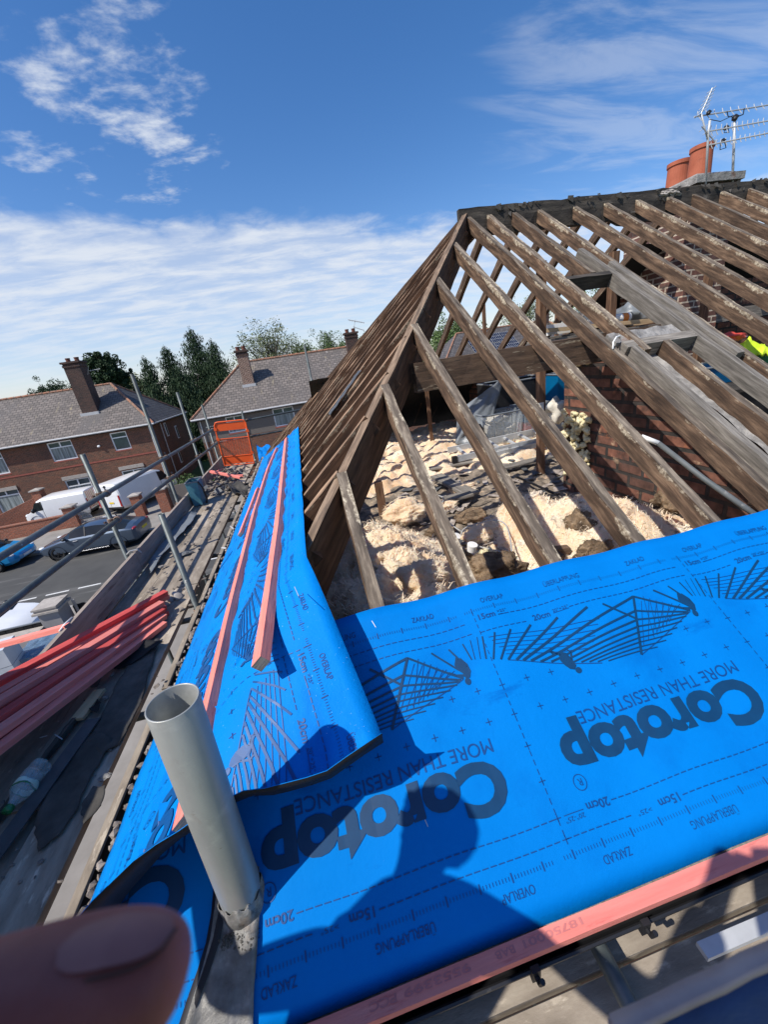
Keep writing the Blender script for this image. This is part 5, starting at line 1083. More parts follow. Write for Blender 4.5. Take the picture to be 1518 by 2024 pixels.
m = MB(); vs, fs = text2d('ECM4 055', .034, 0, 0); wv = max(v[0] for v in vs); m.mesh([c_ + V(.012 + x / wv * .145, -.002, -.014 + y) for x, y in vs], fs); m.build('label_text', 'black_plastic', parent=ld)
m = MB()
for k in range(6): c_ = la + V(.55 + k * .42, -.016, .0); m.lathe(c_, [(.0, -.001), (.012, -.001), (.012, .004)], n=12, axis=(0, 1, 0))
m.build('rung_rivet', 'black_plastic', parent=ld)
# storage boxes
def crate(name, lo, hi, mt, label, lid='sheet_grey', taper=.05, group=None, cat='storage box'):
    t = thing(name, ((lo[0] + hi[0]) / 2, (lo[1] + hi[1]) / 2, lo[2]), label, cat, group); m = MB()
    x0, y0, z0 = lo; x1, y1, z1 = hi; tx = (x1 - x0) * taper; ty = (y1 - y0) * taper
    b = [(x0 + tx, y0 + ty, z0), (x1 - tx, y0 + ty, z0), (x1 - tx, y1 - ty, z0), (x0 + tx, y1 - ty, z0)]; q = [(x0, y0, z1), (x1, y0, z1), (x1, y1, z1), (x0, y1, z1)]
    for k in range(4): m.face([b[k], b[(k + 1) % 4], q[(k + 1) % 4], q[k]])
    m.face(b[::-1]); m.build('body', mt, parent=t, solid=.004, merge=True, bevel=.01)
    m = MB(); m.tube([q[0], q[1], q[2], q[3], q[0]], .014, 8); m.build('rim', lid, parent=t); return t
def ribs(t, lo, hi, mt):
    m = MB()
    for k in range(1, 4): x = lo[0] + (hi[0] - lo[0]) * k / 4; m.box((x - .006, lo[1] + .0, lo[2] + .02), (x + .006, lo[1] + .012, hi[2] - .03))
    m.build('rib', mt, parent=t)
b1 = crate('storage_box', (2.66, 5.55, -1.47), (3.30, 6.0, -1.00), 'clear_plastic', 'clear plastic storage box with pale cloth inside behind the ladder', group='storage boxes in the loft'); ribs(b1, (2.68, 5.565, -1.47), (3.28, 6, -1.0), 'sheet_grey')
m = MB(); m.blob((3.12, 5.76, -1.32), (.20, .12, .12), seed=3, rough=.3); m.blob((2.95, 5.74, -1.10), (.16, .12, .05), seed=5, rough=.3); m.blob((2.80, 5.76, -1.30), (.06, .14, .15), seed=7); tag(m.build('folded_cloth', 'bag_white', smooth=True), 'pale cloth bundled inside the clear storage box', 'cloth')
b2 = crate('storage_box', (3.34, 5.55, -1.47), (3.86, 6.0, -.98), 'clear_plastic', 'second clear storage box with red and blue things inside', group='storage boxes in the loft'); ribs(b2, (3.36, 5.565, -1.47), (3.84, 6, -.98), 'sheet_grey')
m = MB(); m.box((3.42, 5.68, -1.42), (3.78, 5.92, -1.24)); tag(m.build('red_pouch', 'red_pack', bevel=.02), 'red packet inside the second clear storage box', 'packet'); m = MB(); m.box((3.40, 5.66, -1.23), (3.60, 5.9, -1.05)); tag(m.build('blue_pouch', 'blue_box', bevel=.02), 'blue packet inside the second clear storage box', 'packet')
crate('storage_box', (3.1, 6.15, -1.45), (4.15, 6.7, -.62), 'black_plastic', 'big black lidded box with clip handles behind the clear boxes', group='storage boxes in the loft', taper=.02); crate('storage_box', (3.95, 5.62, -1.02), (4.35, 5.95, -.58), 'blue_box', 'deep blue plastic box left of the brick wall end', group='storage boxes in the loft', taper=.03)
crate('storage_box', (3.9, 5.7, -1.47), (4.6, 6.1, -1.04), 'black_plastic', 'low black box under the deep blue one', group='storage boxes in the loft', taper=.02)
m = MB(); n = 16; a_, b_, c2, d2 = V(2.30, 5.9, -1.42), V(2.72, 5.72, -1.45), V(3.35, 6.1, -.45), V(2.42, 6.0, -.90)
for i in range(n):
    for k in range(n):
        q = []
        for (s, t) in ((i, k), (i + 1, k), (i + 1, k + 1), (i, k + 1)): s /= n; t /= n; p = (a_ * (1 - s) + b_ * s) * (1 - t) + (d2 * (1 - s) + c2 * s) * t; q.append(p + V(0, -.10 * math.sin(s * 3.14), 0) + V(.03, .05, .03) * NZ.noise(V(s * 5, t * 4, 2)) * 1.5)
        m.face(q)
tag(m.build('plastic_sheet', 'sheet_grey', merge=True, smooth=True, solid=.002), 'draped translucent grey plastic sheet beside the boxes', 'plastic sheet')
m = MB(); m.blob((2.55, 5.60, -1.30), (.10, .16, .18), seed=8); tag(m.build('dark_bag', 'black_plastic', smooth=True), 'small dark bag slumped in front of the grey plastic sheet', 'bag'); m = MB(); m.blob(ony(1100, 812, 5.2), (.15, .12, .17), seed=12, rough=.4, freq=2.6); tag(m.build('white_bag', 'bag_white', smooth=True), 'knotted white bag right of the loft post', 'bag')
m = MB(); m.box((3.28, 4.10, -1.05), (3.40, 4.115, -.78)); 
lbp = ony(1069, 815, 4.12); m = MB(); m.box((lbp.x - .03, 4.11, lbp.z - .13), (lbp.x + .035, 4.115, lbp.z + .11)); tag(m.build('paper_tag', 'paper_white'), 'white paper tag hanging on the loft post', 'tag')
# things stored on the upper platform
plank((2.95, 4.55, -.04), (5.0, 4.62, -.06), .55, .03, 'timber_grey', 'broad grey platform board carried over the purlin', 'platform_board')
plank(ony(1075, 650, 4.5), ony(1305, 628, 4.5), .07, .045, 'timber_new', 'new sawn timber length on the platform nearest the viewer', 'stored_timber'); plank(ony(1080, 640, 4.7), ony(1300, 634, 4.72), .06, .05, 'timber_new', 'new sawn timber length behind the first on the platform', 'stored_timber'); plank(ony(1215, 652, 4.35), ony(1312, 634, 4.5), .06, .03, 'timber_brown', 'red brown lath across the end of the platform', 'stored_timber')
cb_ = thing('carton', ony(1105, 655, 4.62), 'white carton with a printed end on the platform', 'carton'); p = ony(1105, 655, 4.62); m = MB(); m.box((p.x - .17, 4.58, -.0), (p.x + .13, 4.9, .12)); m.build('body', 'paper_white', parent=cb_); m = MB(); m.box((p.x + .132, 4.575, .0), (p.x + .26, 4.9, .12)); m.build('end_panel', 'timber_new', parent=cb_); m = MB(); m.box((p.x + .15, 4.57, .03), (p.x + .23, 4.574, .09)); m.build('print', 'orange_label', parent=cb_)
rl = thing('paper_roll', (4.0, 4.66, .05), 'white roll with an orange band on the platform', 'roll'); a_, b_ = ony(1170, 636, 4.66), ony(1243, 627, 4.66); d_ = (b_ - a_); m = MB(); m.tube([a_, a_ + d_ * .78], .055, 18); m.build('body', 'paper_white', parent=rl, smooth=False); m = MB(); m.tube([a_ + d_ * .785, a_ + d_ * .93], .0555, 18); m.build('band', 'orange_label', parent=rl); m = MB(); m.tube([a_ + d_ * .935, b_], .055, 18); m.build('end', 'paper_white', parent=rl)
m = MB(); m.blob(ony(1275, 615, 5.0), (.42, .25, .17), seed=4, rough=.25); tag(m.build('refuse_bag', 'sheet_grey', smooth=True), 'bulging dark grey plastic bag behind the roll on the platform', 'bag'); m = MB(); m.blob(ony(1140, 628, 5.0), (.22, .15, .09), seed=9, rough=.3); tag(m.build('clear_bag', 'clear_plastic', smooth=True), 'clear crinkled plastic bag on the platform timbers', 'bag')
# tank, crates and safety vest on the right
tk = thing('water_tank', (5.1, 3.9, -1.6), 'dark grey cold water tank half hidden under the rafters at the right', 'water tank'); m = MB(); m.box((3.6, 3.2, -1.62), (5.9, 4.3, -.80)); m.build('body', 'black_plastic', parent=tk, bevel=.03); m = MB(); m.box((3.56, 3.16, -.797), (5.94, 4.34, -.765)); m.build('lid', 'timber_dark', parent=tk)
crate('crate', (4.25, 3.55, -.76), (4.95, 3.95, -.57), 'blue_box', 'blue tray on the tank left of the safety vest', group='plastic trays on the water tank', cat='tray'); crate('crate', (4.98, 3.75, -.76), (5.55, 4.15, -.50), 'green_box', 'green tray under the yellow safety vest', group='plastic trays on the water tank', cat='tray')
m = MB(); n = 18
for i in range(n):
    for k in range(n):
        q = []
        for (s, t) in ((i, k), (i + 1, k), (i + 1, k + 1), (i, k + 1)): s = s / n - .5; t = t / n - .5; r2 = s * s + t * t; q.append(V(5.12 + s * .42, 3.80 + t * .34, -.50 + .14 * math.exp(-r2 * 14) + .12 * NZ.noise(V(s * 7, t * 7, 1)) + .04 * NZ.noise(V(s * 18, t * 18, 1)) - .12 * r2))
        m.face(q)
tag(m.build('safety_vest', 'hivis', merge=True, smooth=True, solid=.004), 'crumpled yellow-green safety vest on top of the green tray', 'safety vest'); m = MB(); m.blob(ony(1440, 668, 4.0), (.22, .12, .05), seed=2, rough=.3); tag(m.build('snack_bag', 'red_pack', smooth=True), 'red and white crinkled packet above the blue tray', 'packet')
# grey conduit with a white end poking out below the rafters
a_, b_, c_ = onf(1268, 863, -.10), onf(1302, 876, -.10), onf(1500, 1022, -.06); m = MB(); m.tube([b_, b_ + (c_ - b_) * .5 + V(0, 0, -.01), c_], .0145, 12); cd = tag(m.build('conduit', 'conduit', smooth=True), 'grey plastic conduit with a white cut end crossing under the rafters', 'pipe'); m = MB(); m.tube([a_, b_], .0148, 12); m.build('white_end', 'paper_white', parent=cd, smooth=True)
a_ = onf(1212, 690, .0); m = MB(); m.tube([a_, onf(1213, 676, .03), onf(1219, 666, .035), onf(1226, 664, .03), onf(1226, 668, .0)], .006, 8); tag(m.build('rope', 'paper_white', smooth=True), 'white cord looped over the cut rafter end by the old skylight', 'cord')
# ================================================================== STREET
def at(u, v, y): return ony(u, v, y)
def window(parent, x0, x1, z0, z1, y, top=.3, split=True, cur='curtain', sill=True, full=False):
    fr = MB(); t = .07; yo = y - .03
    fr.box((x0, yo, z0), (x0 + t, y + .05, z1)); fr.box((x1 - t, yo, z0), (x1, y + .05, z1)); fr.box((x0 + t, yo, z1 - t), (x1 - t, y + .05, z1)); fr.box((x0 + t, yo, z0), (x1 - t, y + .05, z0 + t))
    zt = z1 - (z1 - z0) * top
    fr.box((x0 + t, yo, zt - t * .5), (x1 - t, y + .05, zt + t * .5))
    if split: xm = (x0 + x1) / 2; fr.box((xm - t * .5, yo - .004, zt + t * .5), (xm + t * .5, y + .05, z1 - t)); 
    f = fr.build('window', 'upvc', parent=parent)
    g = MB(); g.face([(x0 + t, y + .01, z0 + t), (x1 - t, y + .01, z0 + t), (x1 - t, y + .01, zt - t * .5), (x0 + t, y + .01, zt - t * .5)]); g.build('pane', cur, parent=f)
    g = MB(); g.face([(x0 + t, y + .01, zt + t * .5), (x1 - t, y + .01, zt + t * .5), (x1 - t, y + .01, z1 - t), (x0 + t, y + .01, z1 - t)]); g.build('top_light', 'win_glass', parent=f)
    if sill: s = MB(); s.box((x0 - .05, y - .09, z0 - .09), (x1 + .05, y + .02, z0 - .005)); s.build('sill', 'sill_red' if sill is True else sill, parent=f)
    return f
def holewall(m, x0, x1, z0, z1, y, holes, mi=0):
    """front wall as a sheet with openings cut out"""
    xs = sorted({x0, x1} | {h[0] for h in holes} | {h[1] for h in holes}); zs = sorted({z0, z1} | {h[2] for h in holes} | {h[3] for h in holes})
    for a, b in zip(xs, xs[1:]):
        for c, d in zip(zs, zs[1:]):
            cx_, cz_ = (a + b) / 2, (c + d) / 2
            if any(h[0] < cx_ < h[1] and h[2] < cz_ < h[3] for h in holes): continue
            m.face([(a, y, c), (b, y, c), (b, y, d), (a, y, d)], mi)
def semi(name, label, x0, x1, y0, y1, ze, zr, hip0, hip1, wins, walls, chim, roofmat='slate_roof', zmid=None):
    h = thing(name, ((x0 + x1) / 2, (y0 + y1) / 2, GZ), label, 'house', 'houses across the street')
    w = MB(); holes = [(a, b, c, d) for (a, b, c, d, *_) in wins]; hup = [q for q in holes if q[2] > (zmid or -99)]; hlo = [q for q in holes if not zmid or q[3] < zmid]
    zb0 = ze - .1
    if zmid:
        up = MB(); holewall(up, x0, x1, zmid, zb0, y0, hup); up.face([(x1, y0, zmid), (x1, y1, zmid), (x1, y1, zb0), (x1, y0, zb0)]); up.face([(x0, y1, zmid), (x0, y0, zmid), (x0, y0, zb0), (x0, y1, zb0)]); up.build('upper_wall', 'render_dash', parent=h)
        holewall(w, x0, x1, GZ, zmid, y0, hlo); zt = zmid
    else: holewall(w, x0, x1, GZ, zb0, y0, holes); zt = zb0
    w.face([(x1, y0, GZ), (x1, y1, GZ), (x1, y1, zt), (x1, y0, zt)]); w.face([(x0, y1, GZ), (x0, y0, GZ), (x0, y0, zt), (x0, y1, zt)]); w.face([(x1, y1, GZ), (x0, y1, GZ), (x0, y1, zt), (x1, y1, zt)]); w.build('wall', walls, parent=h)
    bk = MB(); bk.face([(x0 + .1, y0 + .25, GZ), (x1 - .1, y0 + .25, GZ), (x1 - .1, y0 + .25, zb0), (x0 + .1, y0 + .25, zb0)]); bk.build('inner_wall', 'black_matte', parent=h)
    ov = .28; ym = (y0 + y1) / 2; X0, X1, Y0, Y1 = x0 - ov, x1 + ov, y0 - ov, y1 + ov; zo = ze - .16
    rf = MB(); ra, rb_ = X0 + hip0, X1 - hip1
    rf.face([(X0, Y0, zo), (X1, Y0, zo), (rb_, ym, zr), (ra, ym, zr)], 0); rf.face([(X1, Y1, zo), (X0, Y1, zo), (ra, ym, zr), (rb_, ym, zr)], 0)
    rf.face([(X1, Y0, zo), (X1, Y1, zo), (rb_, ym, zr)], 1); rf.face([(X0, Y1, zo), (X0, Y0, zo), (ra, ym, zr)], 1)
    rf.face([(X0, Y0, zo - .01), (X0, Y1, zo - .01), (X1, Y1, zo - .01), (X1, Y0, zo - .01)], 1); r = rf.build('roof', [roofmat, 'slate_hip'], parent=h)
    rt = MB()
    for (a, b) in (((ra, ym, zr), (rb_, ym, zr)), ((X1, Y0, zo), (rb_, ym, zr)), ((X0, Y0, zo), (ra, ym, zr)), ((X1, Y1, zo), (rb_, ym, zr))):
        a = V(*a); b = V(*b); L_ = (b - a).length; n_ = max(2, int(L_ / .45))
        for k in range(n_): rt.tube([a + (b - a) * (k / n_) + V(0, 0, .01), a + (b - a) * ((k + .97) / n_) + V(0, 0, .025)], .085, 8)
    rt.build('ridge_tiles', 'ridge_clay', parent=r)
    g = MB(); g.tube([(X0, Y0 - .05, zo - .03), (X1 + .05, Y0 - .05, zo - .03)], .055, 8); g.tube([(X1 + .05, Y0, zo - .03), (X1 + .05, Y1, zo - .03)], .05, 8); g.build('gutter', 'gutter_white', parent=h)
    fa = MB(); fa.box((X0, Y0 + .01, zo - .14), (X1, Y0 + .04, zo - .02)); fa.box((X0, Y0 + .04, zo - .14), (X1, y0 + .0, zo - .12)); fa.box((X1 - .04, Y0 + .04, zo - .14), (X1 - .01, Y1, zo - .02)); fa.build('fascia', 'black_matte', parent=h)
    for wi in wins:
        a, b, c, d = wi[:4]; kw = wi[4] if len(wi) > 4 else {}; window(h, a, b, c, d, y0 + .08, **kw)
        rv = MB(); rv.face([(a, y0, c), (a, y0 + .12, c), (a, y0 + .12, d), (a, y0, d)]); rv.face([(b, y0 + .12, c), (b, y0, c), (b, y0, d), (b, y0 + .12, d)]); rv.face([(a, y0 + .12, d), (b, y0 + .12, d), (b, y0, d), (a, y0, d)]); rv.build('reveal', walls, parent=h)
    for (cx_, wd, cy_, dp, zt_, mt, np_) in chim:
        c = MB(); zbm = zo + (cy_ - dp / 2 - Y0) / (ym - Y0) * (zr - zo) - .25
        c.box((cx_ - wd / 2, cy_ - dp / 2, zbm - .6), (cx_ + wd / 2, cy_ + dp / 2, zt_ - .36)); co = c.build('chimney', mt, parent=r)
        e = MB(); e.box((cx_ - wd / 2 - .04, cy_ - dp / 2 - .04, zt_ - .36), (cx_ + wd / 2 + .04, cy_ + dp / 2 + .04, zt_ - .22)); e.box((cx_ - wd / 2 - .0, cy_ - dp / 2 - .0, zt_ - .22), (cx_ + wd / 2 + .0, cy_ + dp / 2 + .0, zt_ - .12)); e.box((cx_ - wd / 2 - .09, cy_ - dp / 2 - .09, zt_ - .12), (cx_ + wd / 2 + .09, cy_ + dp / 2 + .09, zt_)); e.build('corbel', 'brick_chimney', parent=co)
        fl = MB(); zq = zo + (cy_ - dp / 2 - .12 - Y0) / (ym - Y0) * (zr - zo); fl.box((cx_ - wd / 2 - .10, cy_ - dp / 2 - .16, zq - .05), (cx_ + wd / 2 + .10, cy_ - dp / 2 - .003, zq + .16)); fl.build('flashing', 'gutter_white', parent=co)
        for k in range(np_):
            px_ = cx_ + (k - (np_ - 1) / 2) * wd * .55; p = MB(); p.lathe((px_, cy_, zt_ - .02), [(.14, 0), (.13, .20), (.15, .21), (.15, .27), (.12, .27), (.11, .1), (0, .1)], n=16); p.build('chimney_pot', 'terracotta_old', parent=co)
    return h
yA = 29.8
W1 = [(-17.0, -15.5, -3.08, -1.83, dict(sill='sill_red')), (-13.1, -12.05, -3.06, -1.85, dict(split=False, cur='win_glass')), (-21.0, -19.75, -3.3, -1.83, {}), (-21.4, -19.85, -6.0, -4.2, dict(sill='upvc')), (-16.95, -15.4, -6.0, -4.45, dict(sill='upvc')), (-13.3, -11.75, -6.0, -4.5, dict(sill='upvc')), (-25.5, -24, -3.1, -1.83, {}), (-25.5, -24, -6, -4.4, {})]
h1 = semi('brick_house', 'dark brick house with a grey slate hipped roof and tall chimney at the left', -30, -10.35, yA, yA + 8, -1.47, 1.36, 3.5, 3.35, W1, 'brick_house', [(-14.35, .98, 31.75, 1.0, 2.98, 'brick_chimney', 2)])
# lintel blinds above the ground-floor windows, soldier course, alarm box, plumbing
for x0, x1 in ((-21.45, -19.8), (-17.0, -15.35), (-13.35, -11.7)):
    m = MB(); m.box((x0, yA - .06, -4.42), (x1, yA - .003, -4.18)); m.build('lintel', 'stone_cap', parent=h1)
m = MB(); m.box((-30, yA - .02, -3.62), (-10.35, yA - .003, -3.52)); m.build('string_course', 'sill_red', parent=h1)
m = MB(); m.blob((-13.95, yA - .1, -2.55), (.10, .08, .08), sub=2, rough=.1); m.build('light_fitting', 'upvc', parent=h1)
m = MB(); m.tube([(-10.5, yA - .08, -1.75), (-10.52, yA - .08, GZ)], .04, 8); m.tube([(-10.2, 31.2, -1.8), (-10.28, 31.2, GZ)], .035, 8); m.build('downpipe', 'gutter_white', parent=h1)
for (ya, za) in ((32.2, -2.9), (34.5, -3.4), (33.2, -5.2)):
    m = MB(); m.box((-10.352, ya, za), (-10.30, ya + .42, za + 1.0)); f = m.build('window', 'upvc', parent=h1); m = MB(); m.box((-10.302, ya + .07, za + .07), (-10.295, ya + .35, za + .93)); m.build('pane', 'win_glass', parent=f)
yB = 28.2
h2 = semi('rendered_house', 'house with pebble-dashed upper wall and long slate roof in the middle behind the orange gate', -7.0, 9.5, yB, yB + 8.2, -1.62, 1.42, 3.6, 4.5, [(-2.05, -.62, -3.15, -1.93, {}), (-5.2, -4.05, -3.05, -1.95, {}), (3.4, 4.6, -3.1, -1.93, {}), (-2.2, -.5, -6, -4.4, {})], 'brick_house', [(-3.30, .74, 30.45, .70, 2.12, 'brick_chimney_pale', 2), (4.68, .9, 31.6, .7, 2.35, 'brick_chimney', 2)], zmid=-3.35)
m = MB(); m.tube([(-4.0, yB - .07, -1.8), (-4.02, yB - .07, -3.3)], .035, 8); m.tube([(-6.8, yB - .07, -1.8), (-6.8, yB - .07, GZ)], .035, 8); m.build('downpipe', 'gutter_white', parent=h2)
h3 = semi('solar_house', 'far slate-roofed house with solar panels seen between the bare rafters', 11.8, 27.0, 32.0, 40, -1.5, 1.35, 3.4, 3.4, [(14, 15.4, -3.2, -2.0, {}), (19, 20.4, -3.2, -2.0, {})], 'brick_house', [(22.5, .9, 34.4, .7, 2.4, 'brick_chimney', 2)], roofmat='slate_hip')
def panelpt(x, t): return V(x, 31.72 + t * 4.28, -1.66 + t * 3.01) + V(0, -.06, .09)
for r_ in range(2):
    for k in range(4):
        x = 15.4 + k * 1.08; t0 = .30 + r_ * .27; m = MB(); m.face([panelpt(x, t0), panelpt(x + 1.02, t0), panelpt(x + 1.02, t0 + .25), panelpt(x, t0 + .25)]); pn = m.build('solar_panel', 'solar', parent=h3, solid=.04)
        g = MB(); e = V(0, -.004, .006)
        for a in range(7): g.mesh(*( [[panelpt(x + 1.02 * a / 6 - .008, t0) + e, panelpt(x + 1.02 * a / 6 + .008, t0) + e, panelpt(x + 1.02 * a / 6 + .008, t0 + .25) + e, panelpt(x + 1.02 * a / 6 - .008, t0 + .25) + e], [(0, 1, 2, 3)]]))
        for a in range(4): tt = t0 + .25 * a / 3; g.mesh([panelpt(x, tt - .002) + e, panelpt(x + 1.02, tt - .002) + e, panelpt(x + 1.02, tt + .002) + e, panelpt(x, tt + .002) + e], [(0, 1, 2, 3)])
        g.build('cell_lines', 'aluminium', parent=pn)
# aerials
def yagi(m, a, b, n, hl, updir, sk=0, r=.005, tilt=.3):
    a = Vector(a); b = Vector(b); d = (b - a); m.tube([a, b], r * 1.3, 6); u = Vector(updir).normalized()
    for k in range(n):
        p = a + d * ((k + .5) / n); l = hl * (1 - .4 * k / n); m.tube([p - u * l + d.normalized() * l * tilt, p, p + u * l + d.normalized() * l * tilt], r * .7, 5)
ae = thing('tv_aerial', (5.45, 5.0, 1.45), 'cluster of television aerials on a thin mast strapped to the near chimney stack', 'aerial', 'television aerials')
yv = 4.96
m = MB(); m.tube([at(1395, 373, yv), at(1401, 262, yv), at(1404, 238, yv)], .013, 8); m.tube([at(1387, 225, yv), at(1401, 283, yv)], .008, 8); m.build('mast', 'aluminium', parent=ae, smooth=True)
m = MB(); yagi(m, at(1386, 226, yv), at(1409, 174, yv), 7, .10, (1, .0, .55), r=.006, tilt=0); yagi(m, at(1373, 231, yv), at(1530, 206, yv + .15), 10, .07, (0, .6, 1), r=.006); m.build('antenna', 'aluminium', parent=ae)
m = MB(); yagi(m, at(1400, 260, yv), at(1535, 236, yv - .1), 13, .06, (0, .3, 1), r=.006); yagi(m, at(1401, 287, yv), at(1535, 260, yv - .1), 14, .05, (0, .3, 1), r=.006); m.build('antenna', 'aluminium', parent=ae)
m = MB(); m.blob(at(1402, 222, yv), .025, sub=2); m.blob(at(1436, 252, yv), .028, sub=2); m.blob(at(1430, 278, yv), .026, sub=2); m.tube([at(1436, 252, yv), at(1432, 262, yv), at(1442, 262, yv), at(1440, 252, yv)], .004, 5); m.tube([at(1425, 280, yv), at(1424, 296, yv), at(1436, 292, yv), at(1433, 280, yv)], .005, 5); m.tube([at(1404, 236, yv), at(1425, 240, yv), at(1450, 228, yv)], .004, 5); m.build('junction_box', 'black_plastic', parent=ae)
m = MB(); yagi(m, at(1388, 250, yv), at(1418, 285, yv), 5, .06, (1, 0, .6), r=.005, tilt=0); m.build('reflector', 'aluminium', parent=ae)
ae2 = thing('tv_aerial', (5.9, 5.0, 1.45), 'single straight aerial mast at the right corner of the near chimney stack', 'aerial', 'television aerials')
m = MB(); m.tube([at(1448, 370, 5.0), at(1451, 300, 5.0), at(1453, 232, 5.0)], .014, 8); m.build('mast', 'aluminium', parent=ae2, smooth=True); m = MB(); m.blob(at(1454, 232, 5.0), .035, sub=2); m.tube([at(1455, 232, 5), at(1470, 226, 5), at(1472, 214, 5)], .006, 6); m.tube([at(1453, 232, 5), at(1440, 230, 5), at(1438, 220, 5)], .005, 6); m.build('clamp', 'black_plastic', parent=ae2)
ae3 = thing('tv_aerial', at(697, 663, 31.5), 'small bright aerial on the second chimney of the rendered house', 'aerial', 'television aerials')
m = MB(); m.tube([at(697, 662, 31.5), at(702, 632, 31.5)], .02, 6); m.build('mast', 'aluminium', parent=ae3); m = MB(); yagi(m, at(688, 632, 31.5), at(720, 638, 31.5), 7, .10, (0, .3, 1), r=.022); yagi(m, at(698, 646, 31.5), at(720, 653, 31.5), 5, .08, (0, .3, 1), r=.02); m.build('antenna', 'aluminium', parent=ae3)
ae4 = thing('tv_aerial', at(172, 735, 31.9), 'faint small aerial on the chimney of the left brick house', 'aerial', 'television aerials')
m = MB(); m.tube([at(172, 748, 31.9), at(174, 724, 31.9)], .015, 6); yagi(m, at(176, 733, 31.9), at(197, 729, 31.9), 5, .06, (0, .3, 1), r=.014); m.build('antenna', 'aluminium', parent=ae4)
# garden walls and brick gate piers
def gwall(name, label, x0, x1, y0, h, mt='brick_red', cap='stone_cap', cat='wall', base=GZ, th=.22):
    t = thing(name, ((x0 + x1) / 2, y0, base), label, cat); m = MB(); m.box((x0, y0, base), (x1, y0 + th, base + h)); m.build('wall', mt, parent=t); m = MB(); m.box((x0 - .02, y0 - .03, base + h), (x1 + .02, y0 + th + .03, base + h + .06)); m.build('coping', cap, parent=t); return t
gwall('garden_wall', 'long low red brick garden wall behind the blue and grey cars', -30, -14.55, 24.3, .80, cap='brick_red')
def pier(x, y, h, label, w_=.42, mt='brick_red'):
    t = thing('gate_pier', (x, y, GZ), label, 'gate pier', 'brick gate piers across the street'); m = MB(); m.box((x - w_ / 2, y - w_ / 2, GZ), (x + w_ / 2, y + w_ / 2, GZ + h)); m.build('shaft', mt, parent=t); m = MB(); a = w_ / 2 + .06; m.box((x - a, y - a, GZ + h), (x + a, y + a, GZ + h + .07)); b = w_ / 2
    v8 = [(x - a, y - a, GZ + h + .07), (x + a, y - a, GZ + h + .07), (x + a, y + a, GZ + h + .07), (x - a, y + a, GZ + h + .07)]
    for k in range(4): m.face([v8[k], v8[(k + 1) % 4], (x, y, GZ + h + .17)])
    m.build('cap', 'stone_cap', parent=t); return t
pier(-14.3, 24.5, 1.25, 'brick gate pier in front of the small white van', .55); pier(-10.45, 23.9, 1.3, 'brick gate pier right behind the rear of the grey car', .5); pier(-8.9, 23.6, 1.45, 'brick gate pier nearest the house corner beyond the toe board', .55); pier(-19.3, 24.4, 1.3, 'brick gate pier at the far left behind the blue car', .5); pier(-17.4, 27.6, 2.0, 'brick pier with a flat cap behind the nose of the small van', .5)
m = MB(); m.beam((-21.5, 26.6, -5.95), (-17.5, 27.6, -4.75), .22, 1.6, (0, 0, 1), seg=1); tag(m.build('garden_wall', 'brick_red'), 'sloping brick boundary wall climbing towards the pier left of the small van', 'wall')
m = MB()
for i in range(60):
    x = -14.0 + (i % 12) * .055; z = GZ + .1 + (i // 12) * .24; m.tube([(x, 24.5, z), (x + .03, 24.48, z + .24)], .012, 5); m.lathe((x + .03, 24.45, z + .12), [(.05, 0), (.05, .012), (.03, .012), (.03, 0)], n=8, axis=(0, 1, 0))
tag(m.build('iron_gate', 'gutter_white'), 'ornate scrolled iron gate beside the pier of the small van', 'gate')
fg = thing('picket_gate', (-9.9, 24.8, GZ), 'green grey timber drive gate beyond the last brick pier', 'gate'); m = MB(); m.box((-8.5, 23.7, GZ), (-7.0, 23.76, GZ + 1.5)); m.build('panel', 'render_dash', parent=fg)
for k in range(2): m = MB(); m.box((-8.5 + k * 1.5 - .06, 23.66, GZ), (-8.5 + k * 1.5 + .06, 23.8, GZ + 1.65)); m.build('post', 'timber_grey', parent=fg)
# near side: rendered pier, low wall, black fence
t = thing('rendered_pier', (-8.2, 11.2, GZ), 'grey rendered gate pier with a stepped stone cap on the near side of the road', 'gate pier'); px_, py_ = -8.15, 11.30
m = MB(); m.box((px_ - .26, py_ - .26, GZ), (px_ + .26, py_ + .26, -5.16)); m.build('shaft', 'render_grey', parent=t); m = MB(); m.box((px_ - .34, py_ - .34, -5.16), (px_ + .34, py_ + .34, -5.10)); m.box((px_ - .29, py_ - .29, -5.10), (px_ + .29, py_ + .29, -5.03)); m.box((px_ - .32, py_ - .32, -5.03), (px_ + .32, py_ + .32, -4.98)); m.build('cap', 'stone_cap', parent=t)
gwall('low_wall', 'low pale rendered wall running left from the grey pier', -20, -8.43, 10.85, .78, 'render_grey', 'stone_cap')
t = thing('black_fence', (-6.2, 11.6, GZ), 'tall black close-boarded fence to the right of the grey rendered pier', 'fence'); m = MB()
for k in range(48): x = -7.86 + k * .115; m.box((x, 11.60 + .006 * (k % 2), GZ), (x + .11, 11.63 + .006 * (k % 2), -5.38 + .012 * (k % 3)))
m.build('boards', 'black_matte', parent=t); m = MB(); m.tube([(-7.72, 11.52, GZ), (-7.72, 11.52, -5.15)], .04, 8); m.build('post', 'stone_cap', parent=t)
t = thing('black_gate', (-11, 11.25, GZ), 'black solid driveway gate left of the grey rendered pier', 'gate'); m = MB()
for k in range(60): x = -15.3 + k * .115; m.box((x, 11.16 + .006 * (k % 2), GZ), (x + .11, 11.19 + .006 * (k % 2), -5.46))
m.build('boards', 'black_matte', parent=t); m = MB(); m.box((-15.3, 11.15, -5.459), (-8.42, 11.2, -5.43)); m.build('top_rail', 'sheet_grey', parent=t)
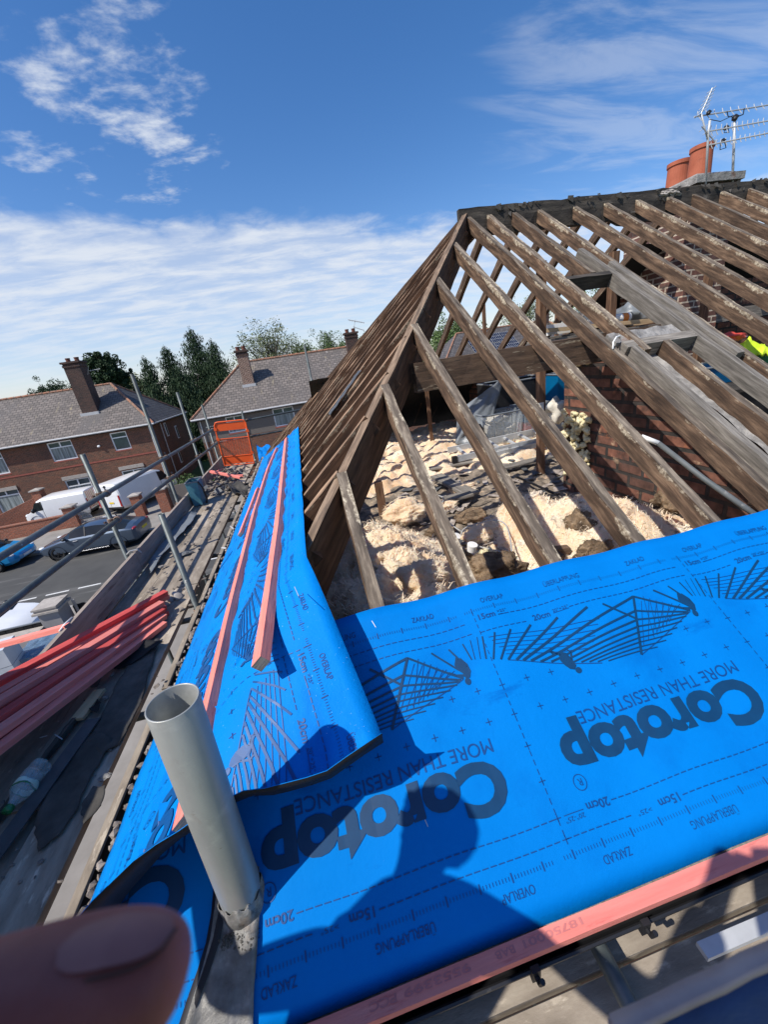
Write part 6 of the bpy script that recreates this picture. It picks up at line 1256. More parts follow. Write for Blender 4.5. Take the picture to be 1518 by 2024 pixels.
# white cartons and film-wrapped pallet on the drive
def applbox(x0, y0, z0, label, rot=0.12):
    t = thing('appliance_box', (x0, y0, z0), label, 'box', 'white boxes stacked on the drive'); c_, s_ = math.cos(rot), math.sin(rot)
    def T(a, b, c): return V(x0 + a * c_ - b * s_, y0 + a * s_ + b * c_, z0 + c)
    m = MB(); w_, d_, h_ = .62, .62, .46; P = [T(0, 0, 0), T(w_, 0, 0), T(w_, d_, 0), T(0, d_, 0), T(0, 0, h_), T(w_, 0, h_), T(w_, d_, h_), T(0, d_, h_)]
    for f in ((3, 2, 1, 0), (4, 5, 6, 7), (0, 1, 5, 4), (1, 2, 6, 5), (2, 3, 7, 6), (3, 0, 4, 7)): m.face([P[a] for a in f])
    m.build('body', 'appliance', parent=t, bevel=.01); m = MB(); m.face([T(.08, -.004, .12), T(.40, -.004, .12), T(.40, -.004, .30), T(.08, -.004, .30)]); lb_ = m.build('label', 'navy_label', parent=t); m = MB(); m.face([T(.14, -.006, .19), T(.33, -.006, .19), T(.33, -.006, .21), T(.14, -.006, .21)]); m.face([T(.14, -.006, .23), T(.28, -.006, .23), T(.28, -.006, .25), T(.14, -.006, .25)]); m.build('lettering', 'paper_white', parent=lb_)
    return t
bx = onz(8, 1270, -5.42)
for k in range(3): applbox(-8.62, 9.05, GZ + .02 + k * .475, ('bottom white box of the stack with a navy label on the drive', 'middle white box of the stack with a navy label on the drive', 'top white box of the stack, nearest the lone pink batten')[k], .20)
t = thing('wrapped_pallet', (-7.9, 9.9, GZ), 'pallet load wrapped in shiny blue-tinted film on the drive', 'pallet load'); m = MB(); c_ = (-7.75, 10.0)
m.box((c_[0] - .55, c_[1] - .5, GZ + .14), (c_[0] + .6, c_[1] + .5, GZ + .75)); m.build('load', 'black_plastic', parent=t); m = MB(); b = bmesh.new(); bmesh.ops.create_cube(b, size=1); bmesh.ops.subdivide_edges(b, edges=b.edges[:], cuts=14, use_grid_fill=True)
vs = [V(c_[0] + .02 + v.co.x * 1.22 * (1 + .05 * NZ.noise(v.co * 9)), c_[1] + v.co.y * 1.08 * (1 + .05 * NZ.noise(v.co * 8)), GZ + .50 + v.co.z * .74 + .04 * NZ.noise(v.co * 11)) for v in b.verts]; fs = [tuple(v.index for v in f.verts) for f in b.faces]; b.free(); m.mesh(vs, fs); m.build('film', 'film_blue', parent=t)
for k in range(3): m = MB(); m.box((c_[0] - .6 + k * .55, c_[1] - .55, GZ + .02), (c_[0] - .5 + k * .55, c_[1] + .55, GZ + .13)); m.build('bearer', 'timber_new', parent=t)
# ================================================================== VEHICLES (nose at +x of their own frame, wheels on z = 0)
def loft(stations, mats_rule, name, mats, parent, M):
    """stations: (x, [(y,z)...] right half from sill to roof centre)"""
    rings = []
    for x, half in stations:
        r = [M @ V(x, -y, z) for y, z in half] + [M @ V(x, y, z) for y, z in reversed(half)]; rings.append(r)
    m = MB(); n = len(rings[0]); vs = [q for r in rings for q in r]; fs = []; mi = []
    for i in range(len(rings) - 1):
        for k in range(n - 1): fs.append((i * n + k, (i + 1) * n + k, (i + 1) * n + k + 1, i * n + k + 1)); kk = min(k, n - 2 - k); mi.append(mats_rule(i, kk))
    fs.append(tuple(range(n))[::-1]); mi.append(0); fs.append(tuple((len(rings) - 1) * n + k for k in range(n))); mi.append(0)
    m.mesh(vs, fs, mi); o = m.build(name, mats, parent=parent, smooth=True); md = o.modifiers.new('crease', 'EDGE_SPLIT'); md.split_angle = math.radians(24); return o
def wheel(M, x, y, r, parent, rim='alloy', spokes=5):
    s = -1 if y < 0 else 1; ax = (M.to_3x3() @ V(0, s, 0)); c = M @ V(x, y - s * .21, r)
    m = MB(); m.lathe(c, [(r * .62, 0), (r * .9, .0), (r, .03), (r, .17), (r * .93, .205), (r * .66, .21), (r * .64, .17)], n=28, axis=ax); t = m.build('tyre', 'tyre', parent=parent, smooth=True)
    m = MB(); m.lathe(c, [(r * .655, .165), (r * .63, .20), (r * .56, .195), (r * .54, .12), (0, .12)], n=28, axis=ax)
    up = M.to_3x3() @ V(0, 0, 1); sd_ = ax.cross(up)
    for k in range(spokes):
        a = 2 * PI * k / spokes + .3; d = up * math.cos(a) + sd_ * math.sin(a); p0 = c + ax * .195 + d * .03; p1 = c + ax * .185 + d * r * .58; m.beam(p0, p1, .05, .025, ax, anchor='mid')
    m.lathe(c, [(.05, .19), (.045, .21), (0, .212)], n=12, axis=ax); m.build('rim', rim, parent=parent)
def saloon(name, label, loc, ang, paint, L_=4.65, W_=1.82, rim='alloy', hatch=False, plate=True, H_=1.38):
    M = Matrix.Translation(loc) @ Matrix.Rotation(ang, 4, 'Z'); t = thing(name, loc, label, 'car', 'parked cars'); hw = W_ / 2; s = L_ / 4.65; hk = H_ / 1.38
    # x, sill half width, belt height, cabin top half width, roof height, floor
    P = [(-2.325, .60, .62, .0, .66, .36), (-2.27, .78, .84, 0, .93, .30), (-2.12, .87, .90, 0, 1.03, .26), (-1.85, .90, .93, .52, 1.07, .24), (-1.45, .91, .94, .58, 1.20, .22), (-1.0, .91, .94, .60, 1.31, .22), (-.5, .91, .94, .61, 1.375, .22), (0, .91, .93, .61, 1.38, .22), (.35, .91, .93, .60, 1.345, .22), (.72, .91, .92, .58, 1.20, .22), (1.10, .91, .90, .56, 1.00, .22), (1.30, .90, .86, .50, .915, .22), (1.75, .89, .77, .40, .83, .22), (2.08, .84, .68, .3, .74, .24), (2.26, .72, .58, .2, .63, .28), (2.325, .52, .50, .1, .52, .34)]
    if hatch: P = [(-2.2, .70, .70, 0, .80, .36), (-2.15, .82, .92, .50, 1.0, .30), (-2.05, .88, .98, .58, 1.2, .26), (-1.85, .90, .99, .60, 1.38, .24), (-1.45, .91, .99, .62, 1.46, .22)] + [(a, b, c + .04, d, (e + .09 if d > .5 else e), f) for a, b, c, d, e, f in P[5:]]
    st = []
    for (x, w, belt, cw, zr_, fl) in P:
        w = w * hw / .91; cab = cw > .45
        top = w * (.74 if cab else .55)
        st.append((x * s, [(w * .86, fl), (w * .985, fl + .12), (w, (fl + belt) / 2), (w * .985, belt - .06), (w * .94, belt), (w * .93 if cab else w * .80, belt + (.012 if cab else .4 * (zr_ - belt))), (cw * 1.06 * hw / .91 if cab else top, zr_ - (.055 if cab else .012)), (cw * .88 * hw / .91 if cab else top * .6, zr_ - .008), (0, zr_)]))
    gl = {i for i, p in enumerate(P) if p[3] > .45}
    def rule(i, k):
        if i in gl and i + 1 in gl and k == 5 and .0 <= 1: return 1
        if k >= 5 and i in gl and (i + 1) in gl and (P[i + 1][0] > .33 and P[i][4] < 1.46 and P[i + 1][4] < 1.36): return 1
        if k >= 5 and i in gl and i + 1 in gl and P[i][0] < -1.4 and P[i + 1][0] < -.9: return 1
        return 0
    b = loft(st, rule, 'body', [paint, 'car_glass'], t, M)
    def q(pts, nm, mt, o=.004): 
        m = MB(); m.face([M @ V(*p) for p in pts]); return m.build(nm, mt, parent=t, solid=o)
    for sy in (-1, 1):
        Y = sy * hw
        for (xx, rr) in ((1.42 * s, .325), (-1.38 * s, .325)):
            wheel(M, xx, Y * .985, rr, t, rim)
            m = MB(); ax = M.to_3x3() @ V(0, sy, 0); m.lathe(M @ V(xx, Y * .93, rr + .01), [(rr + .06, 0), (rr + .055, .078 * hw / .91)], n=28, axis=ax); m.lathe(M @ V(xx, Y * .935, rr + .01), [(0, .0), (rr + .05, .0)], n=28, axis=ax); m.build('wheel_arch', 'black_matte', parent=t)
        for (x0, x1) in ((-.06, -.0),): q([(x0, Y * .945, .95), (x1, Y * .945, .95), (x1, Y * .70, 1.345 * hk), (x0, Y * .70, 1.345 * hk)], 'pillar', 'black_plastic')
        m = MB(); m.blob(M @ V(.86 * s, Y * 1.05, .98), (.10, .10, .07), sub=2, rough=.05); m.build('wing_mirror', 'black_plastic', parent=t, smooth=True)
        for xx in (.35, -.62): m = MB(); m.box((0, 0, 0), (0, 0, 0)) if False else None; m2 = MB(); m2.tube([M @ V(xx * s, Y * 1.005, .80), M @ V((xx + .2) * s, Y * 1.005, .80)], .014, 6); m2.build('door_handle', 'alloy', parent=t)
        m = MB(); m.blob(M @ V(2.12 * s, Y * .74, .66), (.15, .10, .07), sub=3, rough=.04); m.build('headlight', 'lamp_clear', parent=t, smooth=True)
        m = MB(); m.blob(M @ V(-2.18 * s * (.96 if hatch else 1), Y * .72, .86), (.10, .19, .07), sub=3, rough=.04); m.build('tail_light', 'lamp_red', parent=t, smooth=True)
        m = MB(); m.tube([M @ V(-.9 * s, Y * 1.0, .27), M @ V(.95 * s, Y * 1.0, .27)], .022, 6); m.build('side_skirt', 'alloy', parent=t)
    q([(2.31 * s, -.42, .34), (2.31 * s, .42, .34), (2.325 * s, .36, .52), (2.325 * s, -.36, .52)], 'grille', 'black_plastic', .02); q([(2.20 * s, -.62, .24), (2.20 * s, .62, .24), (2.33 * s, .5, .34), (2.33 * s, -.5, .34)], 'bumper_grille', 'black_plastic', .02)
    q([(2.345 * s, -.26, .40), (2.345 * s, .26, .40), (2.345 * s, .26, .50), (2.345 * s, -.26, .50)], 'number_plate', 'paper_white', .006)
    xr = -2.335 * s if not hatch else -2.22; q([(xr, .26, .62), (xr, -.26, .62), (xr + .02, -.26, .73), (xr + .02, .26, .73)], 'number_plate', 'plate_yellow', .006); return t
def van(name, label, loc, ang, L_, W_, H_, chev=False, wind=False):
    M = Matrix.Translation(loc) @ Matrix.Rotation(ang, 4, 'Z'); t = thing(name, loc, label, 'van', 'white vans parked across the street'); hw = W_ / 2; h = H_
    P = [(-L_ / 2, .90, .45, h * .93), (-L_ / 2 + .06, .96, .38, h * .985), (-L_ / 2 + .5, 1, .34, h), (0, 1, .32, h), (L_ * .16, 1, .32, h * .99), (L_ * .24, 1, .32, h * .93), (L_ * .36, .98, .32, h * .62), (L_ * .44, .93, .34, h * .54), (L_ * .49, .82, .36, h * .45), (L_ / 2, .66, .42, h * .34)]
    st = []
    for (x, w, fl, zt) in P:
        w *= hw; bl = min(h * .58, zt - .05) if zt > h * .62 else zt - .1
        st.append((x, [(w * .88, fl), (w, fl + .15), (w, (fl + bl) / 2), (w * .995, bl), (w * (.93 if zt > h * .7 else .9), max(bl + .02, zt - .16)), (w * .84, zt - .05), (w * .5, zt - .005), (0, zt)]))
    def rule(i, k):
        if i in (4,) and k == 3: return 1
        if i == 5 and k >= 3: return 1
        return 0
    loft(st, rule, 'body', ['paint_white', 'car_glass'], t, M)
    def q(pts, nm, mt, o=.004, p=None):
        m = MB(); m.face([M @ V(*p_) for p_ in pts]); return m.build(nm, mt, parent=p or t, solid=o)
    xb_ = -L_ / 2
    for sy in (-1, 1):
        Y = sy * hw; wheel(M, L_ * .32, Y * .98, .33, t, 'alloy_dark'); wheel(M, -L_ * .29, Y * .98, .33, t, 'alloy_dark')
        for xx in (L_ * .32, -L_ * .29): m = MB(); ax = M.to_3x3() @ V(0, sy, 0); m.lathe(M @ V(xx, Y * .95, .34), [(.40, 0), (.39, .052)], n=26, axis=ax); m.lathe(M @ V(xx, Y * .955, .34), [(0, 0), (.385, 0)], n=26, axis=ax); m.build('wheel_arch', 'black_matte', parent=t)
        q([(L_ * .20, Y * 1.002, h * .60), (L_ * .33, Y * .99, h * .60), (L_ * .26, Y * .95, h * .86), (L_ * .20, Y * .95, h * .88)], 'side_window', 'car_glass')
        q([(xb_ - .012, Y * .90, .55), (xb_ - .012, Y * .78, .55), (xb_ - .005, Y * .80, 1.25), (xb_ - .005, Y * .90, 1.25)], 'tail_light', 'lamp_red', .03)
        m = MB(); m.box((0, 0, 0), (1e-4, 1e-4, 1e-4)) if False else None; m = MB(); m.blob(M @ V(L_ * .30, Y * 1.1, h * .62), (.10, .09, .14), sub=2, rough=.05); m.build('wing_mirror', 'black_plastic', parent=t, smooth=True)
        q([(L_ * .17, Y * 1.004, .45), (L_ * .175, Y * 1.004, .45), (L_ * .175, Y * .99, h * .9), (L_ * .17, Y * .99, h * .9)], 'door_seam', 'black_plastic', .002)
        m = MB(); m.blob(M @ V(L_ * .46, Y * .74, h * .45), (.12, .13, .12), sub=2, rough=.03); m.build('headlight', 'lamp_clear', parent=t, smooth=True)
    q([(xb_ - .006, -.005, .5), (xb_ - .006, .005, .5), (xb_ + .02, .005, h * .93), (xb_ + .02, -.005, h * .93)], 'door_seam', 'black_plastic', .003)
    q([(xb_ - .02, .05, .74), (xb_ - .02, -.30, .74), (xb_ - .02, -.30, .84), (xb_ - .02, .05, .84)], 'number_plate', 'plate_yellow', .006)
    q([(xb_ - .03, hw * .9, .40), (xb_ - .03, -hw * .9, .40), (xb_ - .03, -hw * .9, .52), (xb_ - .03, hw * .9, .52)], 'bumper', 'black_plastic', .05)
    for sy in (-1, 1):
        a, b = sorted((sy * .10, sy * hw * .74)); q([(xb_ - .006 if not chev else xb_ - .01, b, h * .62), (xb_ - .006 if not chev else xb_ - .01, a, h * .62), (xb_ + .01, a, h * .86), (xb_ + .01, b, h * .86)], 'rear_window', 'paint_white' if not wind else 'car_glass', .006)
    if chev:
        for k in range(9):
            for sy in (-1, 1):
                y0 = sy * (hw * .86 * k / 9 * 1.0); y1 = sy * (hw * .86 * (k + .5) / 9); z0, z1 = .58, h * .95; sh = sy * .18
                a = [(xb_ - .016, y0, z0), (xb_ - .016, y1, z0), (xb_ - .0, y1 - sh * 0, z1), (xb_ - .0, y0, z1)]; q(a, 'chevron', 'chev_red' if k % 2 else 'chev_yellow', .003)
    m = MB(); m.box((0, 0, 0), (1e-5, 1e-5, 1e-5)) if False else None
    return t
def GP(u, v, z=GZ): return onz(u, v, z)
saloon('parked_car', 'blue-grey four-door car parked facing left across the road', V(-10.92, 19.75, GZ), math.radians(180 - 3.5), 'paint_grey', rim='alloy_dark', L_=4.5, H_=1.38)
saloon('parked_car', 'bright cyan-blue hatchback at the left edge facing the blue-grey car', V(-16.30, 19.95, GZ), math.radians(-3), 'paint_blue', L_=4.4, hatch=True, rim='alloy')
saloon('parked_car', 'white hatchback whose roof shows behind the black gate on the near side', V(-11.35, 12.12, GZ), math.radians(0), 'paint_white', L_=4.2, hatch=True)
# forecourt vans
van('white_van', 'small white van facing left with red and yellow chevrons on its tail', V(-15.75, 26.6, GZ + .05), math.radians(178), 3.7, 1.76, 1.74, chev=True)
van('white_van', 'larger white van seen from behind, parked nose to the house', V(-11.45, 27.3, GZ + .05), math.radians(64), 4.7, 1.98, 1.98)
# ================================================================== TREES AND PLANTS
def leafball(m, c, r, n, s, rn, squash=1.0, droop=0.0, solid=.75):
    for i in range(n):
        while True:
            d = V(rn.uniform(-1, 1), rn.uniform(-1, 1), rn.uniform(-1, 1))
            if .05 < d.length < 1: break
        d = d.normalized() * (d.length ** (1 - solid)); p = c + V(d.x * r, d.y * r, d.z * r * squash); a = V(rn.gauss(0, 1), rn.gauss(0, 1), rn.gauss(0, .8)).normalized(); b = a.cross(V(rn.gauss(0, 1), rn.gauss(0, 1), rn.gauss(0, 1))).normalized(); q = s * rn.uniform(.6, 1.5)
        if droop: a = (a * .5 + V(0, 0, -droop)).normalized(); b = a.cross(V(rn.gauss(0, 1), rn.gauss(0, 1), .1)).normalized(); m.face([p, p + a * q + b * q * .3, p + a * q * 2.4, p + a * q - b * q * .3])
        else: m.face([p - a * q, p + b * q * .6, p + a * q, p - b * q * .6])
def conifer(x, y, h, r, label, seed, z0=GZ, lean=0.0):
    rn = random.Random(seed); t = thing('conifer', (x, y, z0), label, 'tree', 'trees behind the houses'); m = MB(); m.tube([(x, y, z0), (x, y, z0 + h * .9)], [.25, .04], 8); m.build('trunk', 'bark', parent=t); m = MB(); lv = int(h * 3.4)
    for k in range(lv):
        f = (k + .5) / lv; z = z0 + h * (.02 + .98 * f); R_l = r * 1.3 * (1 - f) ** .60 * (.80 + .40 * rn.random()) + .12; nb = max(4, int(15 * (1 - f) + 4))
        for b in range(nb):
            a = rn.uniform(0, 6.283); rr = R_l * rn.uniform(.72, 1.16); d = V(math.cos(a), math.sin(a), 0); ln_ = int(3 + rr * 4.0)
            for q in range(ln_): s = (q + .7) / ln_; p = V(x, y, z) + d * rr * s + V(0, 0, .30 * rr * s - .32 * rr * s * s); leafball(m, p, .30 + .14 * rn.random(), 8, .11, rn, droop=.9)
    for k in range(5): leafball(m, V(x + rn.uniform(-.06, .06) + lean * k * .1, y, z0 + h * (.985 + .012 * k)), .16, 12, .07, rn, droop=.6)
    m.build('crown', 'foliage_conifer', parent=t); return t
def broad(x, y, h, r, label, seed, mt='foliage_broad', dens=1.0, z0=GZ, bare=0.0):
    rn = random.Random(seed); t = thing('broadleaf_tree', (x, y, z0), label, 'tree', 'trees behind the houses'); tr = MB(); zc = z0 + h - r * .95; tr.tube([(x, y, z0), (x + .1, y, zc - r * .5)], [.28, .18], 8); m = MB(); nb = int(26 * dens) + 8
    for k in range(nb):
        a = rn.uniform(0, 6.283); e = rn.uniform(-.25, 1.0) * 1.45; R_ = r * rn.uniform(.5, 1.0); d = V(math.cos(a) * math.cos(e), math.sin(a) * math.cos(e), math.sin(e) * .95); b0_ = V(x + .1, y, zc - r * .5); p = V(x, y, zc) + d * R_; mid = (b0_ + p) / 2 + V(rn.uniform(-.3, .3), rn.uniform(-.3, .3), .1) * r * .3; tr.tube([b0_, mid, p], [.09, .05, .015], 5)
        for j in range(4): q = p + V(rn.gauss(0, .2), rn.gauss(0, .2), rn.gauss(0, .2)) * r; tr.tube([mid, (mid + q) / 2 + V(0, 0, .1), q], [.035, .02, .008], 4); leafball(m, q, r * rn.uniform(.13, .24), int(70 * dens * (1 - bare)), .085, rn, solid=.5)
    tr.build('branches', 'bark', parent=t); m.build('crown', mt, parent=t); return t
def px(u, v, y, z0=GZ): p = ony(u, v, y); return p.x, p.z - z0
for (u, v, y, r, lb, sd_) in ((285, 712, 44, 1.5, 'narrow dark conifer left of the main clump between the two houses', 1), (326, 690, 45, 2.1, 'dark conifer with a nodding top left of the tallest one', 2), (376, 655, 46, 2.9, 'tallest dark conifer in the middle of the clump', 3), (416, 678, 44, 2.0, 'dark conifer at the right end of the clump beside the rendered house', 4), (350, 730, 42, 2.4, 'shorter full dark conifer in front of the tallest one', 5), (304, 760, 41, 1.8, 'low dark conifer at the left foot of the clump', 6)):
    x, h = px(u, v, y); conifer(x, y, h, r, lb, sd_)
x, h = px(192, 706, 46); broad(x, 46, h, 1.6, 'pointed dark green tree just right of the leaning chimney', 11, 'foliage_conifer', 1.3)
x, h = px(212, 728, 46); broad(x, 46, h, 1.3, 'small dark green tree right of the pointed one behind the left roof', 12, 'foliage_conifer', 1.1)
x, h = px(522, 648, 52); broad(x, 52, h, 4.0, 'open round-crowned spring tree above the rendered house roof', 13, 'foliage_spring', 1.25, bare=.45)
x, h = px(592, 685, 56); broad(x, 56, h, 2.2, 'small bushy tree right of the open round one', 14, 'foliage_broad', .8, bare=.3)
x, h = px(655, 660, 55); broad(x, 55, h, 3.2, 'fresh green tree left of the far chimney with the aerial', 15, 'foliage_broad', 1.0, bare=.25)
x, h = px(728, 662, 55); broad(x, 55, h, 2.6, 'fresh green tree right of the far chimney by the hip rafters', 16, 'foliage_broad', .9, bare=.2)
x, h = px(95, 768, 60); broad(x, 60, h, 2.6, 'low rounded tree on the skyline left of the chimney', 17, 'foliage_conifer', 1.0)
x, h = px(135, 760, 62); broad(x, 62, h, 3.0, 'second low rounded tree on the skyline left of the chimney', 18, 'foliage_conifer', 1.0)
x, h = px(252, 748, 50); broad(x, 50, h, 2.4, 'pale bushy tree between the left ridge and the conifers', 19, 'foliage_spring', .9)
x, h = px(893, 640, 42); broad(x, 42, h, 3.0, 'bright green tree seen through the hip next to the far slate roof', 20, 'foliage_broad', 1.2)
x, h = px(1045, 596, 50); broad(x, 50, h, 3.2, 'thin-crowned tree behind the solar panels', 21, 'foliage_spring', .9, bare=.5)
x, h = px(1190, 570, 40); broad(x, 40, h, 3.6, 'green tree seen through the rafters above the stored timber', 22, 'foliage_broad', 1.0, bare=.3)
x, h = px(1245, 590, 44); broad(x, 44, h, 3.0, 'bushy tree right of the one above the stored timber', 23, 'foliage_broad', .9, bare=.3)
rn = random.Random(3); t = thing('shrub', (-6.6, 26.8, GZ), 'round green garden shrub at the foot of the house corner', 'shrub'); m = MB()
for i in range(14): leafball(m, V(-8.0 + rn.uniform(-.7, .9), 25.6 + rn.uniform(-.6, .6), GZ + rn.uniform(.3, 1.25)), .42, 150, .05, rn)
m.build('leaves', 'foliage_broad', parent=t); m = MB(); m.tube([(-8, 25.6, GZ), (-8, 25.6, GZ + .8)], .05, 6); m.build('stem', 'bark', parent=t)
# ================================================================== THE PHOTOGRAPHER (mostly out of frame: thumb, sleeve and shadow show)
PSX, PSY, PSZ = -.170, .085, .05
def camp(a, b, c): return RIGHT * a + DOWN * b + FWD * c             # metres right / down / forward of the lens
def skinmesh(nodes, edges, root, sub=2, name='tmp'):
    me = bpy.data.meshes.new(name); me.from_pydata([tuple(p) for p, r in nodes], edges, []); o = bpy.data.objects.new(name, me); COL.objects.link(o); md = o.modifiers.new('s', 'SKIN'); md.use_smooth_shade = True
    for i, (p, r) in enumerate(nodes):
        sv = me.skin_vertices[0].data[i]; rr = r if isinstance(r, tuple) else (r, r); sv.radius = rr; sv.use_root = (i == root)
    o.modifiers.new('d', 'SUBSURF').levels = sub; o.modifiers['d'].render_levels = sub; bpy.context.view_layer.update(); dg = bpy.context.evaluated_depsgraph_get(); r = bpy.data.meshes.new_from_object(o.evaluated_get(dg)); vs = [v.co.copy() for v in r.vertices]; fs = [tuple(p.vertices) for p in r.polygons]; bpy.data.objects.remove(o); bpy.data.meshes.remove(me); bpy.data.meshes.remove(r); return vs, fs
fx, fy = -.62 + PSX, .08 + PSY
per = thing('person', (fx, fy, -1.75), 'person in a navy jacket holding out the phone, only a thumb and sleeve in view', 'person')
pel, che, nek, hed = V(fx, fy - .02, -.93), V(fx + .01, fy + .06, -.50), V(fx + .03, fy + .13, -.30), V(fx + .05, fy + .19, -.14)
sl, sr = che + V(-.19, .02, .10), che + V(.19, .0, .10)
hand = camp(-.125, .045, .006)                                       # palm, left of the phone
el = V(-.44, -.13, -.30)
el2 = V(-.20, -.02, -.62); hand2 = camp(.10, .21, .03)
N = []; E_ = []
def add(p, r, to=None): N.append((p, r)); i = len(N) - 1; (E_.append((to, i)) if to is not None else None); return i
p0 = add(pel, (.16, .12)); w0 = add(pel + V(0, .03, .18), (.145, .11), p0); c0 = add(che, (.17, .12), w0); n0 = add(nek, .055, c0); h0 = add(nek + V(.01, .03, .06), .058, n0); h1_ = add(hed, (.078, .092), h0); h2_ = add(hed + V(0, .01, .085), (.062, .075), h1_)
for sg, sh, eb_, hd in ((-1, sl, el2 + V(-.5, .0, .05), None), (1, sr, el, hand)):
    a = add(sh, .062, c0)
    if hd is not None: b = add(eb_, .045, a); c = add(eb_ + (hd - eb_) * .5, .038, b); d = add(hd + (eb_ - hd) * .12, .026, c)
    else: b = add(sh + V(-.10, .10, -.24), .045, a); c = add(sh + V(-.10, .30, -.20), .036, b); d = add(sh + V(-.08, .42, -.12), .026, c); handL = sh + V(-.07, .47, -.08); add(handL, (.035, .018), d)
    if hd is not None: pa = add(hd, (.042, .026), d); pb = add(camp(-.118, .010, -.012), (.036, .024), pa)
for sg in (-1, 1):
    a = add(pel + V(sg * .09, 0, -.07), .095, p0); b = add(V(fx + sg * .11, fy + .05, -1.30), .058, a); c = add(V(fx + sg * .115, fy - .01, -1.62), .040, b); d = add(V(fx + sg * .115, fy - .03, -1.705), .038, c); add(V(fx + sg * .125, fy + .14, -1.722), .03, d)
body_v, body_f = skinmesh(N, E_, 0, 2)
# face, fingers of both hands, thumb: own chains, joined to the one body mesh
def chain(pts, rads, sub=2): return skinmesh(list(zip(pts, rads)), [(i, i + 1) for i in range(len(pts) - 1)], 0, sub)
m = MB(); m.mesh(body_v, body_f)
m.blob(hed + V(.01, .095, -.02), (.013, .018, .022), sub=2, rough=.0)            # nose
m.blob(hed + V(.01, .082, -.058), (.024, .010, .008), sub=2, rough=.0)            # mouth
for s in (-1, 1): m.blob(hed + V(s * .03, .080, .012), (.012, .008, .008), sub=2, rough=0); m.blob(hed + V(s * .080, .0, 0), (.012, .022, .032), sub=2, rough=0)
# thumb: comes in from the left and points right, nail towards the lens
def cpx(u, v, d): return camp((u - 759) / 760 * d, (v - 1012) / 760 * d, d)
TT = [camp(-.118, .075, .04), cpx(-170, 2070, .066), cpx(20, 1998, .069), cpx(205, 1946, .071), cpx(315, 1926, .071), cpx(366, 1922, .071)]
tv, tf = chain([TT[0], TT[1], TT[2], TT[3], TT[4], TT[5]], [(.015, .014), (.0122, .0112), (.0116, .0108), (.0120, .0106), (.0100, .0086), (.0054, .0048)], 3)
m.mesh(tv, tf)
fb = hand
for k, (dx, ln_, rr) in enumerate(((.0, .075, .0085), (.018, .082, .0088), (.036, .076, .0084), (.052, .060, .0074))):   # four fingers wrap the back of the phone
    q0 = camp(-.118, .005 + dx, -.006); q1 = camp(-.085, .006 + dx, -.022); q2 = camp(-.060, .006 + dx, -.028); q3 = camp(-.060 + ln_ * .35, .006 + dx, -.024); v_, f_ = chain([q0, q1, q2, q3], [rr * 1.1, rr, rr * .95, rr * .75]); m.mesh(v_, f_)
for k in range(4):
    q0 = handL + V(-.02 + k * .015, .02, .0); q1 = q0 + V(.002, .035, .012); q2 = q1 + V(.004, .022, -.006); v_, f_ = chain([q0, q1, q2], [.0085, .008, .0065]); m.mesh(v_, f_)
v_, f_ = chain([handL + V(.02, -.01, 0), handL + V(.045, .01, .01), handL + V(.055, .03, .01)], [.011, .009, .007]); m.mesh(v_, f_)
bodyo = m.build('body', 'skin', parent=per, smooth=True)
# thumbnail: curved plate set into the upper side facing the lens
ax0, ax1 = camp(-.0640, .0, 0), camp(-.0335, 0, 0)
m = MB(); nx, ny = 14, 8; toC = (-(TT[3])).normalized(); alongT = (TT[4] - TT[2]).normalized(); acr = alongT.cross(toC).normalized(); nn = acr.cross(alongT) * -1
if nn.dot(toC) < 0: nn = -nn
upv = (-DOWN - alongT * (-DOWN).dot(alongT)).normalized(); nrm_ = (nn * .20 + upv * .98).normalized(); side = alongT.cross(nrm_).normalized()
cc0 = TT[3] * .55 + TT[4] * .45
for i in range(nx):
    for k in range(ny):
        q = []
        for (a, b) in ((i, k), (i + 1, k), (i + 1, k + 1), (i, k + 1)):
            s = a / nx * 2 - 1; th = (b / ny * 2 - 1); wid = math.sqrt(max(0, 1 - (abs(s) ** 3.2))); th *= wid * .40
            rad = .0104 if s < .0 else .0104 - .0018 * s; q.append(cc0 + alongT * (s * .0100) + nrm_ * math.cos(th) * rad * .97 + side * math.sin(th) * rad * 1.04)
        m.face(q)
m.build('thumbnail', 'nail', parent=per, smooth=True, merge=True)
m = MB(); fold = []
for i in range(19):
    s = -1.0 + 2.0 * i / 18; th = math.sqrt(max(0, 1 - (abs(s) ** 3.2))) * .50; rad = .0106 if s < .0 else .0106 - .0018 * s
    fold.append(cc0 + alongT * (s * .0104) + nrm_ * math.cos(th) * rad * .97 - side * math.sin(th) * rad * 1.04 * (1 if (side.dot(DOWN) < 0) else -1))
m.tube(fold[7:], .00030, 6); m.build('nail_groove', 'groove_shade', parent=per, smooth=True)
m = MB(); m.blob(hed + V(0, -.01, .035), (.090, .100, .095), sub=4, rough=.04, freq=4); m.build('hair', 'hair', parent=per, smooth=True)
jn = [(p, (r[0] + .018, r[1] + .018) if isinstance(r, tuple) else r + .014) for p, r in N[:3]]; je = [(0, 1), (1, 2)]
def jadd(p, r, to): jn.append((p, r)); je.append((to, len(jn) - 1)); return len(jn) - 1
a = jadd(sr, .078, 2); a = jadd(el, .072, a); a = jadd(el + (hand - el) * .66, .062, a)
a = jadd(sl, .078, 2); a = jadd(sl + V(-.10, .10, -.24), .060, a); a = jadd(sl + V(-.10, .34, -.18), .045, a); jadd(nek + V(0, 0, -.03), .075, 2)
jv, jf = skinmesh(jn, je, 0, 2); m = MB(); m.mesh(jv, jf); m.build('jacket', 'navy_cloth', parent=per, smooth=True)
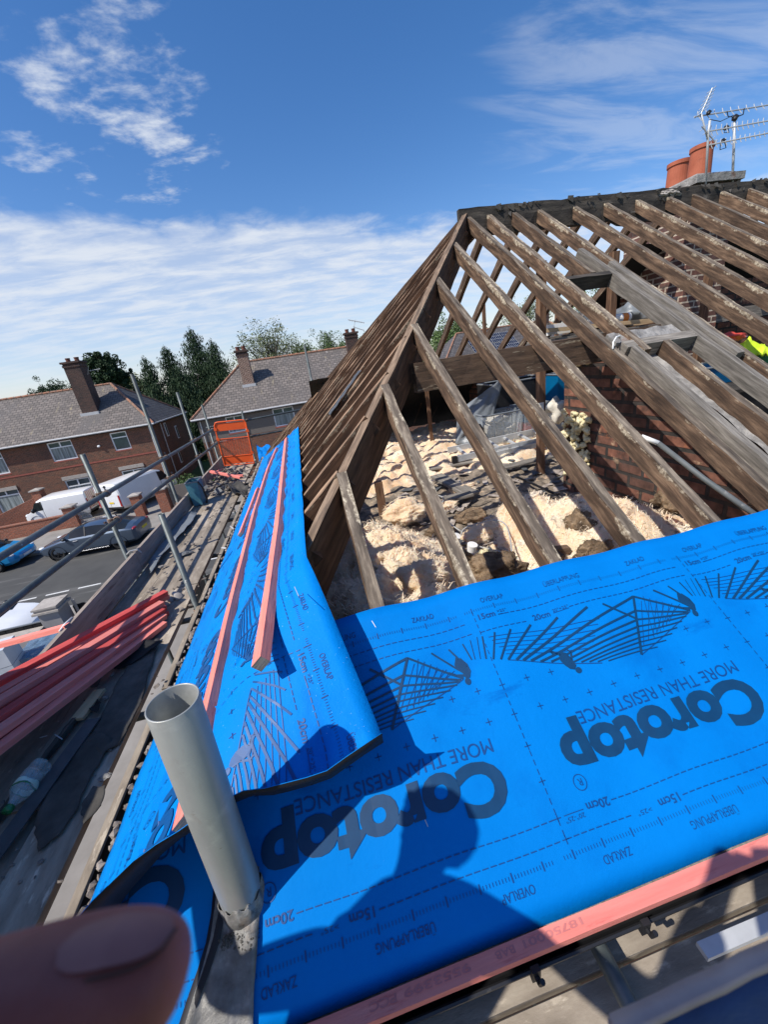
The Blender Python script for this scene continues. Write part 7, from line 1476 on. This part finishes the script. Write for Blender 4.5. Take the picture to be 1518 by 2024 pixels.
# loose jacket front hanging towards the lens at the lower right
A0, A1 = camp(.0875, .1975, .150), camp(.152, .1672, .150)
m = MB(); n = 14
def hem(s, t): p = A0 * (1 - s) + A1 * s; return p + DOWN * (.15 * t) - FWD * (.05 * t) + V(.0, 0, .006 * NZ.noise(V(s * 4, t * 3, 1))) + FWD * .02 * math.sin(t * 2)
for i in range(n):
    for k in range(n): m.face([hem((i + a) / n * 2.2, (k + b) / n) for a, b in ((0, 0), (1, 0), (1, 1), (0, 1))])
m.build('sleeve', 'navy_cloth', parent=per, smooth=True, merge=True, solid=.006)
m = MB()
for i in range(n): m.face([hem((i + a) / n * 2.2, -.02 + b * .024) - FWD * .001 for a, b in ((0, 0), (1, 0), (1, 1), (0, 1))])
m.build('cuff', 'beige_cloth', parent=per, smooth=True, merge=True, solid=.006)
tn = [(pel, (.175, .135))]; te = []
def tadd(p, r, to): tn.append((p, r)); te.append((to, len(tn) - 1)); return len(tn) - 1
for sg in (-1, 1): a = tadd(pel + V(sg * .09, 0, -.07), .108, 0); a = tadd(V(fx + sg * .11, fy + .05, -1.30), .074, a); a = tadd(V(fx + sg * .115, fy - .01, -1.60), .060, a)
tv, tf = skinmesh(tn, te, 0, 2); m = MB(); m.mesh(tv, tf); m.build('trousers', 'trouser', parent=per, smooth=True)
for sg in (-1, 1):
    v_, f_ = chain([V(fx + sg * .115, fy - .03, -1.66), V(fx + sg * .115, fy - .03, -1.715), V(fx + sg * .122, fy + .10, -1.722), V(fx + sg * .126, fy + .17, -1.725)], [.052, .046, .036, .028]); m = MB(); m.mesh(v_, f_); m.build('boot', 'hair', parent=per, smooth=True)
# the phone itself, just behind the lens
m = MB(); P8 = [camp(a, b, c) for c in (-.004, -.0125) for (a, b) in ((-.062, -.012), (.012, -.012), (.012, .138), (-.062, .138))]
for f in ((0, 1, 2, 3), (7, 6, 5, 4), (0, 4, 5, 1), (1, 5, 6, 2), (2, 6, 7, 3), (3, 7, 4, 0)): m.face([P8[k] for k in f])
tag(m.build('phone', 'black_plastic', bevel=.003), 'black smartphone held upright behind the picture', 'phone')
for o in bpy.data.objects:
    if 'wl' in o: del o['wl']
